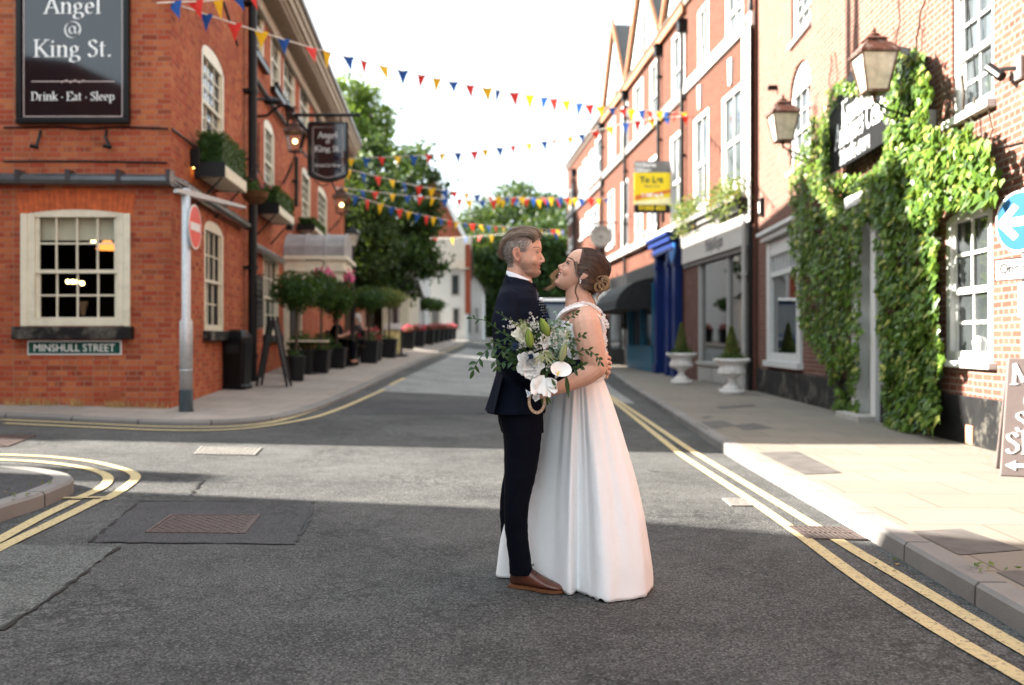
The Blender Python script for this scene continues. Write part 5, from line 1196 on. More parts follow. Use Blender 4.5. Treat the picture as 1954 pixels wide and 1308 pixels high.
small('alarm_box', 'black and white alarm box beside the downpipe left of the ivy', 'alarm box', RF, 1453, 396, .12, .2, .09, 'black', lambda m, a, z: RF.box(m, a-.06, a+.06, .09, .1, z-.12, z+.12))
small('floodlight', 'small black lamp bracket on the pale brick left of the arched window', 'wall lamp', RF, 1474, 168, .05, .05, .2, 'black')
t, a, z = small('security_light', 'black spotlight and white box high on the wall right of the upper window', 'wall lamp', RF, 1944, 130, .06, .12, .05, 'signback')
m = MB(); m.tube([RF.pt(a, z, .05), RF.pt(a+.12, z+.02, .14)], .02, 6); m.tube([RF.pt(a+.10, z-.06, .14), RF.pt(a+.26, z+.08, .2)], .05, 8); m.build('lamp_head', M['iron'], t, world=True)
small('junction_box', 'pale grey box at the right edge of the ivy', 'junction box', RF, 1776, 232, .07, .13, .1, 'signback')
t, a, z = small('wall_light', 'dark downlighter on the pub wall beside the first hedge box', 'wall lamp', LS, 376, 304, .13, .14, .15, 'black')
m = MB(); LS.box(m, a-.09, a+.09, .03, .13, z-.15, z-.14); m.build('bulb', M['bulb'], t, world=True)
t, a, z = small('wall_light', 'dark downlighter above the corner of the lead canopy', 'wall lamp', LS, 553, 430, .10, .13, .15, 'black')
t = thing('security_camera', 'black security camera sticking out from the pub downpipe', 'camera', lpx(470, 190, .2)); m = MB(); m.tube([lpx(468, 190, .1), lpx(474, 189, .32)], .03, 6); m.ball(lpx(476, 191, .36), (.10, .1, .09)); m.tube([lpx(476, 190, .34), lpx(478, 194, .55)], .07, 10); m.build('housing', M['black'], t, world=True)
for (x, y, lx, ly, lb) in ((80, 262, 75, 275, 'left of the two small floodlight brackets under the black board'), (205, 262, 213, 272, 'right of the two small floodlight brackets under the black board')):
    a, z = LF.px(x, y); t = thing('sign_floodlight', lb, 'wall lamp', LF.pt(a, z, 0)); m = MB(); a2, z2 = LF.px(lx+5, 283); m.tube([LF.pt(a, z+.08, .03), LF.pt(a+.01, z-.02, .10), LF.pt(a2, z2, .16)], .022, 6); m.tube([LF.pt(a2-.08, z2-.0, .17), LF.pt(a2+.02, z2-.02, .16)], .03, 6); m.build('arm', M['iron'], t, world=True)
a0, z1 = LS.px(479, 521, .05); a1, z0 = LS.px(502, 625, .05); t = thing('menu_board', 'tall black menu board hung on the pub wall beside the pipe', 'menu board', LS.pt((a0+a1)/2, z0, 0))
m = MB(); LS.box(m, a0, a1, 0, .06, z0, z1); m.tube([LS.pt((a0+a1)/2, z1, .03), LS.pt((a0+a1)/2, z1+.01, .03)], .2, 12); m.build('panel', M['black'], t, world=True, bevel=.02)
m = MB()
for k in range(9): zz = z1-.12-k*.12; LS.box(m, a0+.12, a1-.12-(k*37 % 5)*.05, .06, .062, zz-.02, zz)
m.build('written_lines', M['greydark'], t, world=True)

# ================================================================== STREET FURNITURE, LEFT
b = P(452, 742, .055); t = thing('litter_bin', 'black domed litter bin standing against the pub wall', 'litter bin', b, rz=R(-4)); m = MB(); w2 = .20; d2 = .24
def rr_(w, d, z): return [Vector((x*w, y*d, z)) for x, y in ((-1,-.8),(-.8,-1),(.8,-1),(1,-.8),(1,.8),(.8,1),(-.8,1),(-1,.8))]
m.loft([rr_(.21, .25, 0), rr_(.21, .25, .06), rr_(.19, .23, .07), rr_(.22, .25, .8), rr_(.225, .255, .82), rr_(.22, .25, .90), rr_(.17, .2, 1.0), rr_(.08, .1, 1.04)]); m.build('body', M['black'], t, bevel=.01)
m = MB(); m.box((-.12, -.262, .62), (.12, -.235, .78)); m.build('opening', M['seam'], t); m = MB(); m.box((-.225, -.26, .80), (.225, .26, .815)); m.build('rim', M['iron'], t)
b = P(520, 738, .055); t = thing('a_frame_board', 'open black wooden A-frame board on the pavement beside the bin', 'sandwich board', b)
ht = (740-606)/F*b.y; x0, x1 = wx(490, b.y)-b.x, wx(551, b.y)-b.x; xt = wx(519, b.y)-b.x; m = MB()
for xb, sg in ((x0, -1), (x1, 1)):
    for yy in (-.25, .42): m.tube([(xb, yy*.5+(.12 if sg < 0 else 0), 0), (xt+sg*.03, yy*.5+.05, ht)], .028, 4)
    m.hexa([(xb*.86+xt*.14-.01, -.1, ht*.12), (xb*.86+xt*.14+.01, -.1, ht*.12), (xb*.86+xt*.14+.01, .26, ht*.12), (xb*.86+xt*.14-.01, .26, ht*.12), (xt+sg*.04-.01, -.1, ht*.95), (xt+sg*.04+.01, -.1, ht*.95), (xt+sg*.04+.01, .26, ht*.95), (xt+sg*.04-.01, .26, ht*.95)])
m.build('frame', M['pot'], t)
def leafball(mb, c, r, n, ls, rnd, core=True, squash=1.0, deep=.45):
    c = Vector(c)
    for _ in range(n):
        d = Vector((rnd.gauss(0, 1), rnd.gauss(0, 1), rnd.gauss(0, 1))).normalized(); rad = (deep+(1-deep)*rnd.random()**.45)*(1+.38*noise.noise(d*2.6+c*3))
        p = c+Vector((d.x*r[0]*rad, d.y*r[1]*rad, d.z*r[2]*rad)); leafcard(mb, p, ls*rnd.uniform(.6, 1.3), rnd, d)
def leafcard(mb, p, s, rnd, d=None, k=.5):
    u = Vector((rnd.gauss(0, 1), rnd.gauss(0, 1), rnd.gauss(0, 1))).normalized()
    if d is not None: u = (u+d*.6).normalized()
    a = u.orthogonal().normalized(); a = Matrix.Rotation(rnd.uniform(0, 6.28), 3, u) @ a; b = u.cross(a)
    mb.add([p-a*s*.5, p+b*s*.32*k*2, p+a*s*.5+u*s*.12, p-b*s*.32*k*2], [(0, 1, 2), (0, 2, 3)])
rnd = random.Random(11)
def topiary(label, px, ybase, h, pr, ph, br, cz=None, square=False, leaf='leaf_box', group='clipped trees in pots outside the pub', n=1500, ls=.07, by=1.0, dy=0):
    b = P(px, ybase, .055); t = thing('potted_topiary', label, 'potted tree', b, group=group); m = MB()
    if square: m.loft([rr_(pr*.82, pr*.82, 0), rr_(pr, pr, ph-.05), rr_(pr*1.08, pr*1.08, ph-.05), rr_(pr*1.08, pr*1.08, ph), rr_(pr*.9, pr*.9, ph)])
    else: m.lathe([(pr*.78, 0), (pr*.8, .04), (pr*.95, ph*.8), (pr*.93, ph*.82), (pr*1.03, ph*.84), (pr*1.03, ph), (pr*.9, ph)], seg=20)
    m.build('pot', M['pot'], t, bevel=.008)
    m = MB(); m.tube([(0, 0, ph-.02), (.01, .01, (ph+h-br)/2), (0, 0, h-br)], [.035, .028, .024], 7)
    for k in range(5): an = k*1.26; m.tube([(0, 0, h-br*1.5), (br*.5*math.cos(an), br*.5*math.sin(an), h-br*.6)], [.018, .006], 5)
    m.build('trunk', M['bark'], t)
    m = MB(); m.ball((0, 0, h-br), (br*.72, br*.72, br*.66*by), 14, 10, .25); leafball(m, (0, 0, h-br), (br, br, br*by), n, ls, rnd); m.build('crown', M[leaf], t)
    m = MB(); leafball(m, (0, 0, ph+.02), (pr*.8, pr*.8, .10), 130, .06, rnd, deep=.1); m.build('underplanting', M[leaf], t)
    return t
topiary('largest clipped ball tree in a round black pot beside the A-frame board', 565, 727, 2.25, .19, .50, .47, by=.85, n=2400)
topiary('clipped ball tree in a square pot just behind the round pot by the canopy', 612, 712, 2.3, .19, .52, .45, square=True, n=2200)
topiary('clipped tree with pot hidden by the pink hanging flowers', 643, 703, 2.1, .22, .5, .42, square=True, n=2200)
topiary('broad dark clipped crown right of the street lamp in a square pot', 704, 693, 2.35, .27, .62, .56, by=.62, square=True, n=2200)
topiary('broad clipped crown with copper leaves behind the yellow poster board', 742, 683, 2.4, .25, .6, .52, by=.62, square=True, n=2000, leaf='leaf_ever')
for k, (x, y, h) in enumerate(((808, 652, 2.6), (830, 649, 2.6), (851, 646, 2.5))):
    topiary(('nearest', 'middle', 'farthest')[k]+' of the three small clipped trees before the white cottage', x, y, h, .22, .6, .62, by=.62, square=True, n=1000, ls=.11, group='clipped trees before the white cottage')
topiary('low orange-tinted bush in a pot at the end of the planter row', 873, 644, 1.6, .2, .4, .5, by=.5, leaf='leaf_ever', n=700, ls=.11, group=None)
for k, (x, y, w_, h_, lb) in enumerate(((590, 716, .26, .55, 'dark box planter with low shrubs between the two nearest ball trees'), (628, 707, .24, .5, 'low dark planter tucked behind the square pots by the canopy'), (722, 689, .3, .55, 'dark planter of red flowers beneath the broad clipped crowns'), (680, 694, .26, .5, 'dark planter at the foot of the street lamp'), (762, 675, .28, .5, 'dark planter just behind the yellow poster board'))):
    b = P(x, y, .055)+Vector((-.25, .35, 0)); t = thing('planter_box', lb, 'planter', b); m = MB(); m.loft([rr_(w_*.9, w_*.9, 0), rr_(w_, w_, h_-.06), rr_(w_*1.08, w_*1.08, h_-.06), rr_(w_*1.08, w_*1.08, h_), rr_(w_*.9, w_*.9, h_)]); m.build('box', M['pot'], t)
    m = MB(); leafball(m, (0, 0, h_+.12), (w_*1.15, w_*1.15, .3), 700, .07, rnd, deep=.1); m.build('foliage', M['leaf_box'], t)
    if k in (2, 3): m = MB(); leafball(m, (0, 0, h_+.2), (w_*1.1, w_*1.1, .25), 130, .08, rnd, deep=.6); m.build('flowers', M['redfl'], t)
# flower planters in a row
for k, (x, y) in enumerate(((778, 667), (799, 662), (818, 658), (829, 655), (838, 653), (847, 651), (855, 650), (862, 649))):
    b = P(x, y, .055); s = .26+.004*k; t = thing('flower_planter', ['first (nearest) dark planter of red flowers by the poster board', 'second dark planter of red flowers from the poster board', 'third dark planter in the red-flower row', 'fourth dark planter in the red-flower row', 'fifth dark planter in the red-flower row', 'sixth dark planter in the red-flower row', 'last but one planter in the red-flower row', 'last planter of red flowers before the bend'][k], 'planter', b, group='planters of red flowers along the pavement')
    m = MB(); m.loft([rr_(s*.85, s*.85, 0), rr_(s, s, .62), rr_(s*1.08, s*1.08, .62), rr_(s*1.08, s*1.08, .7), rr_(s*.9, s*.9, .7)]); m.build('box', M['pot'], t)
    m = MB(); leafball(m, (0, 0, .75), (s, s, .18), 220, .09, rnd, deep=.1); m.build('foliage', M['leaf_box'], t)
    m = MB(); leafball(m, (0, 0, .80), (s*1.05, s*1.05, .2), 150, .09, rnd, deep=.5); m.build('flowers', M['redfl'], t)
b = P(884, 643, .055); t = thing('poster_planter', 'dark planter with pink poster panels at the bend', 'planter', b); m = MB(); m.box((-.35, -.3, 0), (.35, .3, .72)); m.build('box', M['pot'], t)
for sx_ in (-.17, .17): m = MB(); m.box((sx_-.13, -.305, .1), (sx_+.13, -.3, .62)); m.build('poster', plain('pink_poster', (.5, .2, .38), .6, var=.35, scale=12), t)
# poster board (swing sign)
b = P(750, 680, .055); t = thing('poster_board', 'white-framed swing board with a yellow poster on the pavement', 'poster board', b); H_ = (682-620)/F*b.y; hw = 16/F*b.y
m = MB(); m.box((-hw*.9, -.04, .1), (hw*.9, 0, H_*.78)); m.build('poster', plain('yellow_poster', (.55, .48, .22), .5, var=.5, scale=9), t)
m = MB(); m.box((-hw, -.05, H_*.82), (hw, .02, H_)); m.build('header', M['signwhite'], t, bevel=.02)
m = MB()
for q in (-hw, hw): m.box((q-.03, -.05, 0), (q+.03, .03, H_*.82))
m.box((-hw-.1, -.25, 0), (hw+.2, .25, .06)); m.build('frame', M['black'], t)
# street lamp
b = P(673, 697, .055); t = thing('street_lamp', 'black Victorian street lamp by the pub canopy', 'street lamp', b); k = b.y/F; Zp = lambda y: (697-y)*k
m = MB(); m.lathe([(.16, 0), (.16, Zp(690)), (.12, Zp(685)), (.13, Zp(665)), (.10, Zp(655)), (.065, Zp(650)), (.06, Zp(560)), (.075, Zp(558)), (.05, Zp(550)), (.045, Zp(480)), (.08, Zp(474)), (.03, Zp(470))], seg=12); m.build('post', M['iron'], t, smooth=True)
def sq2(r, z): return [Vector((x*r, y*r, z)) for x, y in ((-1, -1), (1, -1), (1, 1), (-1, 1))]
m = MB(); m.add(sq2(.08, Zp(470))+sq2(.14, Zp(447)), [(0, 1, 5, 4), (1, 2, 6, 5), (2, 3, 7, 6), (3, 0, 4, 7)]); m.build('glass', M['lampglass'], t)
m = MB(); m.loft([sq2(.17, Zp(447)), sq2(.17, Zp(445)), sq2(.09, Zp(438)), sq2(.04, Zp(435)), sq2(.01, Zp(430))])
for x, y in ((-1, -1), (1, -1), (1, 1), (-1, 1)): m.tube([(x*.08, y*.08, Zp(470)), (x*.145, y*.145, Zp(446))], .01, 4)
m.build('hood', M['iron'], t)
# hanging baskets and window hedges
def basket(label, c, r, fl='pink', n=120, fn=60, fz=.0, group=None):
    t = thing('hanging_basket', label, 'hanging basket', c); m = MB(); m.lathe([(.001, -r*.9), (r*.5, -r*.8), (r*.88, -r*.4), (r, 0), (r*.85, 0)], seg=14); m.build('basket', M['basket'], t)
    m = MB(); leafball(m, (0, 0, .06), (r*1.1, r*1.1, r*.6), n*4, .075, rnd, deep=.1); m.build('foliage', M['leaf_box'], t)
    if fn: m = MB(); leafball(m, (0, 0, r*.35+fz), (r*1.2, r*1.2, r*.75), fn*3, .085, rnd, deep=.5); m.build('flowers', M[fl], t)
    m = MB()
    for k in range(3): m.tube([(r*math.cos(k*2.1), r*math.sin(k*2.1), 0), (0, 0, r*2.2)], .008, 4)
    m.tube([(0, 0, r*2.2), (-.1, .0, r*2.4), (-.45, .1, r*2.4)], .015, 4); m.build('chain', M['iron'], t)
basket('round brown hanging basket on the pub wall right of the black pipe', LS.pt(LS.px(492, None, .5), wz(390, 19.5), .45), .25, n=60, fn=6)
b = P(655, 700, .055); basket('hanging basket of bright pink flowers beside the street lamp', W(650, 545, b.y-.6), .28, fn=110, fz=.12)
b = P(620, 712, .055); basket('smaller basket of pink flowers hanging left of the street lamp', W(618, 540, b.y+.3), .22, fn=70, fz=.12)
def winhedge(label, x0, x1, yt, ym, yb):
    a0, a1 = LS.px(x0, None, .3), LS.px(x1, None, .3); _, z1 = LS.px((x0+x1)/2, yt, .3); _, zm = LS.px((x0+x1)/2, ym, .3); _, z0 = LS.px((x0+x1)/2, yb, .3)
    t = thing('window_box', label, 'window box', LS.pt((a0+a1)/2, z0, .3)); m = MB(); LS.box(m, a0, a1, .08, .50, z0, zm); m.build('trough', M['cream'], t, world=True, bevel=.015)
    m = MB()
    for q in (a0+.2, a1-.2): m.tube([LS.pt(q, z0-.45, .02), LS.pt(q, z0, .42), LS.pt(q, z0, .02)], .02, 5)
    LS.box(m, a0-.02, a0, .06, .52, z0-.02, zm+.03); m.build('bracket', M['black'], t, world=True)
    m = MB(); LS.box(m, a0+.04, a1-.04, .12, .46, zm, z1-.06)
    for _ in range(2600): a = rnd.uniform(a0-.02, a1+.02); oo = rnd.uniform(.05, .54); z = rnd.uniform(zm, z1); e = min(a-a0, a1-a, oo-.05, .54-oo, z1-z); 
    for _ in range(1900):
        f_ = rnd.randrange(4); a = rnd.uniform(a0, a1); oo = rnd.uniform(.09, .5); z = rnd.uniform(zm, z1)
        if f_ == 0: a = a0+rnd.uniform(-.03, .05)
        elif f_ == 1: oo = .5+rnd.uniform(-.05, .03)
        elif f_ == 2: z = z1+rnd.uniform(-.05, .02)
        else: a = a1+rnd.uniform(-.05, .03)
        leafcard(m, LS.pt(a, z, oo), rnd.uniform(.03, .06), rnd)
    m.build('hedge', M['leaf_box'], t, world=True)
winhedge('clipped hedge in a pale window box on the pub above the corner window', 402, 448, 270, 330, 352)
winhedge('second clipped hedge window box, right of the hanging basket', 512, 544, 368, 403, 418)
winhedge('small third hedge window box just above the lead canopy', 585, 607, 425, 440, 447)
# tables and two seated people behind the pots
def bistro(label, x, y, Y):
    t = thing('pub_table', label, 'table', Vector((wx(x, Y), Y, g(wx(x, Y), Y)+.055))); m = MB(); h = .74; m.box((-.4, -.35, h-.03), (.4, .35, h)); m.build('tabletop', M['wood'] if x > 600 else M['cream'], t)
    m = MB(); m.tube([(0, 0, 0), (0, 0, h)], .03, 8); m.build('pedestal', M['iron'], t); m = MB(); m.lathe([(.22, 0), (.2, .02), (.03, .04)], seg=14); m.build('base', M['iron'], t)
bistro('pale-topped table behind the largest potted ball tree', 588, 0, 22.0); bistro('dark table in front of the two seated people', 662, 0, 25.6)
# ================================================================== BUNTING
def catm(p, n=6):
    q = [p[0]]+list(p)+[p[-1]]; o = []
    for i in range(1, len(q)-2):
        for k in range(n):
            t = k/n; a, b, c, d = q[i-1], q[i], q[i+1], q[i+2]; o.append(.5*((2*b)+(c-a)*t+(2*a-5*b+4*c-d)*t*t+(3*b-a-3*c+d)*t**3))
    return o+[p[-1]]
pen_me = {}
for c_ in ('pred', 'pyellow', 'pblue'):
    m = MB(); m.add([(-.115, 0, .012), (.115, 0, .012), (0, 0, -.30), (-.05, .008, -.14), (.05, -.008, -.14)], [(0, 3, 4), (0, 4, 1), (3, 2, 4)]); me_ = bpy.data.meshes.new('pennant'); me_.from_pydata([tuple(v) for v in m.v], [], m.f); me_.materials.append(M[c_]); pen_me[c_] = me_
def bunting(label, px, Y0, Y1, gap=.8, seed=0, sz=1.0, start=.3):
    x0, x1 = px[0][0], px[-1][0]
    pts = [W(x, y, 1/((1/Y0)*(1-(x-x0)/(x1-x0))+(1/Y1)*(x-x0)/(x1-x0))) for x, y in px]; d = catm(pts)
    t = thing('bunting_string', label, 'bunting', d[0], group='strings of bunting across the street')
    m = MB(); m.tube(d, .012, 5); m.build('cord', M['yrope'], t, world=True)
    rr = random.Random(seed); L = 0; nxt = start; k = rr.randrange(3); o0 = Vector(d[0])
    for a, b in zip(d, d[1:]):
        seg = (b-a).length
        while nxt < L+seg:
            p = a.lerp(b, (nxt-L)/seg); o = bpy.data.objects.new('pennant', pen_me[('pblue', 'pred', 'pyellow')[k % 3]]); C.objects.link(o); o.parent = t
            o.location = p-o0; dr_ = (b-a).normalized(); yaw = math.atan2(dr_.y, dr_.x)
            o.rotation_euler = (rr.uniform(-.5, .5), -math.atan2(dr_.z, math.hypot(dr_.x, dr_.y))+rr.uniform(-.06, .06), yaw*.6+rr.uniform(-.6, .6)); o.scale = (sz*rr.uniform(.85, 1.1),)*3
            nxt += gap*rr.choice((.75, .9, 1.0, 1.05, 1.15)); k += 1
        L += seg
bunting('nearest string of bunting, sweeping from the pub corner down to the terrace on the right', [(345,12),(400,30),(480,56),(590,90),(680,113),(765,135),(905,165),(1060,190),(1170,207),(1312,216)], 14.6, 28.0, .5, 1, start=.45)
bunting('short stretch of bunting leaving the top of the picture at the pub corner', [(300,6),(345,4),(395,2),(440,-6),(520,-26),(640,-60)], 13.8, 17, .42, 2)
bunting('higher of the middle strings, rising from the hanging sign to the terrace', [(600,306),(670,303),(740,300),(800,297),(845,294),(900,290),(960,281),(1025,272),(1085,262),(1145,248),(1210,232),(1312,221)], 29, 26.5, .42, 3)
bunting('string of bunting falling from under the hanging sign across the big tree', [(600,305),(660,322),(725,338),(800,356),(860,365),(920,374),(960,377),(1060,378),(1170,380)], 27, 38, .55, 4, 1.05)
bunting('upper of two close strings starting at the second lit lantern', [(640,358),(720,367),(790,375),(870,381),(930,383),(990,381),(1045,381),(1150,379)], 31, 38, .55, 5, 1.1)
bunting('lower of two close strings, sloping down over the brick gable', [(640,360),(705,383),(770,402),(850,420),(920,430),(1000,436),(1078,440)], 30, 48, .7, 6, 1.1)
bunting('farthest string of bunting, level with the cottage roof behind the groom', [(740,452),(790,456),(850,455),(900,452),(940,449),(1000,446),(1080,446)], 52, 47, .9, 7, 1.3)
# ================================================================== IVY
def inpoly(x, y, p):
    c = False; j = len(p)-1
    for i in range(len(p)):
        if (p[i][1] > y) != (p[j][1] > y) and x < (p[j][0]-p[i][0])*(y-p[i][1])/(p[j][1]-p[i][1])+p[i][0]: c = not c
        j = i
    return c
def ivyleaf(mb, p, s, n, rnd):
    """five-pointed leaf hanging from p, facing roughly along n"""
    n = (n+Vector((rnd.gauss(0, .38), rnd.gauss(0, .38), rnd.gauss(0, .35)+.25))).normalized()
    dn = Vector((rnd.gauss(0, .35), rnd.gauss(0, .35), -1)); dn = (dn-n*dn.dot(n)).normalized(); sd = n.cross(dn)
    sh = [(0, 0), (.34, -.12), (.50, .22), (.26, .50), (0, 1.0), (-.26, .50), (-.50, .22), (-.34, -.12)]
    vs = [p+sd*(u*s)+dn*(v*s)-n*(abs(u)*s*.35) for u, v in sh]
    mb.add(vs, [(0, 1, 2, 3, 4), (0, 4, 5, 6, 7)])
P1 = [(1505,470),(1508,330),(1530,262),(1572,196),(1590,165),(1636,138),(1655,190),(1592,212),(1580,235),(1582,340),(1640,338),(1680,312),(1700,345),(1658,396),(1642,440),(1640,600),(1636,790),(1600,795),(1575,700),(1530,640),(1514,540)]
P2 = [(1696,235),(1688,180),(1692,120),(1712,98),(1762,97),(1775,150),(1768,240),(1800,252),(1850,236),(1885,285),(1905,340),(1898,384),(1800,392),(1788,430),(1783,560),(1797,690),(1786,815),(1692,822),(1682,740),(1674,600),(1664,430),(1652,396),(1690,345),(1680,300)]
ivy = thing('ivy', 'thick green ivy climbing both sides of the white door and over the banner', 'climbing plant', RF.pt(RF.px(1660), .1, .2))
rnd = random.Random(5); lm = MB(); st = MB(); bx0, bx1, by0, by1 = 1500, 1910, 95, 825; cnt = 0
polys = (P1, P2)
while cnt < 16000:
    x, y = rnd.uniform(bx0, bx1), rnd.uniform(by0, by1)
    jx, jy = x+9*noise.noise(Vector((x*.05, y*.05, 0))), y+9*noise.noise(Vector((x*.05, y*.05, 7)))
    if not (inpoly(jx, jy, P1) or inpoly(jx, jy, P2)): continue
    wgt = (x-1400)/500                      # nearer parts of the wall look larger: even leaf density on the wall itself
    if rnd.random() > .30/wgt**2*.9+.15: continue
    thick = .13+.16*max(0, noise.noise(Vector((x*.02, y*.014, 3)))+.5)
    if x > 1690 and y < 420: thick += .10
    o = .04+thick*rnd.random()**.6
    cl = noise.noise(Vector((x*.045, y*.035, 11)))
    if cl < -.28 and rnd.random() < .8: continue
    a, z = RF.px(x, y, o); s = rnd.choice((rnd.uniform(.04, .07), rnd.uniform(.06, .11)))*(1+.3*max(0, (x-1640)/150))
    ivyleaf(lm, RF.pt(a, z, o), s, RF.n, rnd); cnt += 1
for _ in range(900):
    x, y = rnd.choice(((rnd.gauss(1574, 3), rnd.uniform(240, 345)), (rnd.uniform(1590, 1660), rnd.gauss(168, 7)), (rnd.uniform(1582, 1700), rnd.gauss(342, 7)), (rnd.gauss(1700, 8), rnd.uniform(150, 330))))
    if x < 1590 or y > 330 or x > 1690 or y < 204-.45*(x-1584): a, z = RF.px(x, y, .33); ivyleaf(lm, RF.pt(a, z, rnd.uniform(.28, .38)), rnd.uniform(.05, .1), RF.n, rnd)
lm.build('foliage', M['leaf_ivy'], ivy, world=True)
m = MB()
for k in range(90):
    p = (P1, P2)[k % 2]; 
    for _ in range(50):
        x, y = rnd.uniform(bx0, bx1), rnd.uniform(by0, by1)
        if inpoly(x, y, p): break
    pts = []; a, z = RF.px(x, y)
    for q in range(6): pts.append(RF.pt(a+rnd.uniform(-.08, .08), z, .03+rnd.uniform(0, .03))); z += rnd.uniform(.12, .25); a += rnd.uniform(-.1, .1)
    m.tube(pts, rnd.uniform(.006, .016), 4)
m.tube([RF.pt(RF.px(1610), .12, .06), RF.pt(RF.px(1612), 1.2, .05), RF.pt(RF.px(1600), 2.5, .05)], .035, 6); m.tube([RF.pt(RF.px(1735), .12, .06), RF.pt(RF.px(1730), 1.5, .05), RF.pt(RF.px(1738), 3, .05)], .04, 6)
m.build('stem', M['bark'], ivy, world=True)
# ================================================================== TREES
def tree(name, label, at, h, cr, cz, n, ls, leaf, seed, group=None, trunk=.25, clump=60, lowcut=None, cat='tree', dens=.8):
    rr = random.Random(seed); t = thing(name, label, cat, at, rz=rr.uniform(0, 6), group=group)
    m = MB(); m.tube([(0, 0, -.3), (trunk*.3, 0, cz*.45), (0, trunk*.3, cz), (0, 0, h*.85)], [trunk*1.25, trunk, trunk*.7, trunk*.15], 9)
    for k in range(11):
        an = rr.uniform(0, 6.28); z0 = cz*rr.uniform(.55, 1.25); r1 = rr.uniform(.5, .9); tip = Vector((cr[0]*r1*math.cos(an), cr[1]*r1*math.sin(an), z0+rr.uniform(.15, .6)*cr[2]))
        m.tube([(0, 0, z0), tip*.5+Vector((0, 0, z0*.5+.1)), tip], [trunk*.5, trunk*.28, trunk*.06], 6)
    m.build('trunk', M['bark'], t)
    m = MB(); cs = []
    for k in range(clump):
        d = Vector((rr.gauss(0, 1), rr.gauss(0, 1), rr.gauss(0, 1))).normalized(); r_ = rr.uniform(.35, 1.0)**.6
        c = Vector((d.x*cr[0]*r_, d.y*cr[1]*r_, d.z*cr[2]*r_+cz))
        if lowcut and c.z < lowcut: c.z = lowcut+rr.random()*.5
        cs.append((c, rr.uniform(.16, .34)*min(cr[0], cr[2])*dens))
    per = n//clump
    for c, s in cs:
        for _ in range(per):
            p = c+Vector((rr.gauss(0, s*.62), rr.gauss(0, s*.62), rr.gauss(0, s*.42)))
            leafcard(m, p, ls*rr.uniform(.6, 1.4), rr, Vector((0, 0, .6)), .55)
    m.build('crown', M[leaf], t); return t
Yb = 47; tree('broadleaf_tree', 'big dark broadleaf tree overhanging the pavement beyond the pub', (wx(724, Yb), Yb, g(-5.5, Yb)+.1), 10.0, (2.45, 3.6, 4.4), 5.6, 30000, .22, 'leaf_tree', 21, trunk=.26, clump=170)
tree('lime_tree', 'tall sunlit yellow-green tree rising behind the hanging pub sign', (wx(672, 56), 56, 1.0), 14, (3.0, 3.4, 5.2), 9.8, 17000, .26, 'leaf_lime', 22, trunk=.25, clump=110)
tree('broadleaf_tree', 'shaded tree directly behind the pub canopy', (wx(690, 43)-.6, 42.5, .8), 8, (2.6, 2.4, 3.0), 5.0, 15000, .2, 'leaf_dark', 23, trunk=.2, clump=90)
far = [(905, 97, 12.5, 4.2, 'leaf_dark'), (950, 104, 15.5, 5.2, 'leaf_tree'), (1000, 100, 15, 5.0, 'leaf_tree'), (1043, 106, 14.5, 5.0, 'leaf_tree'), (1085, 98, 14.0, 5.0, 'leaf_tree'), (925, 88, 9.5, 4.4, 'leaf_dark'), (980, 86, 9.5, 4.8, 'leaf_dark'), (1030, 88, 9.0, 4.6, 'leaf_dark'), (1070, 84, 9.5, 4.6, 'leaf_tree'), (1125, 92, 12, 5, 'leaf_dark'), (880, 108, 10, 4.5, 'leaf_dark')]
fl = ['dark tree at the left end of the far tree wall beside the cottages', 'tall tree behind the groom in the far tree wall', 'tallest pale-topped tree above the groom\u2019s head', 'round tall tree right of the groom\u2019s head', 'sunlit tree at the end of the right terrace', 'low dark tree just right of the small white cottage', 'low dark tree hidden behind the groom\u2019s head', 'low dark tree between the two heads', 'low tree behind the bride\u2019s face', 'dark tree behind the end of the right terrace', 'dark tree farthest left behind the brick gable']
for k, ((x, Y, h, r, lf), lb) in enumerate(zip(far, fl)):
    tree('far_tree', lb, (wx(x, Y), Y, g(wx(x, Y), Y)), h, (r, r*.9, h*.42), h*.60, 9000, .36, lf, 40+k, group='trees closing the end of the street', trunk=.3, clump=80, dens=1.1)
for k, x in enumerate((900, 945, 990, 1040, 1085)):
    Y = 82+k % 2; b = Vector((wx(x, Y), Y, g(wx(x, Y), Y))); t = thing('far_shrub', ('leftmost', 'second', 'middle', 'fourth', 'rightmost')[k]+' of the dark shrubs under the far trees', 'shrub', b, group='dark shrubs under the far trees'); m = MB(); leafball(m, (0, 0, 1.9), (3.2, 1.6, 2.6), 3500, .3, rnd, deep=.2); m.build('crown', M['leaf_dark'], t)
# ================================================================== VAN, URNS, WINDOW PLANTS, SHOP DISPLAYS
Yv = 40.0; xv = wx(1064, Yv); zv = g(xv, Yv); t = thing('panel_van', 'dark blue van with a pale roof parked behind the couple', 'van', (xv, Yv, zv)); hv = wz(566, Yv)-zv
def vs_(w, y, z): return [Vector((-w, y, z)), Vector((w, y, z))]
m = MB(); prof = [(0, .35), (-.02, .95), (.55, 1.15), (1.15, hv-.25), (1.5, hv-.12), (4.6, hv-.12), (4.65, .35)]
m.prism([(y, z) for y, z in prof], (0, 0, 0), (0, 1, 0), (0, 0, 1), (1, 0, 0), -.95, .95); m.build('body', plain('dark_blue_vehicle_paint', (.03, .05, .09), .25, var=.1), t, bevel=.06)
m = MB(); m.prism([(1.1, hv-.14), (1.5, hv-.02), (4.6, hv-.02), (4.65, hv-.14)], (0, 0, 0), (0, 1, 0), (0, 0, 1), (1, 0, 0), -.9, .9); m.build('roof', M['signwhite'], t, bevel=.05)
m = MB(); m.add([(-.85, .60, 1.2), (.85, .60, 1.2), (.78, 1.12, hv-.33), (-.78, 1.12, hv-.33)], [(0, 1, 2, 3)]); 
for v in m.v: v.y -= .03
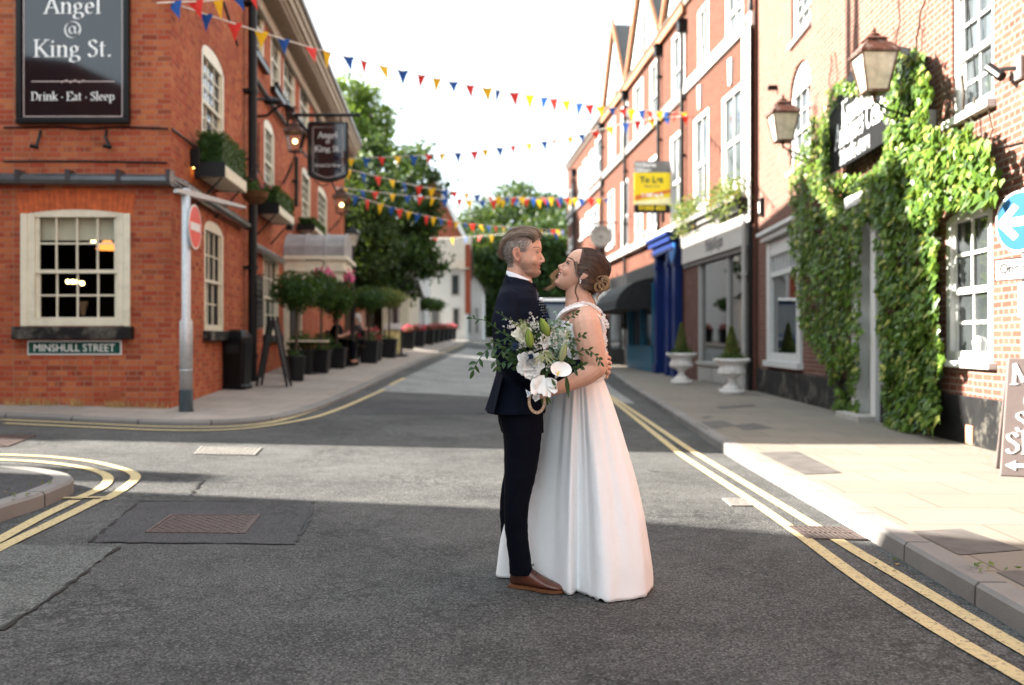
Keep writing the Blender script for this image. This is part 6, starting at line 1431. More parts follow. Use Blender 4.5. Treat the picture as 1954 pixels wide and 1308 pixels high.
m.build('windscreen', M['glass'], t)
for sx_ in (-.72, .72):
    m = MB(); m.ball((sx_, -.02, .82), (.17, .05, .11)); m.build('headlight', M['signwhite'], t)
    for yy in (.9, 3.8): m = MB(); m.tube([(sx_*1.15-.1, yy, .33), (sx_*1.15+.1, yy, .33)], .33, 16); m.build('wheel', M['seam'], t)
m = MB(); m.box((-.26, -.05, .5), (.26, -.02, .61)); m.build('number_plate', M['signwhite'], t); m = MB()
for k in range(5): m.tube([(-.28+.14*k+.05*math.cos(q), -.03, 1.02+.05*math.sin(q)) for q in (0, 1, 2, 3, 4, 5, 6)], .012, 4)
m.build('emblem', M['letter'], t)
def urn(label, x, ybase, topw, h, coneh):
    b = P(x, ybase, .11); s = topw/2; t = thing('stone_urn', label, 'urn', b, group='white urns outside the grey shop'); m = MB()
    m.box((-s*.62, -s*.62, 0), (s*.62, s*.62, h*.13)); m.lathe([(s*.55, h*.13), (s*.5, h*.2), (s*.28, h*.28), (s*.2, h*.36), (s*.24, h*.42), (s*.34, h*.46), (s*.66, h*.55), (s*.78, h*.66), (s*.8, h*.70), (s*.70, h*.73), (s*.72, h*.84), (s*.95, h*.9), (s, h*.93), (s, h), (s*.85, h), (s*.8, h*.93)], seg=28)
    for k in range(22): an = k/22*6.283; m.ball((s*.7*math.cos(an), s*.7*math.sin(an), h*.62), (.045, .045, .07), 6, 4)
    for k in range(30): an = k/30*6.283; m.ball((s*.99*math.cos(an), s*.99*math.sin(an), h*.965), (.028, .028, .035), 5, 4)
    m.build('urn', M['marble'], t, smooth=True)
    m = MB(); leafball(m, (0, 0, h), (s*.9, s*.9, .14), 700, .055, rnd, deep=.2); m.build('underplanting', M['leaf_box'], t)
    m = MB(); m.lathe([(s*.40, h), (s*.07, h+coneh*.92), (.001, h+coneh*.95)], seg=12)
    for _ in range(1500):
        u = rnd.random()**1.3; an = rnd.uniform(0, 6.283); r_ = s*(.46*(1-u)+.06); leafcard(m, Vector((r_*math.cos(an), r_*math.sin(an), h+coneh*u)), .05, rnd)
    m.build('cone', M['leaf_ever'], t)
    return t
Yu = P(1300, 735, .11).y; urn('farther white urn with a golden clipped cone by the blue shopfront', 1300, 733, 56/F*Yu, 60/F*Yu, 58/F*Yu)
Yu = P(1396, 753, .11).y; urn('nearer white urn with a dark clipped cone before the grey shop window', 1396, 752, 66/F*Yu, 68/F*Yu, 64/F*Yu)
def flowerbox(label, x0, x1, y, leaf='leaf_ever'):
    a0, a1 = sorted((TF.px(x0, None, .2), TF.px(x1, None, .2))); _, z = TF.px((x0+x1)/2, y, .2); t = thing('window_box', label, 'window box', TF.pt((a0+a1)/2, z-.3, .2))
    m = MB(); TF.box(m, a0, a1, .02, .34, z-.28, z); m.build('trough', M['black'], t, world=True)
    m = MB(); c = TF.pt((a0+a1)/2, z+.15, .25)
    for _ in range(1100):
        a = rnd.uniform(a0-.1, a1+.1); oo = rnd.uniform(0, .55); zz = z+rnd.triangular(-.5, .65, .15); leafcard(m, TF.pt(a, zz, oo), .09, rnd)
    m.build('plants', M[leaf], t, world=True)
flowerbox('leafy window box over the right end of the grey shop fascia', 1372, 1420, 388); flowerbox('trailing yellow-green window box over the left end of the grey fascia', 1302, 1336, 418)
# mannequin in the grey shop, lamp and plant in the house window
ma = TF.px(1413, None, -.5); c = TF.pt(ma, .75, -.5); t = thing('mannequin', 'dress-shop mannequin in a long pale dress behind the grey shop window', 'mannequin', c); m = MB()
for prf in [[(.32, 0), (.24, .5), (.17, .85), (.13, 1.05), (.17, 1.3), (.18, 1.42), (.06, 1.52), (.05, 1.6)]]: m.lathe(prf, seg=18)
m.build('dress', plain('pale_silk', (.55, .55, .53), .5, var=.08), t, smooth=True); m = MB(); m.ball((0, 0, 1.7), (.08, .1, .12)); m.tube([(0, -.17, 1.42), (.05, -.25, 1.1), (0, -.2, .85)], .035, 6); m.tube([(0, .17, 1.42), (.05, .25, 1.1), (0, .2, .85)], .035, 6); m.build('figure', M['marble'], t, smooth=True)
ma = TF.px(1388, None, -1.0); t = thing('mannequin', 'darker mannequin in a wine-red top at the back of the grey shop window', 'mannequin', TF.pt(ma, .75, -1.0)); m = MB(); m.lathe([(.2, .0), (.18, .5), (.15, .7), (.13, 1.0), (.18, 1.3), (.17, 1.42), (.05, 1.52)], seg=16); m.build('dress', plain('wine_velvet', (.10, .015, .02), .8), t, smooth=True); m = MB(); m.ball((0, 0, 1.65), (.08, .1, .12)); m.build('figure', M['marble'], t, smooth=True)
a, z = RF.px(1508, 622, -.4); t = thing('table_lamp', 'small lit yellow lamp in the white shop window', 'lamp', RF.pt(a, z-.5, -.4)); m = MB(); m.ball(RF.pt(a, z, -.4), .09); m.build('bulb', M['bulb'], t, world=True); m = MB(); m.tube([RF.pt(a, z-.5, -.4), RF.pt(a, z-.08, -.4)], .03, 6); m.build('stand', M['wood'], t, world=True)
a, z = RF.px(1514, 662, -.3); t = thing('display_box', 'small orange box low in the white shop window', 'box', RF.pt(a, z, -.3)); m = MB(); RF.box(m, a-.25, a+.1, -.45, -.2, z-.2, z+.14); m.build('box', M['orange'], t, world=True)
a, z = RF.px(1512, 600, -.7); t = thing('display_plant', 'dark plant in the white shop window', 'plant', RF.pt(a, z-.4, -.7)); m = MB(); leafball(m, RF.pt(a, z, -.7), (.3, .3, .35), 260, .14, rnd); m.build('foliage', M['leaf_dark'], t, world=True)
# pendant lamps and a glass inside the pub window
for (x, y, lb, col, r) in ((133, 538, 'cluster', 'lampglow', .028), (168, 461, 'single', 'bulb', .03)):
    pass
Yp_ = 15.2; t = thing('pendant_lamp', 'cluster of four small lit bulbs seen through the lower panes of the pub window', 'ceiling lamp', W(143, 538, Yp_)); m = MB()
for k in range(4): m.ball(W(130+k*9, 538+(k == 3)*3, Yp_), .034, 10, 7)
m.build('bulb', M['lampglow'], t, world=True); m = MB(); m.tube([W(127, 536, Yp_), W(162, 536, Yp_)], .012, 5); m.tube([W(145, 536, Yp_), W(145, 425, Yp_)], .006, 4); m.build('bar', M['iron'], t, world=True)
Yp_ = 15.8; t = thing('pendant_lamp', 'small lit bulb under a glowing orange shade in the upper panes of the pub window', 'ceiling lamp', W(178, 462, Yp_)); m = MB(); m.ball(W(178, 461, Yp_), .035, 10, 7); m.build('bulb', M['lampglow'], t, world=True)
m = MB(); c = W(205, 470, Yp_); m.lathe([(.17, -.06), (.16, -.02), (.05, .09), (.02, .1)], c, 14); m.build('shade', emis('glowing_shade', (.8, .25, .05), .35), t, world=True)
Yp_ = 14.5; t = thing('glass_vase', 'small glass vase behind the bottom panes of the pub window', 'vase', W(159, 602, Yp_)); m = MB(); m.lathe([(.03, 0), (.05, .1), (.075, .2), (.07, .2), (.045, .1), (.02, .02)], W(159, 602, Yp_), 14); m.build('glass', plain('amber_glass', (.25, .16, .09), .1), t, world=True)
a, z = RF.px(1866, 664, -.3); t = thing('white_jar', 'white jar behind the bottom pane of the right sash window', 'jar', RF.pt(a, z-.1, .06-.12)); m = MB(); m.lathe([(.05, 0), (.06, .1), (.04, .14), (.001, .16)], RF.pt(RF.px(1866, None, -.06), RW['gr'][2]+.12, -.065), 12); m.build('jar', M['marble'], t, world=True)
# dry weeds along the foot of the pub wall, a few fallen leaves in the gutter
m = MB(); rr = random.Random(8)
for (x0, x1, y) in ((10, 60, 768), (60, 110, 771), (135, 160, 775), (200, 240, 778), (225, 320, 781)):
    for _ in range(60):
        x = rr.uniform(x0, x1); p = Vector((wx(x, 13.9)+0, 13.93-rr.random()*.10, 0)); p.z = g(p.x, p.y)+.055; m.tube([p, p+Vector((rr.uniform(-.05, .05), rr.uniform(-.05, .02), rr.uniform(.03, .11)))], [.005, .002], 3)
o = m.build('dry_weeds', plain('straw_weed', (.40, .28, .12), .9, var=.3)); tag(o, kind='stuff')
m = MB()
for _ in range(70):
    x, y = rr.choice(((1925, 1185), (1880, 1130), (1700, 1080), (60, 985), (20, 975), (110, 955), (1600, 800), (1700, 830), (1860, 880), (1460, 770)))
    p = P(x+rr.gauss(0, 30), y+rr.gauss(0, 7), .0); 
    if abs(p.x) > 2.25: p.z += .115
    leafcard(m, p+Vector((0, 0, .01)), rr.uniform(.02, .045), rr, Vector((0, 0, 3)))
tag(m.build('fallen_leaves', M['leaf_ever']), kind='stuff')
# ================================================================== PEOPLE
YC = 5.0
def Q(x, y, d=0.0): return W(x, y, YC+d)
PXM = YC/F        # one photograph pixel in metres at the couple
M['skin'] = tinted('skin', (1, 1, 1), .52, .3, .15, bmp=.22, bscale=330)
def hairmat(name, rough=.42):
    m, n, b = newmat(name); a = n.nodes.new('ShaderNodeVertexColor'); a.layer_name = 'Tint'; n.links.new(a.outputs['Color'], b.inputs['Base Color'])
    b.inputs['Roughness'].default_value = rough; setspec(b, .45); return m
M['hair'] = hairmat('hair')
def cloth(name, col, rough=.85, bs=350, bst=.25, var=.1, sheen=.2):
    m, n, b = newmat(name); f = noisetex(n, 30, 5, .7)
    n.links.new(mixrgb(n, ramp(n, f, .3, .7), tuple(c*(1-var) for c in col), tuple(c*(1+var) for c in col)), b.inputs['Base Color'])
    b.inputs['Roughness'].default_value = rough; setspec(b, .1); b.inputs['Sheen Weight'].default_value = 0
    h = n.nodes.new('ShaderNodeMath'); h.operation = 'ADD'; n.links.new(noisetex(n, bs, 2, .6), h.inputs[0]); n.links.new(noisetex(n, 14, 3, .5), h.inputs[1])
    bump(n, b, h.outputs[0], bst, .004); return m
M['navy'] = cloth('navy_wool', (.0035, .006, .014)); M['navytr'] = cloth('dark_navy_wool', (.0025, .0035, .008))
M['crepe'] = cloth('ivory_crepe', (.83, .84, .84), .8, 500, .35, .02, .1); M['lace'] = cloth('ivory_lace', (.80, .80, .79), .8, 160, .9, .08, .1)
M['shirt'] = cloth('white_shirt', (.74, .76, .80), .7, 600, .15, .02)
M['leather'] = plain('brown_leather', (.085, .028, .015), .32, var=.35, scale=14, spec=.6, bmp=.15, bscale=90); M['sole'] = plain('tan_sole', (.13, .055, .025), .5, var=.15); M['lace_dark'] = plain('dark_lace', (.02, .012, .01), .7)
class Head:
    def __init__(s, O, fwd, up, lat, sl, k=PXM): s.O, s.F, s.U, s.L, s.sl, s.k = Vector(O), Vector(fwd).normalized(), Vector(up).normalized(), Vector(lat).normalized(), sorted(sl), k
    def w(s, f, u, l=0.0): return s.O+(s.F*f+s.U*u+s.L*l)*s.k
    def at(s, u):
        sl = s.sl
        if u <= sl[0][0]: return sl[0][1:]
        for a, b in zip(sl, sl[1:]):
            if a[0] <= u <= b[0]: t = (u-a[0])/(b[0]-a[0]); return tuple(a[i]*(1-t)+b[i]*t for i in (1, 2, 3))
        return sl[-1][1:]
    def surf(s, u, ph, gr=1.0):
        b, f, w_ = s.at(u); c, a = (b+f)/2, (f-b)/2; cs, sn = math.cos(ph), math.sin(ph)
        nar = 1-.20*max(0, cs)**2; q = lambda v, e: math.copysign(abs(v)**e, v)
        return (c+a*q(cs, .9)*gr, u, w_*q(sn, .85)*nar*gr)
    def mesh(s, mb, n=36):
        mb.loft([[s.w(*s.surf(sl[0], 2*math.pi*k/n)) for k in range(n)] for sl in s.sl])
    def ball(s, mb, f, u, l, r, seg=14, rg=10):
        mb.add([], []); vs = []; fs = []
        for i in range(rg+1):
            th = math.pi*i/rg
            for k in range(seg): ph = 2*math.pi*k/seg; vs.append(s.w(f+r[0]*math.sin(th)*math.cos(ph), u+r[2]*math.cos(th), l+r[1]*math.sin(th)*math.sin(ph)))
        for i in range(rg):
            for k in range(seg): j = (k+1) % seg; fs.append((i*seg+k, (i+1)*seg+k, (i+1)*seg+j, i*seg+j))
        mb.add(vs, fs)
    def tube(s, mb, pts, r, seg=8): mb.tube([s.w(*p) for p in pts], [x*s.k for x in r] if isinstance(r, (list, tuple)) else r*s.k, seg)
    def inv(s, co):          # (n,3) world -> f, u, l
        A = np.array([s.F, s.U, s.L]); return (co-np.array(s.O)) @ A.T / s.k
def ring(y, x0, x1, d, hw, n=24, e=.9, tilt=0.0):
    """horizontal body section drawn from its outline in the photograph: x0..x1 seen at height y, centre depth d, half width hw (m)"""
    a, b = Q(x0, y, d), Q(x1, y, d); c = (a+b)/2; rx = (b-a).length/2; o = []
    for k in range(n):
        t = 2*math.pi*k/n; cs, sn = math.cos(t), math.sin(t)
        o.append(Vector((c.x+rx*math.copysign(abs(cs)**e, cs), c.y+hw*math.copysign(abs(sn)**e, sn), c.z+tilt*cs)))
    return o
def limb(mb, pts, r, seg=14):
    P_ = catm([Vector(p) for p in pts], 5); n = len(P_); rr = []
    for i in range(n):
        t = i/(n-1)*(len(r)-1); k = min(int(t), len(r)-2); rr.append(r[k]*(1-(t-k))+r[k+1]*(t-k))
    mb.tube(P_, rr, seg); mb.ball(P_[0], rr[0], 12, 8); mb.ball(P_[-1], rr[-1], 12, 8)
def hand(mb, wrist, palm, fingers, thumb, pr=.030):
    mb.capsule(wrist, palm, .024, pr*.8, 10); mb.ball(palm, (pr, pr, pr), 12, 8)
    for f in fingers: limb(mb, [palm]+list(f), [.012, .0095, .009, .0078], 8)
    limb(mb, thumb, [.013, .0105, .009], 8)

# ------------------------------------------------------------------ the groom
gm = thing('person', 'man in a dark navy suit and brown brogues holding the bride close', 'person', (Q(992, 0).x, YC, 0), group=None)
GS = [(-40,-2,26,8),(-38,2,32,13),(-33,-6,35.5,18),(-28,-11,35,20.5),(-22,-16,34,23),(-15,-22,34.5,25),(-9,-27,35,26.5),(-3,-32,35.5,28),(3,-36,36,29),(8,-38,36,29.5),(13,-39.5,38.5,30),(20,-40,38,30),(28,-39,36.5,29),(36,-35,32.5,26),(43,-28,25,20),(48,-16,13,12)]
gh = Head(Q(995, 490, 0), (1, -.10, -.02), (.02, 0, 1), (0, 1, 0), GS)
gh.L = gh.F.cross(gh.U)*-1
m = MB(); gh.mesh(m)
gh.tube(m, [(33,12,0),(37,3,0),(41,-4,0),(41.5,-7.5,0)], [2.0,2.8,3.5,3.8], 10); gh.ball(m, 41,-8,0,(4,3.8,3.4)); 
for sg in (-1, 1):
    gh.ball(m, 36.5,-9.8,sg*4.2,(4.2,2.8,3.0)); gh.ball(m, 19,-8,sg*15,(12,8,13)); gh.ball(m, 30,13.5,sg*10,(6,9,3))
    gh.ball(m, -6.5,2,sg*31,(7,2.6,12)); gh.ball(m, -4,-8,sg*30.5,(4.2,2.6,5)); gh.tube(m, [(-1,8,sg*31),(-4,13,sg*33),(-10,12,sg*34.5),(-13,5,sg*34.5),(-10,-4,sg*33),(-5,-12,sg*31)], [1.6,2,2.2,2.1,1.9,1.6], 7)
gh.ball(m, 34.5,-14.5,0,(3.6,8,2.0)); gh.ball(m, 33.5,-20.5,0,(3.6,7,2.4)); gh.ball(m, 31.5,-30,0,(6.5,9.5,6.5)); gh.ball(m, 14,-29,-14,(12,7,7)); gh.ball(m, 14,-29,14,(12,7,7))
m.loft([ring(505, 968, 1012, 0, .055), ring(530, 967, 1014, 0, .058), ring(548, 964, 1018, 0, .066), ring(560, 955, 1024, 0, .12), ring(600, 952, 1030, .01, .17), ring(700, 958, 1030, .01, .14), ring(790, 955, 1028, .01, .15)])
limb(m, [Q(970,585,-.16), Q(970,690,-.20), Q(1120,703,-.13), Q(1143,696,-.09)], [.045,.04,.03,.024]); limb(m, [Q(985,585,.17), Q(1055,680,.22), Q(1140,700,.15)], [.045,.035,.024])
limb(m, [Q(992,800,-.09), Q(985,945,-.08), Q(990,1095,.0)], [.07,.05,.035]); limb(m, [Q(1000,800,.11), Q(985,945,.2), Q(982,1092,.24)], [.07,.05,.035])
hand(m, Q(1138,698,-.10), Q(1150,694,-.07), [[Q(1158,682+9*k,-.05), Q(1165-abs(k-1.2)*1.5,684+9*k,.0), Q(1163-abs(k-1),687+9*k,.035)] for k in range(4)], [Q(1147,690,-.08), Q(1153,680,-.06), Q(1158,674,-.03)], .028)
hand(m, Q(1138,705,.14), Q(1150,706,.09), [[Q(1158,694+8*k,.07), Q(1161,696+8*k,.03), Q(1157,699+8*k,.0)] for k in range(3)]+[[Q(1156,720,.07), Q(1158,719,.035), Q(1154,718,.01)]], [Q(1150,700,.08), Q(1156,690,.06), Q(1159,684,.03)], .027)
def gtint(co):
    base = np.tile(np.array([.62, .375, .275]), (len(co), 1)); q = gh.inv(co); f, u, l = q[:, 0], q[:, 1], q[:, 2]
    hd = u > -42
    sm = lambda x, a, b: np.clip((x-a)/(b-a), 0, 1)
    beard = hd*np.clip(sm(-u, 8, 16)*sm(f, -6, 4)*sm(u, -44, -38), 0, 1)*.7
    side = hd*sm(-u, -6, 8)*sm(f, -6, 0)*sm(-f, -9, -3)*.4
    bd = np.maximum(beard, side)[:, None]; base = base*(1-bd)+np.array([.20, .115, .075])*bd
    lips = (hd*(np.abs(u+17) < 5.5)*(f > 31)*(np.abs(l) < 8))[:, None]*.5; base = base*(1-lips)+np.array([.46, .16, .13])*lips
    ear = (hd*(np.abs(l) > 30)*(np.abs(f+6) < 9)*(np.abs(u) < 16))[:, None]*.35; base = base*(1-ear)+np.array([.55, .20, .14])*ear
    scalp = (hd*np.where(u > 30, 1, np.where(u > 6, sm(15+(u-8)*.35-f, 0, 9), sm(-12-f, 0, 3)))*(u > -22)*(np.abs(l) < 31.5))[:, None]; base = base*(1-scalp)+np.array([.20, .16, .13])*scalp
    cc_ = (hd*(np.abs(l) > 29)*np.clip(1.6-np.hypot(f+4.5, (u-1.5)*.7)/3.6, 0, 1))[:, None]*.75; base = base*(1-cc_)+np.array([.22, .08, .06])*cc_
    return base
remeshed(m, 'body', M['skin'], gm, .0032, 3, gtint)
# eyes and brows
def eye(hd, par, f, u, l, brow, col, open_=1.0, lash=0.0):
    sg = -1 if l < 0 else 1
    m = MB(); hd.ball(m, f, u, l, (3.6, 4.2, 2.2*open_)); e = m.build('eye', plain('eye_white', (.6, .56, .52), .2, var=.02), par, smooth=True, world=True)
    m = MB(); hd.ball(m, f+2.6, u, l+sg*.6, (1.5, 2, 1.8*open_)); m.build('iris', plain('iris_dark', (.02, .015, .015), .15), e, smooth=True, world=True)
    m = MB(); hd.tube(m, [(f-1.5, u+.8, l+sg*4), (f+1.8, u+2.2*open_+.4, l+sg*2.5), (f+4.2, u+1.6*open_, l-sg*1.0)], [.5+lash*.4, .8+lash*.5, .5], 5)
    if lash:
        for k in range(4): hd.tube(m, [(f+k*1.2, u+1.6, l+sg*(3.4-k*.8)), (f+2.8+k*1.4, u+3.2, l+sg*(5-k*.8))], [.45, .15], 4)
    m.build('eyelash', M['lace_dark'], e, world=True)
    m = MB(); hd.tube(m, brow, [.3, .9, .9, .3], 6); m.build('eyebrow', plain('brow', tuple(c*1.5 for c in col), .9), par, world=True)
for sg in (-1, 1): eye(gh, gm, 29.5, 6.2, sg*14.0, [(20,13,sg*24.5),(27,16.5,sg*21),(34,16.5,sg*13.5),(38.5,13.5,sg*7)], (.13,.08,.05), .55)
# hair: cropped grey sides, long brown top swept back
def strand(mb, pts, r, col, seg=4):
    n0 = len(mb.v); mb.tube(pts, r, seg, cap=False); mb.col += [col]*(len(mb.v)-n0)
rh = random.Random(77); m = MB(); m.col = []
for _ in range(5200):
    u = rh.uniform(-24, 40); ph = rh.uniform(0, 6.283); f, u_, l = gh.surf(u, ph, 1.0)
    lim = (17+(u-8)*.35) if u > 6 else -13
    if u <= 6 and abs(f+6) < 8 and u > -13: continue
    if f > lim+rh.uniform(-7, .5) or (u < -12 and f > -20): continue
    p = gh.w(f, u_, l); out = (p-gh.O).normalized(); dn = (-gh.U*1.0-gh.F*.7+out*.35).normalized(); ln = rh.uniform(3, 6)*PXM*(.7 if u < 15 else 1.1)
    gy = rh.random(); t = min(1, max(0, (u+20)/40)); c = (.30, .27, .24) if gy < .45*t+.1 else (.14, .10, .075) if gy < .8 else (.42, .39, .36)
    if u > 28 or f < -34: c = (.11, .07, .045) if gy < .7 else (.22, .16, .11)
    strand(m, [p, p+dn*ln*.5+out*.0012, p+dn*ln], [.0009, .0008, .0003], c, 3)
m.build('cropped_hair', M['hair'], gm, world=True)
m = MB(); m.col = []
CP = [((31,35),.72),((38,42),.84),((26,54.5),1.0),((2,58.5),1.08),((-22,51),1.1),((-38,31),1.04),((-43,14),.9),((-40,2),.8)]
for k in range(3400):
    l0 = rh.uniform(-27, 27); lay = rh.random()**.6; cut0 = rh.choice((0, 0, 0, .1, .25, .4))*rh.random(); cut1 = rh.uniform(.62, 1.0) if rh.random() < .7 else 1.0; wob = rh.uniform(-1, 1); ph = rh.uniform(0, 6.28)
    pts = []
    for i, ((f, u), wl_f) in enumerate(CP):
        sc_ = .80+.20*lay+.015*math.sin(ph+i*1.7); cf, cu = -3, 14; side = (abs(l0)/27)**2.2
        uu = cu+(u-cu)*sc_-side*(15 if 1 <= i <= 4 else 9); ff = cf+(f-cf)*sc_-(side*(13 if i == 0 else 11) if i < 2 else 0)
        pts.append(gh.w(ff+rh.uniform(-.7, .7), uu+rh.uniform(-.7, .7), l0*wl_f+wob*1.6*math.sin(i*1.1+ph)))
    d = catm(pts, 4); a, b = int(len(d)*cut0), max(int(len(d)*cut1), int(len(d)*cut0)+5); d = d[a:b]
    if len(d) < 4: continue
    c = rh.choice([(.10,.065,.042)]*4+[(.17,.115,.075)]*3+[(.30,.225,.155)]*2+[(.40,.34,.27)])
    n_ = len(d); strand(m, d, [.00085*(1-.75*(i/(n_-1))**2) for i in range(n_)], c, 4)
for k in range(130):
    i0 = rh.randrange(1, 5); (f, u), wl_f = CP[i0]; l0 = rh.uniform(-22, 22); v = Vector((rh.gauss(-.8, .5), rh.gauss(0, .5), rh.gauss(.25, .35))); p = gh.w(f*.97, u*.97-(abs(l0)/27)**2.2*14, l0*wl_f)
    strand(m, [p, p+v*.007, p+v*.014+Vector((0, 0, -.003))], [.0007, .0006, .0002], rh.choice([(.17,.115,.075), (.30,.225,.155), (.40,.34,.27)]), 3)
m.build('swept_hair', M['hair'], gm, world=True)
m = MB(); gh.ball(m, -5, 27, 0, (32, 24, 26)); m.build('hair_base', plain('hair_base', (.07, .045, .03), .8), gm, world=True, smooth=True)
# jacket
m = MB()
m.loft([ring(532, 964, 1012, 0, .068, tilt=-.012), ring(545, 958, 1020, 0, .10), ring(556, 952, 1026, 0, .165), ring(572, 947, 1031, 0, .205), ring(600, 944, 1038, 0, .222), ring(640, 946, 1042, 0, .212), ring(680, 950, 1040, 0, .196), ring(715, 946, 1039, 0, .19), ring(745, 938, 1040, 0, .20), ring(770, 931, 1041, 0, .208), ring(787, 928, 1041, 0, .212)])
limb(m, [Q(972,578,-.165), Q(966,620,-.215), Q(972,685,-.245), Q(1010,712,-.25), Q(1075,708,-.20), Q(1122,702,-.145)], [.066,.070,.060,.055,.050,.042]); limb(m, [Q(985,578,.165), Q(1000,630,.24), Q(1052,680,.25), Q(1130,698,.17)], [.066,.064,.054,.042])
jk = remeshed(m, 'jacket', M['navy'], gm, .0055, 6, disp=lambda v: .0035*noise.noise(v*14)+.002*noise.noise(v*31))
m = MB()   # vent flap, hem, lapel, collar
m.hexa([Q(946,715,-.10), Q(960,715,-.21), Q(960,715,-.19), Q(948,715,-.09), Q(926,783,-.13), Q(942,790,-.225), Q(944,789,-.21), Q(929,782,-.12)]); m.hexa([Q(944,725,.02), Q(950,725,-.08), Q(952,725,-.07), Q(947,725,.02), Q(932,779,.04), Q(925,783,-.10), Q(929,782,-.09), Q(936,778,.04)])
jv = m.build('vent_flap', M['navy'], gm, world=True)
def strip3(mb, pts, wd, nrm, th=.004):
    nrm = Vector(nrm).normalized(); L = []; n = len(pts)
    for i, p in enumerate(pts):
        t = (pts[min(i+1, n-1)]-pts[max(i-1, 0)]).normalized(); s = t.cross(nrm).normalized()*wd[i]/2; L.append((p-s, p+s, p+s-nrm*th, p-s-nrm*th))
    mb.loft(L)
m = MB(); d_ = catm([Q(967,524,-.02), Q(972,531,-.068), Q(990,545,-.098), Q(1007,560,-.13), Q(1022,583,-.155), Q(1034,612,-.15), Q(1040,650,-.12)], 5)
strip3(m, d_, [.016+.020*math.sin(math.pi*min(1, i/(len(d_)-1)*1.2)) for i in range(len(d_))], (.35, -1, .12), .007)
d_ = catm([Q(967,524,-.02), Q(964,526,.03), Q(972,532,.06), Q(1000,550,.08), Q(1020,580,.08)], 5); strip3(m, d_, [.022]*len(d_), (-.3, 1, .2), .006)
m.build('lapel', cloth('navy_wool_lapel', (.0045, .008, .018)), gm, world=True)
m = MB(); d_ = catm([Q(1012,575,-.165), Q(1026,600,-.168), Q(1037,640,-.15)], 5); m.build('seam', M['navy'], gm, world=True) if False else None
# shirt collar and tie
m = MB(); n = 26; lo = []; hi = []
for k in range(n+1):
    t = -math.pi+2*math.pi*k/n; cs = math.cos(t); sn = math.sin(t); u = (1+cs)/2
    x = 991+23.5*cs; y = 517+19*u**1.2; hi.append(Q(x, y, .061*sn)); lo.append(Q(x+1.5*cs, y+15+5*u, .064*sn))
rings = [[h, h+Vector((0, 0, -.001)), l, l+Vector((0, 0, .001))] for h, l in zip(hi, lo)]
m.add(hi+lo, [(i, i+1, n+2+i, n+1+i) for i in range(n)])
m.add([Q(1011,533,-.036), Q(1016,540,-.010), Q(1013,562,-.030), Q(1003,556,-.070), Q(1001,536,-.056)], [(0, 1, 2, 3, 4)]); m.add([Q(1011,533,.036), Q(1016,540,.010), Q(1016,558,.03), Q(1006,550,.070)], [(0, 1, 2, 3)])
so = m.build('shirt_collar', M['shirt'], gm, world=True, smooth=True); md = so.modifiers.new('s', 'SOLIDIFY'); md.thickness = .003
m = MB(); m.loft([ring(548, 1000, 1018, -.0, .055), ring(575, 1006, 1029, -.0, .085), ring(640, 1010, 1040, 0, .08)]); m.build('shirt_front', M['shirt'], gm, world=True, smooth=True)
m = MB(); m.ball(Q(1018,547,-.035), (.016, .019, .02), 10, 8); d_ = catm([Q(1019,552,-.055), Q(1029,573,-.11), Q(1038,597,-.135), Q(1043,625,-.135)], 5); strip3(m, d_, [.028+.03*i/len(d_) for i in range(len(d_))], (.75, -1, .2), .006)
ti = m.build('tie', M['navytr'], gm, world=True)
m = MB()
for i in range(1, len(d_)-1):
    for o in (-.012, .0, .012):
        p = d_[i]+Vector((.004, -.006, 0))+(d_[i+1]-d_[i]).normalized().cross(Vector((.75, -1, .2)).normalized())*(o+(.006 if i % 2 else 0)); m.ball(p, .0018, 6, 4)
m.build('dots', M['shirt'], ti, world=True)
# trousers
m = MB()
m.loft([ring(775, 948, 1036, .01, .165), ring(800, 950, 1037, .01, .17), ring(825, 957, 1037, .01, .165)])
m.loft([ring(780, 950, 1036, -.085, .095), ring(829, 960, 1034, -.09, .095), ring(865, 962, 1029, -.09, .085), ring(900, 962, 1025, -.09, .078), ring(945, 962, 1013, -.085, .066), ring(970, 961, 1008, -.08, .063), ring(1012, 963, 1007, -.06, .058), ring(1050, 968, 1011, -.045, .056), ring(1078, 971, 1015, -.03, .056), ring(1096, 972, 1019, -.02, .058)])
m.loft([ring(780, 955, 1040, .09, .09), ring(829, 965, 1040, .12, .09), ring(900, 962, 1018, .17, .075), ring(945, 955, 1004, .2, .066), ring(980, 953, 1000, .22, .06), ring(1045, 957, 998, .25, .055), ring(1088, 962, 1000, .26, .055)])
remeshed(m, 'trousers', M['navytr'], gm, .006, 4, disp=lambda v: .003*noise.noise(Vector((v.x*10, v.y*10, v.z*16)))+.0018*noise.noise(v*34))
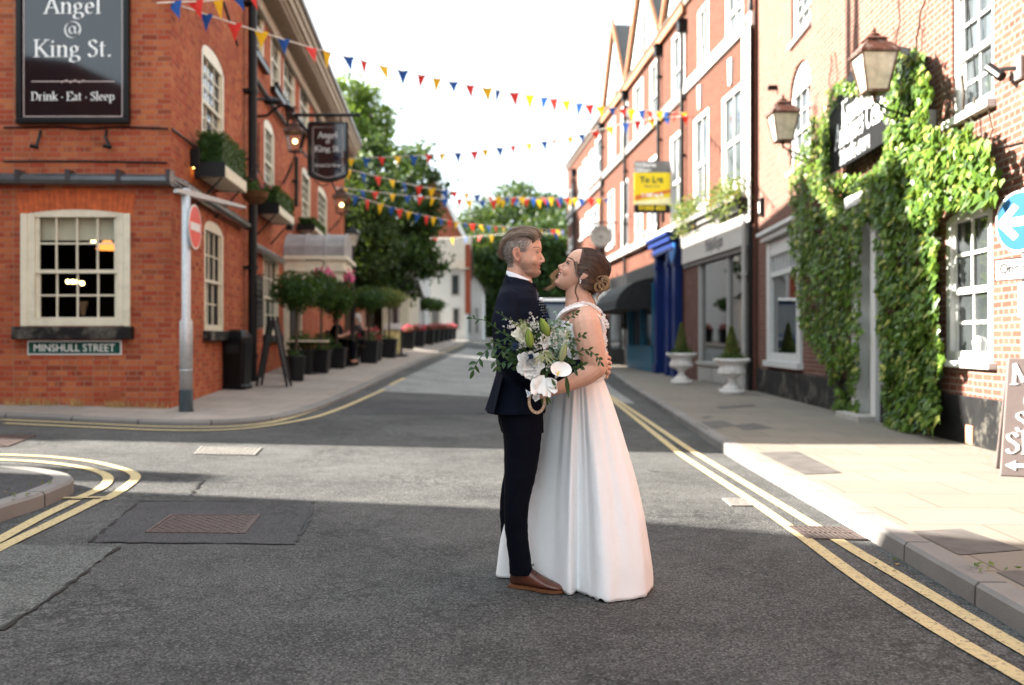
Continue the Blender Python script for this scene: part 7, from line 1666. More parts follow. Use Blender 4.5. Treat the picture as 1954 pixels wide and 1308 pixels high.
# shoes
def shoe(par, heel, toe, s=1.0):
    A = Vector((heel.x, heel.y, 0)); B = Vector((toe.x, toe.y, 0)); L = (B-A).length; ax = (B-A).normalized(); ay = Vector((-ax.y, ax.x, 0))
    def sec(t, w, h0, h1, e=.75, n=18, lean=0):
        c = A+ax*L*t; o = []
        for k in range(n):
            an = 2*math.pi*k/n; cs, sn = math.cos(an), math.sin(an); zz = (h0+h1)/2+(h1-h0)/2*math.copysign(abs(sn)**e, sn); o.append(c+ay*(w/2*math.copysign(abs(cs)**e, cs)*(1-.35*max(0, sn)))+Vector((0, 0, zz)))
        return o
    m = MB(); m.loft([sec(.0, .035, .02, .07), sec(.03, .062, .017, .095), sec(.14, .072, .016, .108), sec(.30, .076, .016, .112), sec(.42, .078, .016, .098), sec(.52, .084, .016, .082), sec(.65, .094, .016, .066), sec(.78, .094, .016, .052), sec(.90, .074, .016, .042), sec(.97, .044, .016, .034), sec(1.0, .016, .018, .026)])
    sh_ = m.build('shoe', M['leather'], par, smooth=True, world=True)
    m = MB(); ol = [(-.015, .02), (.0, .036), (.12, .041), (.35, .036), (.5, .041), (.68, .053), (.82, .052), (.93, .038), (1.0, .016), (1.012, 0)]
    poly = [A+ax*L*t+ay*w for t, w in ol]+[A+ax*L*t-ay*w for t, w in reversed(ol)]; n = len(poly)
    m.add([(p.x, p.y, .004) for p in poly]+[(p.x, p.y, .018) for p in poly], [tuple(range(n-1, -1, -1)), tuple(range(n, 2*n))]+[(i, (i+1) % n, n+(i+1) % n, n+i) for i in range(n)])
    m.hexa([A+ax*L*t+ay*w+Vector((0, 0, z)) for z in (-.001, .012) for t, w in ((-.01, -.033), (.22, -.036), (.22, .036), (-.01, .033))]); m.build('sole', M['sole'], sh_, world=True)
    m = MB()
    for k in range(5):
        t = .34+k*.055; h = .108-.0075*k*1.1; c = A+ax*L*t+Vector((0, 0, h)); m.tube([c-ay*.02-Vector((0, 0, .004)), c+Vector((0, 0, .003)), c+ay*.02-Vector((0, 0, .004))], .0022, 5)
    c = A+ax*L*.33+Vector((0, 0, .112))
    for sg in (-1, 1): m.tube([c, c+ay*sg*.02+ax*.02+Vector((0, 0, .012)), c+ay*sg*.035+ax*.012+Vector((0, 0, -.002)), c+ay*sg*.012], .0022, 5)
    m.build('laces', M['lace_dark'], sh_, world=True)
    m = MB(); rs = random.Random(2)
    for k in range(26): an = k/26*2-1; t = .80-.10*abs(an)**.7; c = A+ax*L*t+ay*(an*.040)+Vector((0, 0, .052-.022*an*an+.001)); m.ball(c, .0016, 5, 3)
    m.build('brogue_holes', M['lace_dark'], sh_, world=True)
shoe(gm, Vector((Q(976,0,.02).x, 5.02, 0)), Vector((W(1075, 0, 4.87).x, 4.875, 0))); shoe(gm, Vector((Q(972,0,.28).x, 5.30, 0)), Vector((Q(1060,0,.2).x, 5.22, 0)))
m = MB(); rb = random.Random(4); c = Q(1036, 592, -.125)
for k in range(34): v = Vector((rb.gauss(0, 1), rb.gauss(0, 1)-.4, rb.gauss(0, 1))).normalized(); m.tube([c, c+v*.028, c+v*rb.uniform(.03, .05)], [.0022, .002, .0004], 4)
bo = m.build('buttonhole', plain('thistle_dark', (.02, .035, .045), .7), gm, world=True); m = MB(); m.ball(Q(1032,572,-.12), (.011, .011, .010), 10, 7, .3); m.build('rosebud', M['shirt'], bo, world=True)

# ------------------------------------------------------------------ the bride
br = thing('person', 'woman in a long ivory wedding dress, head tipped back, smiling up at the man', 'person', (Q(1105, 0).x, YC+.03, 0))
BS = [(-45,14,27,8),(-41,6,33,14),(-35,-3,34,18.5),(-28,-10,34,22),(-20,-17,33.5,24.5),(-13,-23,34.5,26),(-6,-28,34.5,27),(0,-31,34,28),(5,-32,35,28.5),(12,-32,36,28.5),(20,-30,35,28),(29,-24,32,25),(36,-14,26,20),(40,-5,20,14)]
ti_ = R(27); bh = Head(Q(1108, 520, .03), (-math.cos(ti_), -.06, math.sin(ti_)), (math.sin(ti_), 0, math.cos(ti_)), (0, 1, 0), BS)
m = MB(); bh.mesh(m)
bh.tube(m, [(33,4,0),(36.5,-2,0),(40.5,-8,0)], [2.0,2.6,3.6], 10); bh.ball(m, 40.8,-9,0,(3.8,4,3.4))
for sg in (-1, 1):
    bh.ball(m, 36,-11.5,sg*4,(4,3,3)); bh.ball(m, 20,-13,sg*14,(12,8.5,12)); bh.ball(m, 30,8.5,sg*10,(5,8,3)); bh.ball(m, -9,-2,sg*33,(6,2.6,10.5)); bh.ball(m, -7,-2,sg*28,(5,5,9)); bh.ball(m, -6,-11,sg*32,(3.8,2.4,4.4))
    bh.tube(m, [(-4,4,sg*34),(-7,9,sg*35),(-13,7,sg*35.5),(-14.5,0,sg*35.5),(-11,-8,sg*34),(-6,-13,sg*32)], [1.4,1.7,1.9,1.8,1.6,1.4], 7)
bh.ball(m, 34.8,-17,0,(3.4,8,1.9)); bh.ball(m, 33,-27,0,(3.6,7,2.4)); bh.ball(m, 30.5,-38,0,(6,8.5,6)); bh.ball(m, 22,-36,0,(10,14,7))
m.loft([ring(540, 1080, 1122, .03, .050), ring(556, 1079, 1127, .03, .053), ring(572, 1079, 1132, .03, .057), ring(586, 1078, 1139, .03, .075), ring(596, 1074, 1145, .03, .125), ring(608, 1067, 1150, .03, .16), ring(630, 1060, 1153, .03, .165), ring(665, 1060, 1152, .03, .145), ring(700, 1062, 1149, .03, .128), ring(725, 1066, 1142, .03, .10), ring(780, 1070, 1140, .03, .09)])
limb(m, [Q(1118,606,-.135), Q(1120,625,-.20), Q(1128,665,-.235), Q(1136,703,-.255)], [.058,.070,.069,.053]); limb(m, [Q(1136,703,-.255), Q(1118,717,-.275), Q(1090,731,-.30), Q(1066,741,-.325), Q(1054,745,-.335)], [.052,.047,.037,.030,.025])
limb(m, [Q(1112,608,.18), Q(1075,650,.28), Q(1010,635,.30), Q(985,620,.28)], [.055,.05,.036,.026]); m.ball(Q(975,612,.26), (.035, .02, .03), 10, 8)
limb(m, [Q(1092,780,.04), Q(1100,950,.10), Q(1100,1095,.12)], [.06,.05,.035]); limb(m, [Q(1120,780,.12), Q(1125,950,.12), Q(1125,1095,.14)], [.08,.055,.035])
# hand closed round the stems: four fingers over the front, thumb on top
hp = Q(1043, 748, -.345)
m.capsule(Q(1056,745,-.335), hp, .024, .026, 10)
for k in range(4):
    b0 = Q(1040-k*.4, 739+6.0*k, -.352); limb(m, [b0, Q(1031+k*.6, 740+6*k, -.385), Q(1023+k*1.0, 742+6*k, -.375), Q(1024+k*1.0, 743+6*k, -.35)], [.0098,.0092,.0085,.0072], 8)
limb(m, [Q(1048,741,-.36), Q(1039,733,-.375), Q(1031,730,-.372)], [.012,.0105,.0085], 8)
def btint(co):
    base = np.tile(np.array([.57, .335, .24]), (len(co), 1)); q = bh.inv(co); f, u, l = q[:, 0], q[:, 1], q[:, 2]; hd = u > -47
    lips = (hd*(np.abs(u+22) < 8)*(f > 31.5)*(np.abs(l) < 8.2))[:, None]*.7; base = base*(1-lips)+np.array([.44, .085, .085])*lips
    ch = (hd*np.exp(-((f-24)**2+(u+14)**2)/90.)*(np.abs(l) > 8))[:, None]*.25; base = base*(1-ch)+np.array([.58, .22, .16])*ch
    sc_ = (hd*(f < 13+(u-10)*.2)*(u > -2))[:, None]*1.0; base = base*(1-sc_)+np.array([.05, .025, .016])*sc_
    return base
remeshed(m, 'body', M['skin'], br, .0032, 3, btint)
m = MB(); bh.ball(m, 34.6,-21.6,0,(2.2,6.2,2.1)); m.build('teeth', plain('teeth', (.7, .68, .64), .25), br, smooth=True, world=True)
for sg in (-1, 1): eye(bh, br, 29.0, 1.6, sg*13.6, [(19,10,sg*24),(26,13.5,sg*20.5),(32.5,13.5,sg*13),(37,10.5,sg*6.5)], (.06,.035,.025), .6, 1.0)
# hair gathered into a low bun, loose curls
Hs = [[(1091,480,0),(1095,487,-14),(1096,501,-25),(1099,516,-30),(1111,548,-26)],[(1112,473,0),(1113,481,-19),(1112,497,-28),(1112,517,-32),(1115,550,-26)],[(1133,476,0),(1130,483,-20),(1126,498,-31),(1126,520,-33),(1123,553,-25)],[(1153,489,0),(1148,496,-18),(1141,510,-28),(1137,530,-29),(1131,556,-22)],[(1166,511,0),(1160,517,-13),(1153,528,-20),(1147,540,-21),(1140,557,-16)],[(1160,533,0),(1157,536,-6),(1152,540,-12),(1149,545,-12),(1146,550,-8)]]
def hp_(row, s, sg):
    t = s*4; k = min(int(t), 3); a, b = row[k], row[k+1]; q = [a[i]*(1-(t-k))+b[i]*(t-k) for i in range(3)]; return q[0], q[1], q[2]*sg
m = MB(); m.col = []
HC = [(.028,.013,.008)]*5+[(.055,.024,.013)]*4+[(.11,.05,.026)]*2+[(.22,.12,.06)]
for _ in range(4600):
    s = rh.random()**.85; sg = -1 if rh.random() < .72 else 1; lay0 = .90+.10*rh.random()**.5; pts = []; ph = rh.uniform(0, 6.28); am = rh.uniform(.2, 1.6)
    for i, row in enumerate(Hs):
        lay = 1.0 if i == 0 else lay0; x, y, l = hp_(row, s, -sg); x = 1128+(x-1128)*lay+am*math.sin(ph+i); y = 518+(y-518)*lay+am*math.cos(ph+i*1.3); pts.append(Q(x, y, .03+l*PXM*lay))
    d = catm(pts, 4); n_ = len(d); a = int(n_*rh.choice((0, 0, 0, .2, .4))*rh.random()); d = d[a:]; n_ = len(d)
    strand(m, d, [.0009*(1-.5*(i/(n_-1))**2) for i in range(n_)], rh.choice(HC), 4)
hair = m.build('hair', M['hair'], br, world=True)
m = MB(); m.ball(Q(1130,513,.03), (32*PXM, 28*PXM, 34*PXM), 18, 12); m.ball(Q(1127,545,.03), (17*PXM, 20*PXM, 19*PXM), 14, 10); m.ball(Q(1147,540,.03), (11*PXM, 14*PXM, 11*PXM), 14, 10); m.build('hair_base', plain('brown_hair_base', (.035, .017, .011), .7), br, smooth=True, world=True)
m = MB(); m.col = []
for _ in range(1500):   # bun: rolled loops
    lp = rh.choice(((1148,533,12,8),(1152,545,12,11),(1144,548,11,11),(1155,539,9,13))); r0 = rh.uniform(.55, 1.0); a0 = rh.uniform(0, 6.28); ln = rh.uniform(2.5, 5.5); dz = rh.gauss(0, .008); tl = rh.uniform(-.5, .5)
    pts = [Q(lp[0]+lp[2]*r0*math.cos(a0+ln*i/9), lp[1]+lp[3]*r0*math.sin(a0+ln*i/9), .03-.030-.030*math.sqrt(max(0, 1-(r0*.8)**2))+dz+.02*tl*math.cos(a0+ln*i/9)) for i in range(10)]
    strand(m, pts, [.0004]+[.0009]*8+[.0003], rh.choice([(.06,.03,.018),(.10,.05,.028),(.18,.10,.05),(.36,.22,.11),(.46,.30,.15),(.30,.18,.09)]), 4)
m.build('bun', M['hair'], br, world=True)
m = MB(); m.col = []
def lock(pts, n, sp, cols, r=.0011):
    for _ in range(n):
        o = Vector((rh.gauss(0, sp), rh.gauss(0, sp), rh.gauss(0, sp*.6))); d = catm([Q(*p)+o*(.3+i/len(pts))+Vector((rh.gauss(0, .0012), rh.gauss(0, .0012), rh.gauss(0, .0012))) for i, p in enumerate(pts)], 6); n_ = len(d); strand(m, d, [r*(1-.85*(i/(n_-1))**2) for i in range(n_)], rh.choice(cols), 4)
gold = [(.42,.26,.11),(.34,.20,.09),(.50,.34,.17),(.22,.12,.06)]; brn = [(.07,.035,.02),(.12,.06,.03),(.2,.11,.055)]
lock([(1085,500,.10),(1072,510,.12),(1060,519,.12),(1054,528,.11),(1060,536,.10),(1057,543,.10),(1048,550,.10),(1041,553,.10)], 44, .0065, gold, .0007)
lock([(1084,502,.11),(1070,515,.12),(1058,525,.11),(1055,537,.11),(1061,541,.10),(1053,549,.10)], 20, .008, gold, .0006)
lock([(1101,500,-.075),(1100,520,-.082),(1104,535,-.082),(1100,548,-.08),(1098,558,-.075),(1103,570,-.07),(1102,579,-.07)], 30, .0018, brn)
lock([(1126,560,-.03),(1134,574,-.03),(1138,584,-.04),(1146,590,-.04)], 10, .0015, brn)
lock([(1150,553,-.01),(1146,560,-.01),(1140,566,-.01),(1139,574,-.01)], 18, .003, gold+brn)
m.build('loose_curls', M['hair'], br, world=True)
m = MB(); e = bh.w(-4, -15, -30); 
for k, (dz, r) in enumerate(((0, .0045), (-.009, .0055), (-.019, .0045), (-.012, .004))): m.ball(e+Vector((.002*(k % 2), -.003, dz)), r, 8, 6)
m.build('earring', plain('pearl_drop', (.75, .73, .7), .12, .2), br, world=True, smooth=True)
m = MB(); m.tube(catm([Q(1132,580,-.02), Q(1118,586,-.055), Q(1098,590,-.05), Q(1084,594,-.0), Q(1083,592,.03)], 5), .0012, 5); m.build('necklace', M['copper'], br, world=True)
# dress: lace bodice with broad straps, pleated crepe skirt
m = MB(); m.loft([ring(612, 1062, 1152, .03, .150, tilt=.0), ring(625, 1058, 1155, .03, .166), ring(645, 1056, 1156, .03, .168), ring(670, 1057, 1155, .03, .155), ring(700, 1057, 1153, .03, .140), ring(728, 1054, 1152, .03, .140)])
for sg in (-1, 1):
    d_ = catm([Q(1057,626,.03+sg*.09), Q(1063,606,.03+sg*.105), Q(1076,593,.03+sg*.11), Q(1095,585,.03+sg*.112), Q(1113,583,.03+sg*.112), Q(1130,591,.03+sg*.110), Q(1145,606,.03+sg*.105), Q(1154,630,.03+sg*.10)], 5)
    for i in range(len(d_)-1): pass
    m.loft([[p+Vector((0, sg*.028, -.008)), p+Vector((0, sg*.012, .006)), p+Vector((0, -sg*.03, .004)), p+Vector((0, -sg*.034, -.010)), p+Vector((0, 0, -.022))] for p in d_])
bod = remeshed(m, 'bodice', M['lace'], br, .0048, 2, disp=lambda v: .004*noise.noise(v*55))
m = MB(); rl = random.Random(9)
for _ in range(260):   # lace flowers standing off the bodice edge
    t = rl.random(); 
    if rl.random() < .5: x, y = 1151+4*math.sin(t*3.1)+rl.uniform(-3, 2), 604+t*118; dd = rl.uniform(-.12, .1)
    else: q = d_[rl.randrange(len(d_))]; x, y, dd = None, None, None
    c = Q(x, y, dd) if x else Vector((q.x, 2*(YC+.03)-q.y+rl.uniform(-.025, .02), q.z+.004)); r = rl.uniform(.004, .008)
    for k in range(5): an = k*1.256+t*6; m.ball(c+Vector((r*.7*math.cos(an), -.002, r*.7*math.sin(an))), (r*.42, r*.12, r*.42), 6, 4)
m.build('lace_flowers', M['lace'], br, world=True)
hem = [((1246,4.97),0),((1234,4.81),-25),((1192,4.73),-50),((1150,4.70),-72),((1124,4.80),-84),((1104,4.88),-93),((1085,4.835),-103),((1046,5.00),-122),((1000,5.14),-150),((951,5.19),-174),((957,5.33),-190),((1040,5.42),-230),((1150,5.40),-290),((1226,5.22),-335)]
hx = [Vector((wx(x, Y), Y, 0)) for (x, Y), a in hem]; wa = [R(a) for _, a in hem]; wc = Vector((Q(1103,0,.03).x, YC+.03, 0))
def closed(vals, n=10):
    o = []; N_ = len(vals)
    for i in range(N_):
        a, b, c, d = vals[i-1], vals[i], vals[(i+1) % N_], vals[(i+2) % N_]
        for k in range(n): t = k/n; o.append(.5*((2*b)+(c-a)*t+(2*a-5*b+4*c-d)*t*t+(3*b-a-3*c+d)*t**3))
    return o
wv = [wc+Vector((.130*math.cos(a), .128*math.sin(a), 0)) for a in wa]; HX, WX = closed(hx), closed(wv); nH = len(HX); rings = []
zw = EYE-(724-HY)/F*YC; NS = 46
for j in range(NS+1):
    t = j/NS; z = zw*(1-t); s = 1-(1-t)**1.5; r_ = []
    for i in range(nH):
        a = i/nH*2*math.pi; p = WX[i].lerp(HX[i], s); c = wc.lerp(sum(HX, Vector())/nH, s); out = (p-c).normalized()
        # pleats start sharp at the waist and open out
        pl = .003*math.sin(a*17+.6)*(1-t)**.5*min(1, t*9)+.005*math.sin(a*9+1.0+1.5*t)*t**.7+.004*math.sin(a*23+2+t*1.5)*t*(1-t)*2+.022*t*noise.noise(Vector((a*1.7, t*1.8, 4)))+.006*noise.noise(Vector((a*5, t*7, 9)))*t
        p = p+out*(pl)
        r_.append(Vector((p.x, p.y, max(.006, z+.004*math.sin(a*14)*t+(.03*abs(noise.noise(Vector((a*4, 0, 1)))) if t > .999 else 0)))))
    rings.append(r_)
m = MB(); m.loft(rings, cap=False); sk = m.build('skirt', M['crepe'], br, smooth=True, world=True); md = sk.modifiers.new('s', 'SOLIDIFY'); md.thickness = .003
m = MB(); m.loft([ring(719, 1054, 1151, .03, .138, 40), ring(727, 1053.5, 1151.5, .03, .140, 40)], cap=False); m.build('waistband', M['crepe'], br, smooth=True, world=True)

# ------------------------------------------------------------------ the bouquet
bq = thing('bouquet', 'large white and green bridal bouquet held against the groom\u2019s jacket', 'bouquet', Q(1036, 742, -.35)); BD = -.34
rb = random.Random(31)
M['petal'] = leafmat('white_petal', (.84, .83, .78), (.88, .88, .85), .12, .6); M['petalc'] = leafmat('cream_petal', (.80, .77, .60), (.86, .84, .74), .12, .6)
M['euc'] = leafmat('eucalyptus_leaf', (.14, .22, .18), (.26, .36, .30), .2, .6); M['rusc'] = leafmat('ruscus_leaf', (.015, .045, .025), (.05, .11, .05), .2, .35); M['budg'] = leafmat('lily_bud', (.22, .32, .05), (.30, .40, .09), .2, .45)
M['bluet'] = plain('sea_holly_blue', (.018, .035, .085), .6, var=.3); M['palegreen'] = leafmat('pale_green_spray', (.34, .40, .16), (.55, .56, .34), .3, .6); M['stemg'] = plain('green_stem', (.05, .12, .03), .5)
def petal(mb, c, ax, up, ln, wd, cup=.4, n=4, curl=.2):
    """curved petal growing from c along ax, its back towards up"""
    ax = ax.normalized(); sd = ax.cross(up).normalized(); up = sd.cross(ax); vs = []; fs = []
    for i in range(n+1):
        t = i/n; w_ = wd*math.sin(math.pi*(.12+.80*t))**.8
        for k in (-1, -.5, 0, .5, 1): vs.append(c+ax*(ln*t)+sd*(w_*k/2)+up*(cup*ln*(t*t*.6+abs(k)**2*.28*w_/wd)-curl*ln*max(0, t-.75)*2*1.0+rb.uniform(-.05, .05)*ln))
    for i in range(n):
        for k in range(4): a = i*5+k; fs.append((a, a+1, a+6, a+5))
    mb.add(vs, fs)
def bloom(mb, c, r, ax, n=34):
    ax = Vector(ax).normalized(); e1 = ax.orthogonal().normalized(); e2 = ax.cross(e1)
    for k in range(n):
        t = k/n; an = k*2.4; d = (e1*math.cos(an)+e2*math.sin(an)); tilt = .15+1.25*t
        dirv = (ax*math.cos(tilt)+d*math.sin(tilt)); petal(mb, c-ax*r*.25+d*r*.12*t, dirv, -d*math.cos(tilt)+ax*math.sin(tilt), r*(.6+.5*t)*rb.uniform(.8, 1.12), r*(.42+.36*t), .5, 4, .35)
def leaf(mb, a, b, wd, up=None, fold=.2):
    ax = b-a; L = ax.length; ax.normalize(); up = up or Vector((rb.gauss(0, .5), -1, rb.gauss(0, .5))); sd = ax.cross(up).normalized(); up = sd.cross(ax)
    rows = [(0, .0), (.2, .62), (.45, 1), (.7, .78), (.88, .36), (1, 0)]; vs = []; fs = []
    for t, w_ in rows:
        for k in (-1, 0, 1): vs.append(a+ax*L*t+sd*(wd/2*w_*k)+up*(abs(k)*w_*wd*fold)-Vector((0, 0, L*.10*t*t)))
    for i in range(len(rows)-1):
        for k in (0, 1): q = i*3+k; fs.append((q, q+1, q+4, q+3))
    mb.add(vs, fs)
BF = Vector((0, -1, .12))
FL = []
for (x, y, r, dd, mt, nn, lb) in ((1012,698,25,-.06,'petal',95,'peony'), (999,640,19,-.04,'petalc',55,'rose'), (1042,652,14,-.045,'petal',30,'carnation'), (1068,652,19,-.03,'petal',60,'hydrangea'), (1058,672,14,-.02,'petal',26,'rose'), (1052,630,9,.0,'petalc',22,'rose'), (1004,655,10,-.03,'petalc',20,'rose')):
    m = MB(); bloom(m, Q(x, y, BD+dd), r*PXM*.95, BF+Vector(((x-1035)*.006, 0, (670-y)*.006)), nn); m.build(lb, M[mt], bq, world=True, smooth=True)
m = MB()
for (x, y, ex, ey, w_) in ((1030,716,1018,752,.055),(1033,716,1030,750,.05),(1045,722,1060,748,.045),(1048,722,1041,756,.045),(1040,720,1022,738,.05),(1050,722,1056,738,.05),(1044,722,1049,757,.035),(1034,720,1024,748,.05)):
    a, b = Q(x, y, BD-.06), Q(ex, ey, BD-.11+rb.uniform(-.02, .02)); petal(m, a, b-a, Vector((rb.uniform(-.3, .3), 1, .3)), (b-a).length, w_, .18, 5, .1)
m.build('lily', M['petal'], bq, world=True, smooth=True)
m = MB(); c = Q(1060, 722, BD-.09); n = 18; rg_ = []   # calla: a flared funnel
axc = Vector((.35, -.75, .75)).normalized(); e1 = axc.orthogonal().normalized(); e2 = axc.cross(e1)
for t, r in ((0, .004), (.3, .008), (.6, .020), (.85, .034), (1.0, .044), (1.03, .047)):
    rg_.append([c+axc*(t*.055)+(e1*math.cos(2*math.pi*k/n)+e2*math.sin(2*math.pi*k/n))*r*(1+.22*math.cos(2*math.pi*k/n))+axc*(.012*math.cos(2*math.pi*k/n+.7)*(t > .7)) for k in range(n)])
m.loft(rg_, cap=False); ca_ = m.build('calla_lily', M['petal'], bq, world=True, smooth=True); ca_.modifiers.new('s', 'SOLIDIFY').thickness = .0015
m = MB(); m.capsule(c+axc*.01, c+axc*.045, .004, .0035, 8); m.build('spadix', plain('yellow_spadix', (.7, .5, .06), .6), ca_, world=True)
for (x, y, ex, ey, r, mt) in ((1047,642,1032,607,7.5,'budg'),(1012,664,1008,627,8,'budg'),(1070,690,1080,654,6.5,'palegreen')):
    a, b = Q(x, y, BD-.10), Q(ex, ey, BD-.12); ax = (b-a); m = MB()
    pts = [a+ax*t for t in (0, .15, .35, .6, .82, .95, 1)]; m.tube(pts, [q*PXM for q in (r*.35, r*.75, r, r*.92, r*.6, r*.3, r*.08)], 12)
    lb = m.build('lily_bud', M[mt], bq, world=True, smooth=True); m = MB()
    for k in range(3): an = -1.2+k*1.0; s_o = Vector((math.sin(an), -math.cos(an), 0)); m.tube([p+s_o*q*PXM*.98 for p, q in zip(pts, (r*.35, r*.75, r, r*.92, r*.6, r*.3, r*.08))], .0012, 4)
    m.build('bud_seam', plain('bud_seam', (.10, .15, .03), .6), lb, world=True)
for (x, y, s) in ((983,659,13),(1013,681,14),(1045,604,9)):
    m = MB(); c = Q(x, y, BD-.08); m.ball(c, s*.34*PXM, 10, 8)
    for k in range(46): v = Vector((rb.gauss(0, 1), rb.gauss(0, 1)-.7, rb.gauss(0, 1))).normalized(); m.tube([c, c+v*s*PXM*rb.uniform(.7, 1.15)], [.0014, .0003], 4)
    m.build('thistle', M['bluet'], bq, world=True)
def spray(mb, pts, ll, lw, n, tipleaf=True):
    d = catm([Q(*p) for p in pts], 8); st_ = MB()
    for i in range(n):
        t = (i+.6)/n; p = d[min(int(t*(len(d)-1)), len(d)-2)]; tg = (d[min(int(t*(len(d)-1))+1, len(d)-1)]-p).normalized(); sg = 1 if i % 2 else -1; sd = Vector((-tg.z, 0, tg.x))*sg
        ln = ll*rb.uniform(.75, 1.15)*(1-.25*t); leaf(mb, p, p+(tg*.6+sd*.8+Vector((0, rb.uniform(-.3, .3), 0))).normalized()*ln, lw*rb.uniform(.8, 1.1))
    if tipleaf: leaf(mb, d[-1], d[-1]+(d[-1]-d[-3]).normalized()*ll*.9, lw)
    mb.tube(d, [.0022]*(len(d)-1)+[.0008], 5)
for k, (pts, n, ll, lw) in enumerate(([[(985,668,BD-.02),(955,665,BD-.05),(930,668,BD-.08),(912,690,BD-.09),(904,706,BD-.09)], 11, .048, .021], [[(980,660,BD),(960,668,BD-.06),(945,690,BD-.08)], 6, .042, .019], [[(985,650,BD),(965,640,BD-.03),(945,625,BD-.05),(925,612,BD-.06),(902,608,BD-.07)], 9, .036, .012],
     [[(1085,690,BD),(1105,672,BD-.02),(1122,668,BD-.04),(1138,680,BD-.06),(1146,690,BD-.07)], 11, .034, .014], [[(1085,660,BD),(1100,648,BD-.02),(1112,640,BD-.04)], 5, .034, .015], [[(990,690,BD),(965,690,BD-.04),(950,700,BD-.06)], 6, .04, .018], [[(1085,700,BD),(1100,705,BD-.02),(1112,698,BD-.04)], 6, .04, .018], [[(975,640,BD),(955,652,BD-.04),(940,655,BD-.06)], 5, .036, .014],[[(1000,620,BD),(975,612,BD-.02),(955,600,BD-.03)], 5, .034, .011],[[(1075,620,BD),(1090,605,BD),(1098,598,BD)], 5, .032, .016])):
    m = MB(); spray(m, pts, ll, lw, n); m.build('ruscus_spray', M['rusc'], bq, world=True)
m = MB()
for _ in range(420):
    an, r_ = rb.uniform(0, 6.28), rb.random()**.6; x, y = 1033+62*r_*math.cos(an), 668+48*r_*math.sin(an); p = Q(x, y, BD+.03-.07*math.sqrt(max(0, 1-r_*r_))+rb.uniform(-.01, .02)); v = Vector((math.cos(an)*.8, -.5, -math.sin(an)*.8))+Vector((rb.gauss(0, .4), 0, rb.gauss(0, .4))); leaf(m, p, p+v.normalized()*rb.uniform(.02, .042), rb.uniform(.010, .018))
leaf(m, Q(1080,716,BD-.07), Q(1085,757,BD-.09), .022, Vector((0, -1, 0))); leaf(m, Q(1052,722,BD-.09), Q(1062,742,BD-.11), .016)
m.build('foliage', M['rusc'], bq, world=True)
m = MB()
for (cx, cy, n) in ((1058,622,26),(1068,668,30),(1078,640,14),(1040,690,10)):
    for _ in range(n): p = Q(cx+rb.gauss(0, 9), cy+rb.gauss(0, 9), BD-.045+rb.uniform(-.02, .01)); v = Vector((rb.gauss(0, 1), -.4, rb.gauss(0, 1))).normalized(); leaf(m, p, p+v*.018, .017, fold=.05)
m.build('eucalyptus', M['euc'], bq, world=True)
m = MB()
for (x, y, ex, ey) in [(1003,632,974+4*k, 618-rb.uniform(0, 10)-abs(k-4)*-.5) for k in range(9)]+[(1078,655,1084+2*k,612+6*k) for k in range(4)]:
    a, b = Q(x, y, BD-.05), Q(ex, ey, BD-.07)
    for i in range(26): t = .25+.75*i/26; p = a.lerp(b, t); v = Vector((rb.gauss(0, 1), rb.gauss(0, 1), rb.gauss(0, 1))).normalized(); leaf(m, p, p+v*.010*(1.2-t), .003)
for k in range(26): an = rb.uniform(-2.9, .1); c = Q(1035+rb.uniform(-8, 10), 678+rb.uniform(-8, 6), BD-.085); v = Vector((math.cos(an), rb.uniform(-.5, 0), math.sin(an))); leaf(m, c, c+v*rb.uniform(.03, .058), .006)
m.build('astilbe', M['palegreen'], bq, world=True)
m = MB()
for _ in range(130):
    x, y = rb.choice(((1025,655),(1030,668),(1022,622),(1015,612),(1040,690),(975,625),(1000,660))); p = Q(x+rb.gauss(0, 7), y+rb.gauss(0, 7), BD-.07+rb.uniform(-.02, .01))
    for k in range(4): an = k*1.57+rb.random(); m.ball(p+Vector((.0034*math.cos(an)+rb.gauss(0,.0008), rb.uniform(-.004, .002), .0034*math.sin(an)+rb.gauss(0,.0008))), rb.uniform(.0012, .0022), 6, 4)
m.build('waxflower', M['petal'], bq, world=True)
m = MB()
for k in range(12): an = rb.uniform(0, 6.28); m.tube([Q(1036+rb.uniform(-12, 12), 700, BD-.02), Q(1035+4*math.cos(an), 748, BD-.025+.008*math.sin(an)), Q(1038+9*math.cos(an)+2, 768+rb.uniform(-5, 8), BD-.03+.015*math.sin(an))], .0032, 6)
m.tube([Q(1040,752,BD-.04), Q(1052,770,BD-.05)], .004, 6); m.build('stems', M['stemg'], bq, world=True)
# ---- horseshoe charm
hs = thing('horseshoe_charm', 'tan wooden horseshoe charm with a white tag hanging under the bouquet', 'charm', Q(1024, 790, -.40)); m = MB(); cx, cy = 1024.5, 766; n = 26; dH = -.41; rings = []
for k in range(n+1):
    a = R(125)+R(290)*k/n; ro, ri = (17.5, 25), (12, 19); co_, si = math.cos(a), math.sin(a)
    o = [Q(cx+ro[0]*co_, cy-ro[1]*si, dH), Q(cx+ri[0]*co_, cy-ri[1]*si, dH)]; rings.append([o[0], o[1], o[1]+Vector((0, .007, 0)), o[0]+Vector((0, .007, 0))])
m.loft(rings); m.build('horseshoe', plain('tan_wood', (.36, .24, .15), .7, var=.12, scale=60), hs, world=True, bevel=.001)
m = MB()
for k in range(12):
    a = R(135)+R(270)*k/11; m.ball(Q(cx+14.7*math.cos(a), cy-22*math.sin(a), dH-.001), (.0016, .001, .0026), 7, 5)
m.build('white_dashes', M['shirt'], hs, world=True)
m = MB(); m.prism([(-.016, .018), (.016, .018), (.017, -.004), (.0, -.020), (-.017, -.004)], Q(1023,759,dH-.012), (.98, 0, -.2), (.2, 0, .98), (0, -1, 0), 0, .0015); tg = m.build('tag', M['signwhite'], hs, world=True)
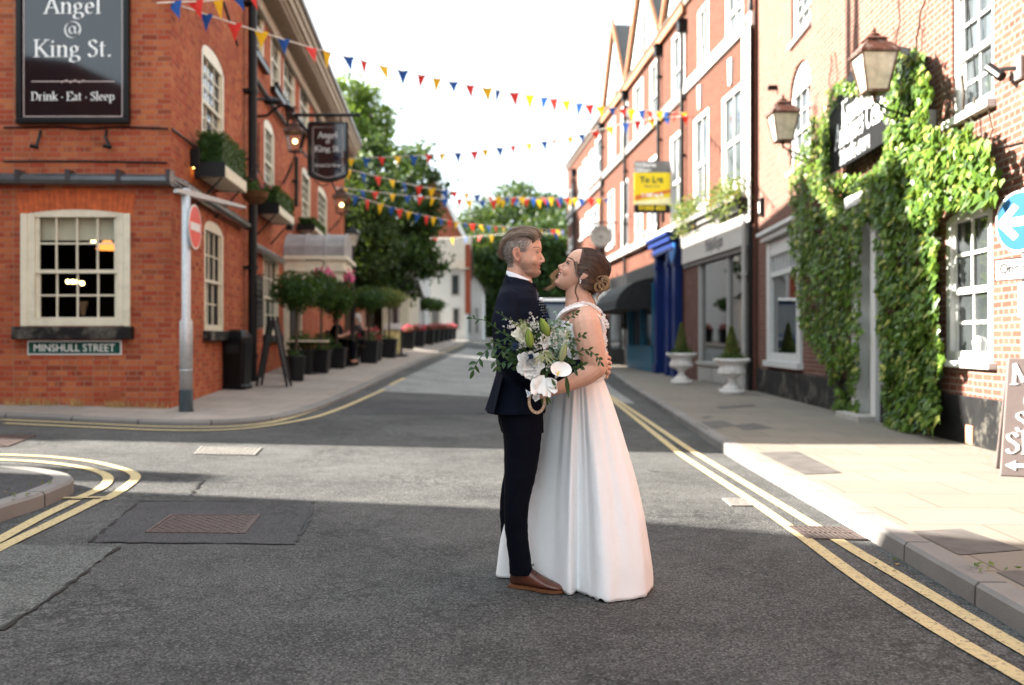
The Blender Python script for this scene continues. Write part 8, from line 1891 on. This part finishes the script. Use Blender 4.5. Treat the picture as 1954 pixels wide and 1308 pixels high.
m = MB(); c = Q(1022,757,dH-.0145)
for k in range(3): m.box((c.x-.009, c.y-.0005, c.z-.002-k*.006), (c.x+.009-.002*k, c.y, c.z-k*.006))
m.build('tag_writing', M['greydark'], tg, world=True)
m = MB(); d_ = [Q(1010,750,dH-.01), Q(1004,744,dH-.015), Q(1007,754,dH-.015), Q(1012,748,dH-.012), Q(1020,746,dH-.012), Q(1012,752,dH-.012), Q(1006,758,dH-.01)]; strip3(m, [Vector(p) for p in d_], [.008]*7, (0, -1, .1), .0008); strip3(m, [Q(1020,748,dH-.01), Q(1026,742,dH-.005), Q(1033,747,dH-.01), Q(1036,752,dH-.01)], [.007]*4, (0, -1, .1), .0008); m.build('ribbon', M['shirt'], hs, world=True)

# ------------------------------------------------------------------ two people sitting outside the pub
def sitter(label, x, y, Y, skin, top, hair, face=1):
    gz = g(wx(x, Y), Y)+.11; p = thing('person', label, 'person', (wx(x, Y), Y, gz)); m = MB(); V = Vector; s = face
    m.ball((0.05*s, 0, 1.18), (.095, .08, .12)); m.capsule((0, 0, .98), (.03*s, 0, 1.12), .055, .05); m.loft([[V((.16*math.cos(k*.6283)*w_+dx*s, .2*math.sin(k*.6283)*w2, z)) for k in range(10)] for z, w_, w2, dx in ((.42, .9, .8, -.05), (.6, .8, .75, -.02), (.85, .95, 1, 0), (.97, .6, .85, 0), (1.0, .3, .3, 0))])
    limb(m, [(0, -.2, .93), (.08*s, -.24, .68), (.30*s, -.12, .76)], [.05, .042, .03]); limb(m, [(0, .2, .93), (.10*s, .24, .68), (.28*s, .1, .80)], [.05, .042, .03])
    for q in (-1, 1):
        limb(m, [(-.02*s, q*.1, .48), (.40*s, q*.11, .50), (.40*s, q*.11, .08), (.5*s, q*.11, .05)], [.085, .065, .045, .03])
        for k in range(4): m.capsule((.30*s, q*-.12+k*.012*q, .76), (.36*s, q*-.10+k*.014*q, .74), .009, .008, 6)
    def tn(co):
        c = np.tile(np.array(skin), (len(co), 1)); return c
    remeshed(m, 'body', M['skin'], p, .014, 3, tn, world=False)
    m = MB(); m.loft([[V((.175*math.cos(k*.6283)*w_+dx*s, .215*math.sin(k*.6283)*w2, z)) for k in range(10)] for z, w_, w2, dx in ((.42, .9, .8, -.05), (.6, .84, .8, -.02), (.85, .98, 1, 0), (.96, .68, .9, 0), (.99, .45, .5, 0))]); limb(m, [(0, -.2, .93), (.05*s, -.235, .80)], [.065, .058]); limb(m, [(0, .2, .93), (.05*s, .235, .80)], [.065, .058]); m.build('top', M[top], p, smooth=True)
    m = MB()
    for q in (-1, 1): limb(m, [(-.02*s, q*.1, .48), (.40*s, q*.11, .50), (.40*s, q*.11, .12)], [.10, .08, .06])
    m.build('trousers', M['navytr'], p, smooth=True)
    m = MB(); m.ball((-.01*s, 0, 1.22), (.11, .10, .115)); m.ball((-.07*s, 0, 1.1), (.05, .085, .1)); m.build('hair', plain('sitter_hair', hair, .6, var=.3, scale=60, bmp=.6, bscale=120), p, smooth=True)
    ch = thing('pub_chair', 'chair under the '+('dark-haired' if hair[0] < .2 else 'white-haired')+' seated person', 'chair', (wx(x, Y)-.02*s, Y, gz)); m = MB(); m.box((-.22, -.22, .38), (.22, .22, .41)); m.build('seat', M['wood'], ch); m = MB(); m.box((-s*.22-.015, -.2, .55), (-s*.22+.015, .2, .85)); m.build('backrest', M['wood'], ch)
    for a, b in ((-1, -1), (1, -1), (1, 1), (-1, 1)): m = MB(); m.tube([(a*.2, b*.2, 0), (a*.2, b*.2, .85 if a == -s else .38)], .015, 5); m.build('leg', M['iron'], ch)
sitter('dark-haired person in a navy top leaning on the table behind the flowerpots', 643, 0, 25.8, (.5, .27, .19), 'navytr', (.10, .04, .02), 1)
sitter('white-haired person in a dark top sitting beside the street lamp', 682, 0, 27.6, (.5, .29, .22), 'black', (.55, .54, .52), -1)
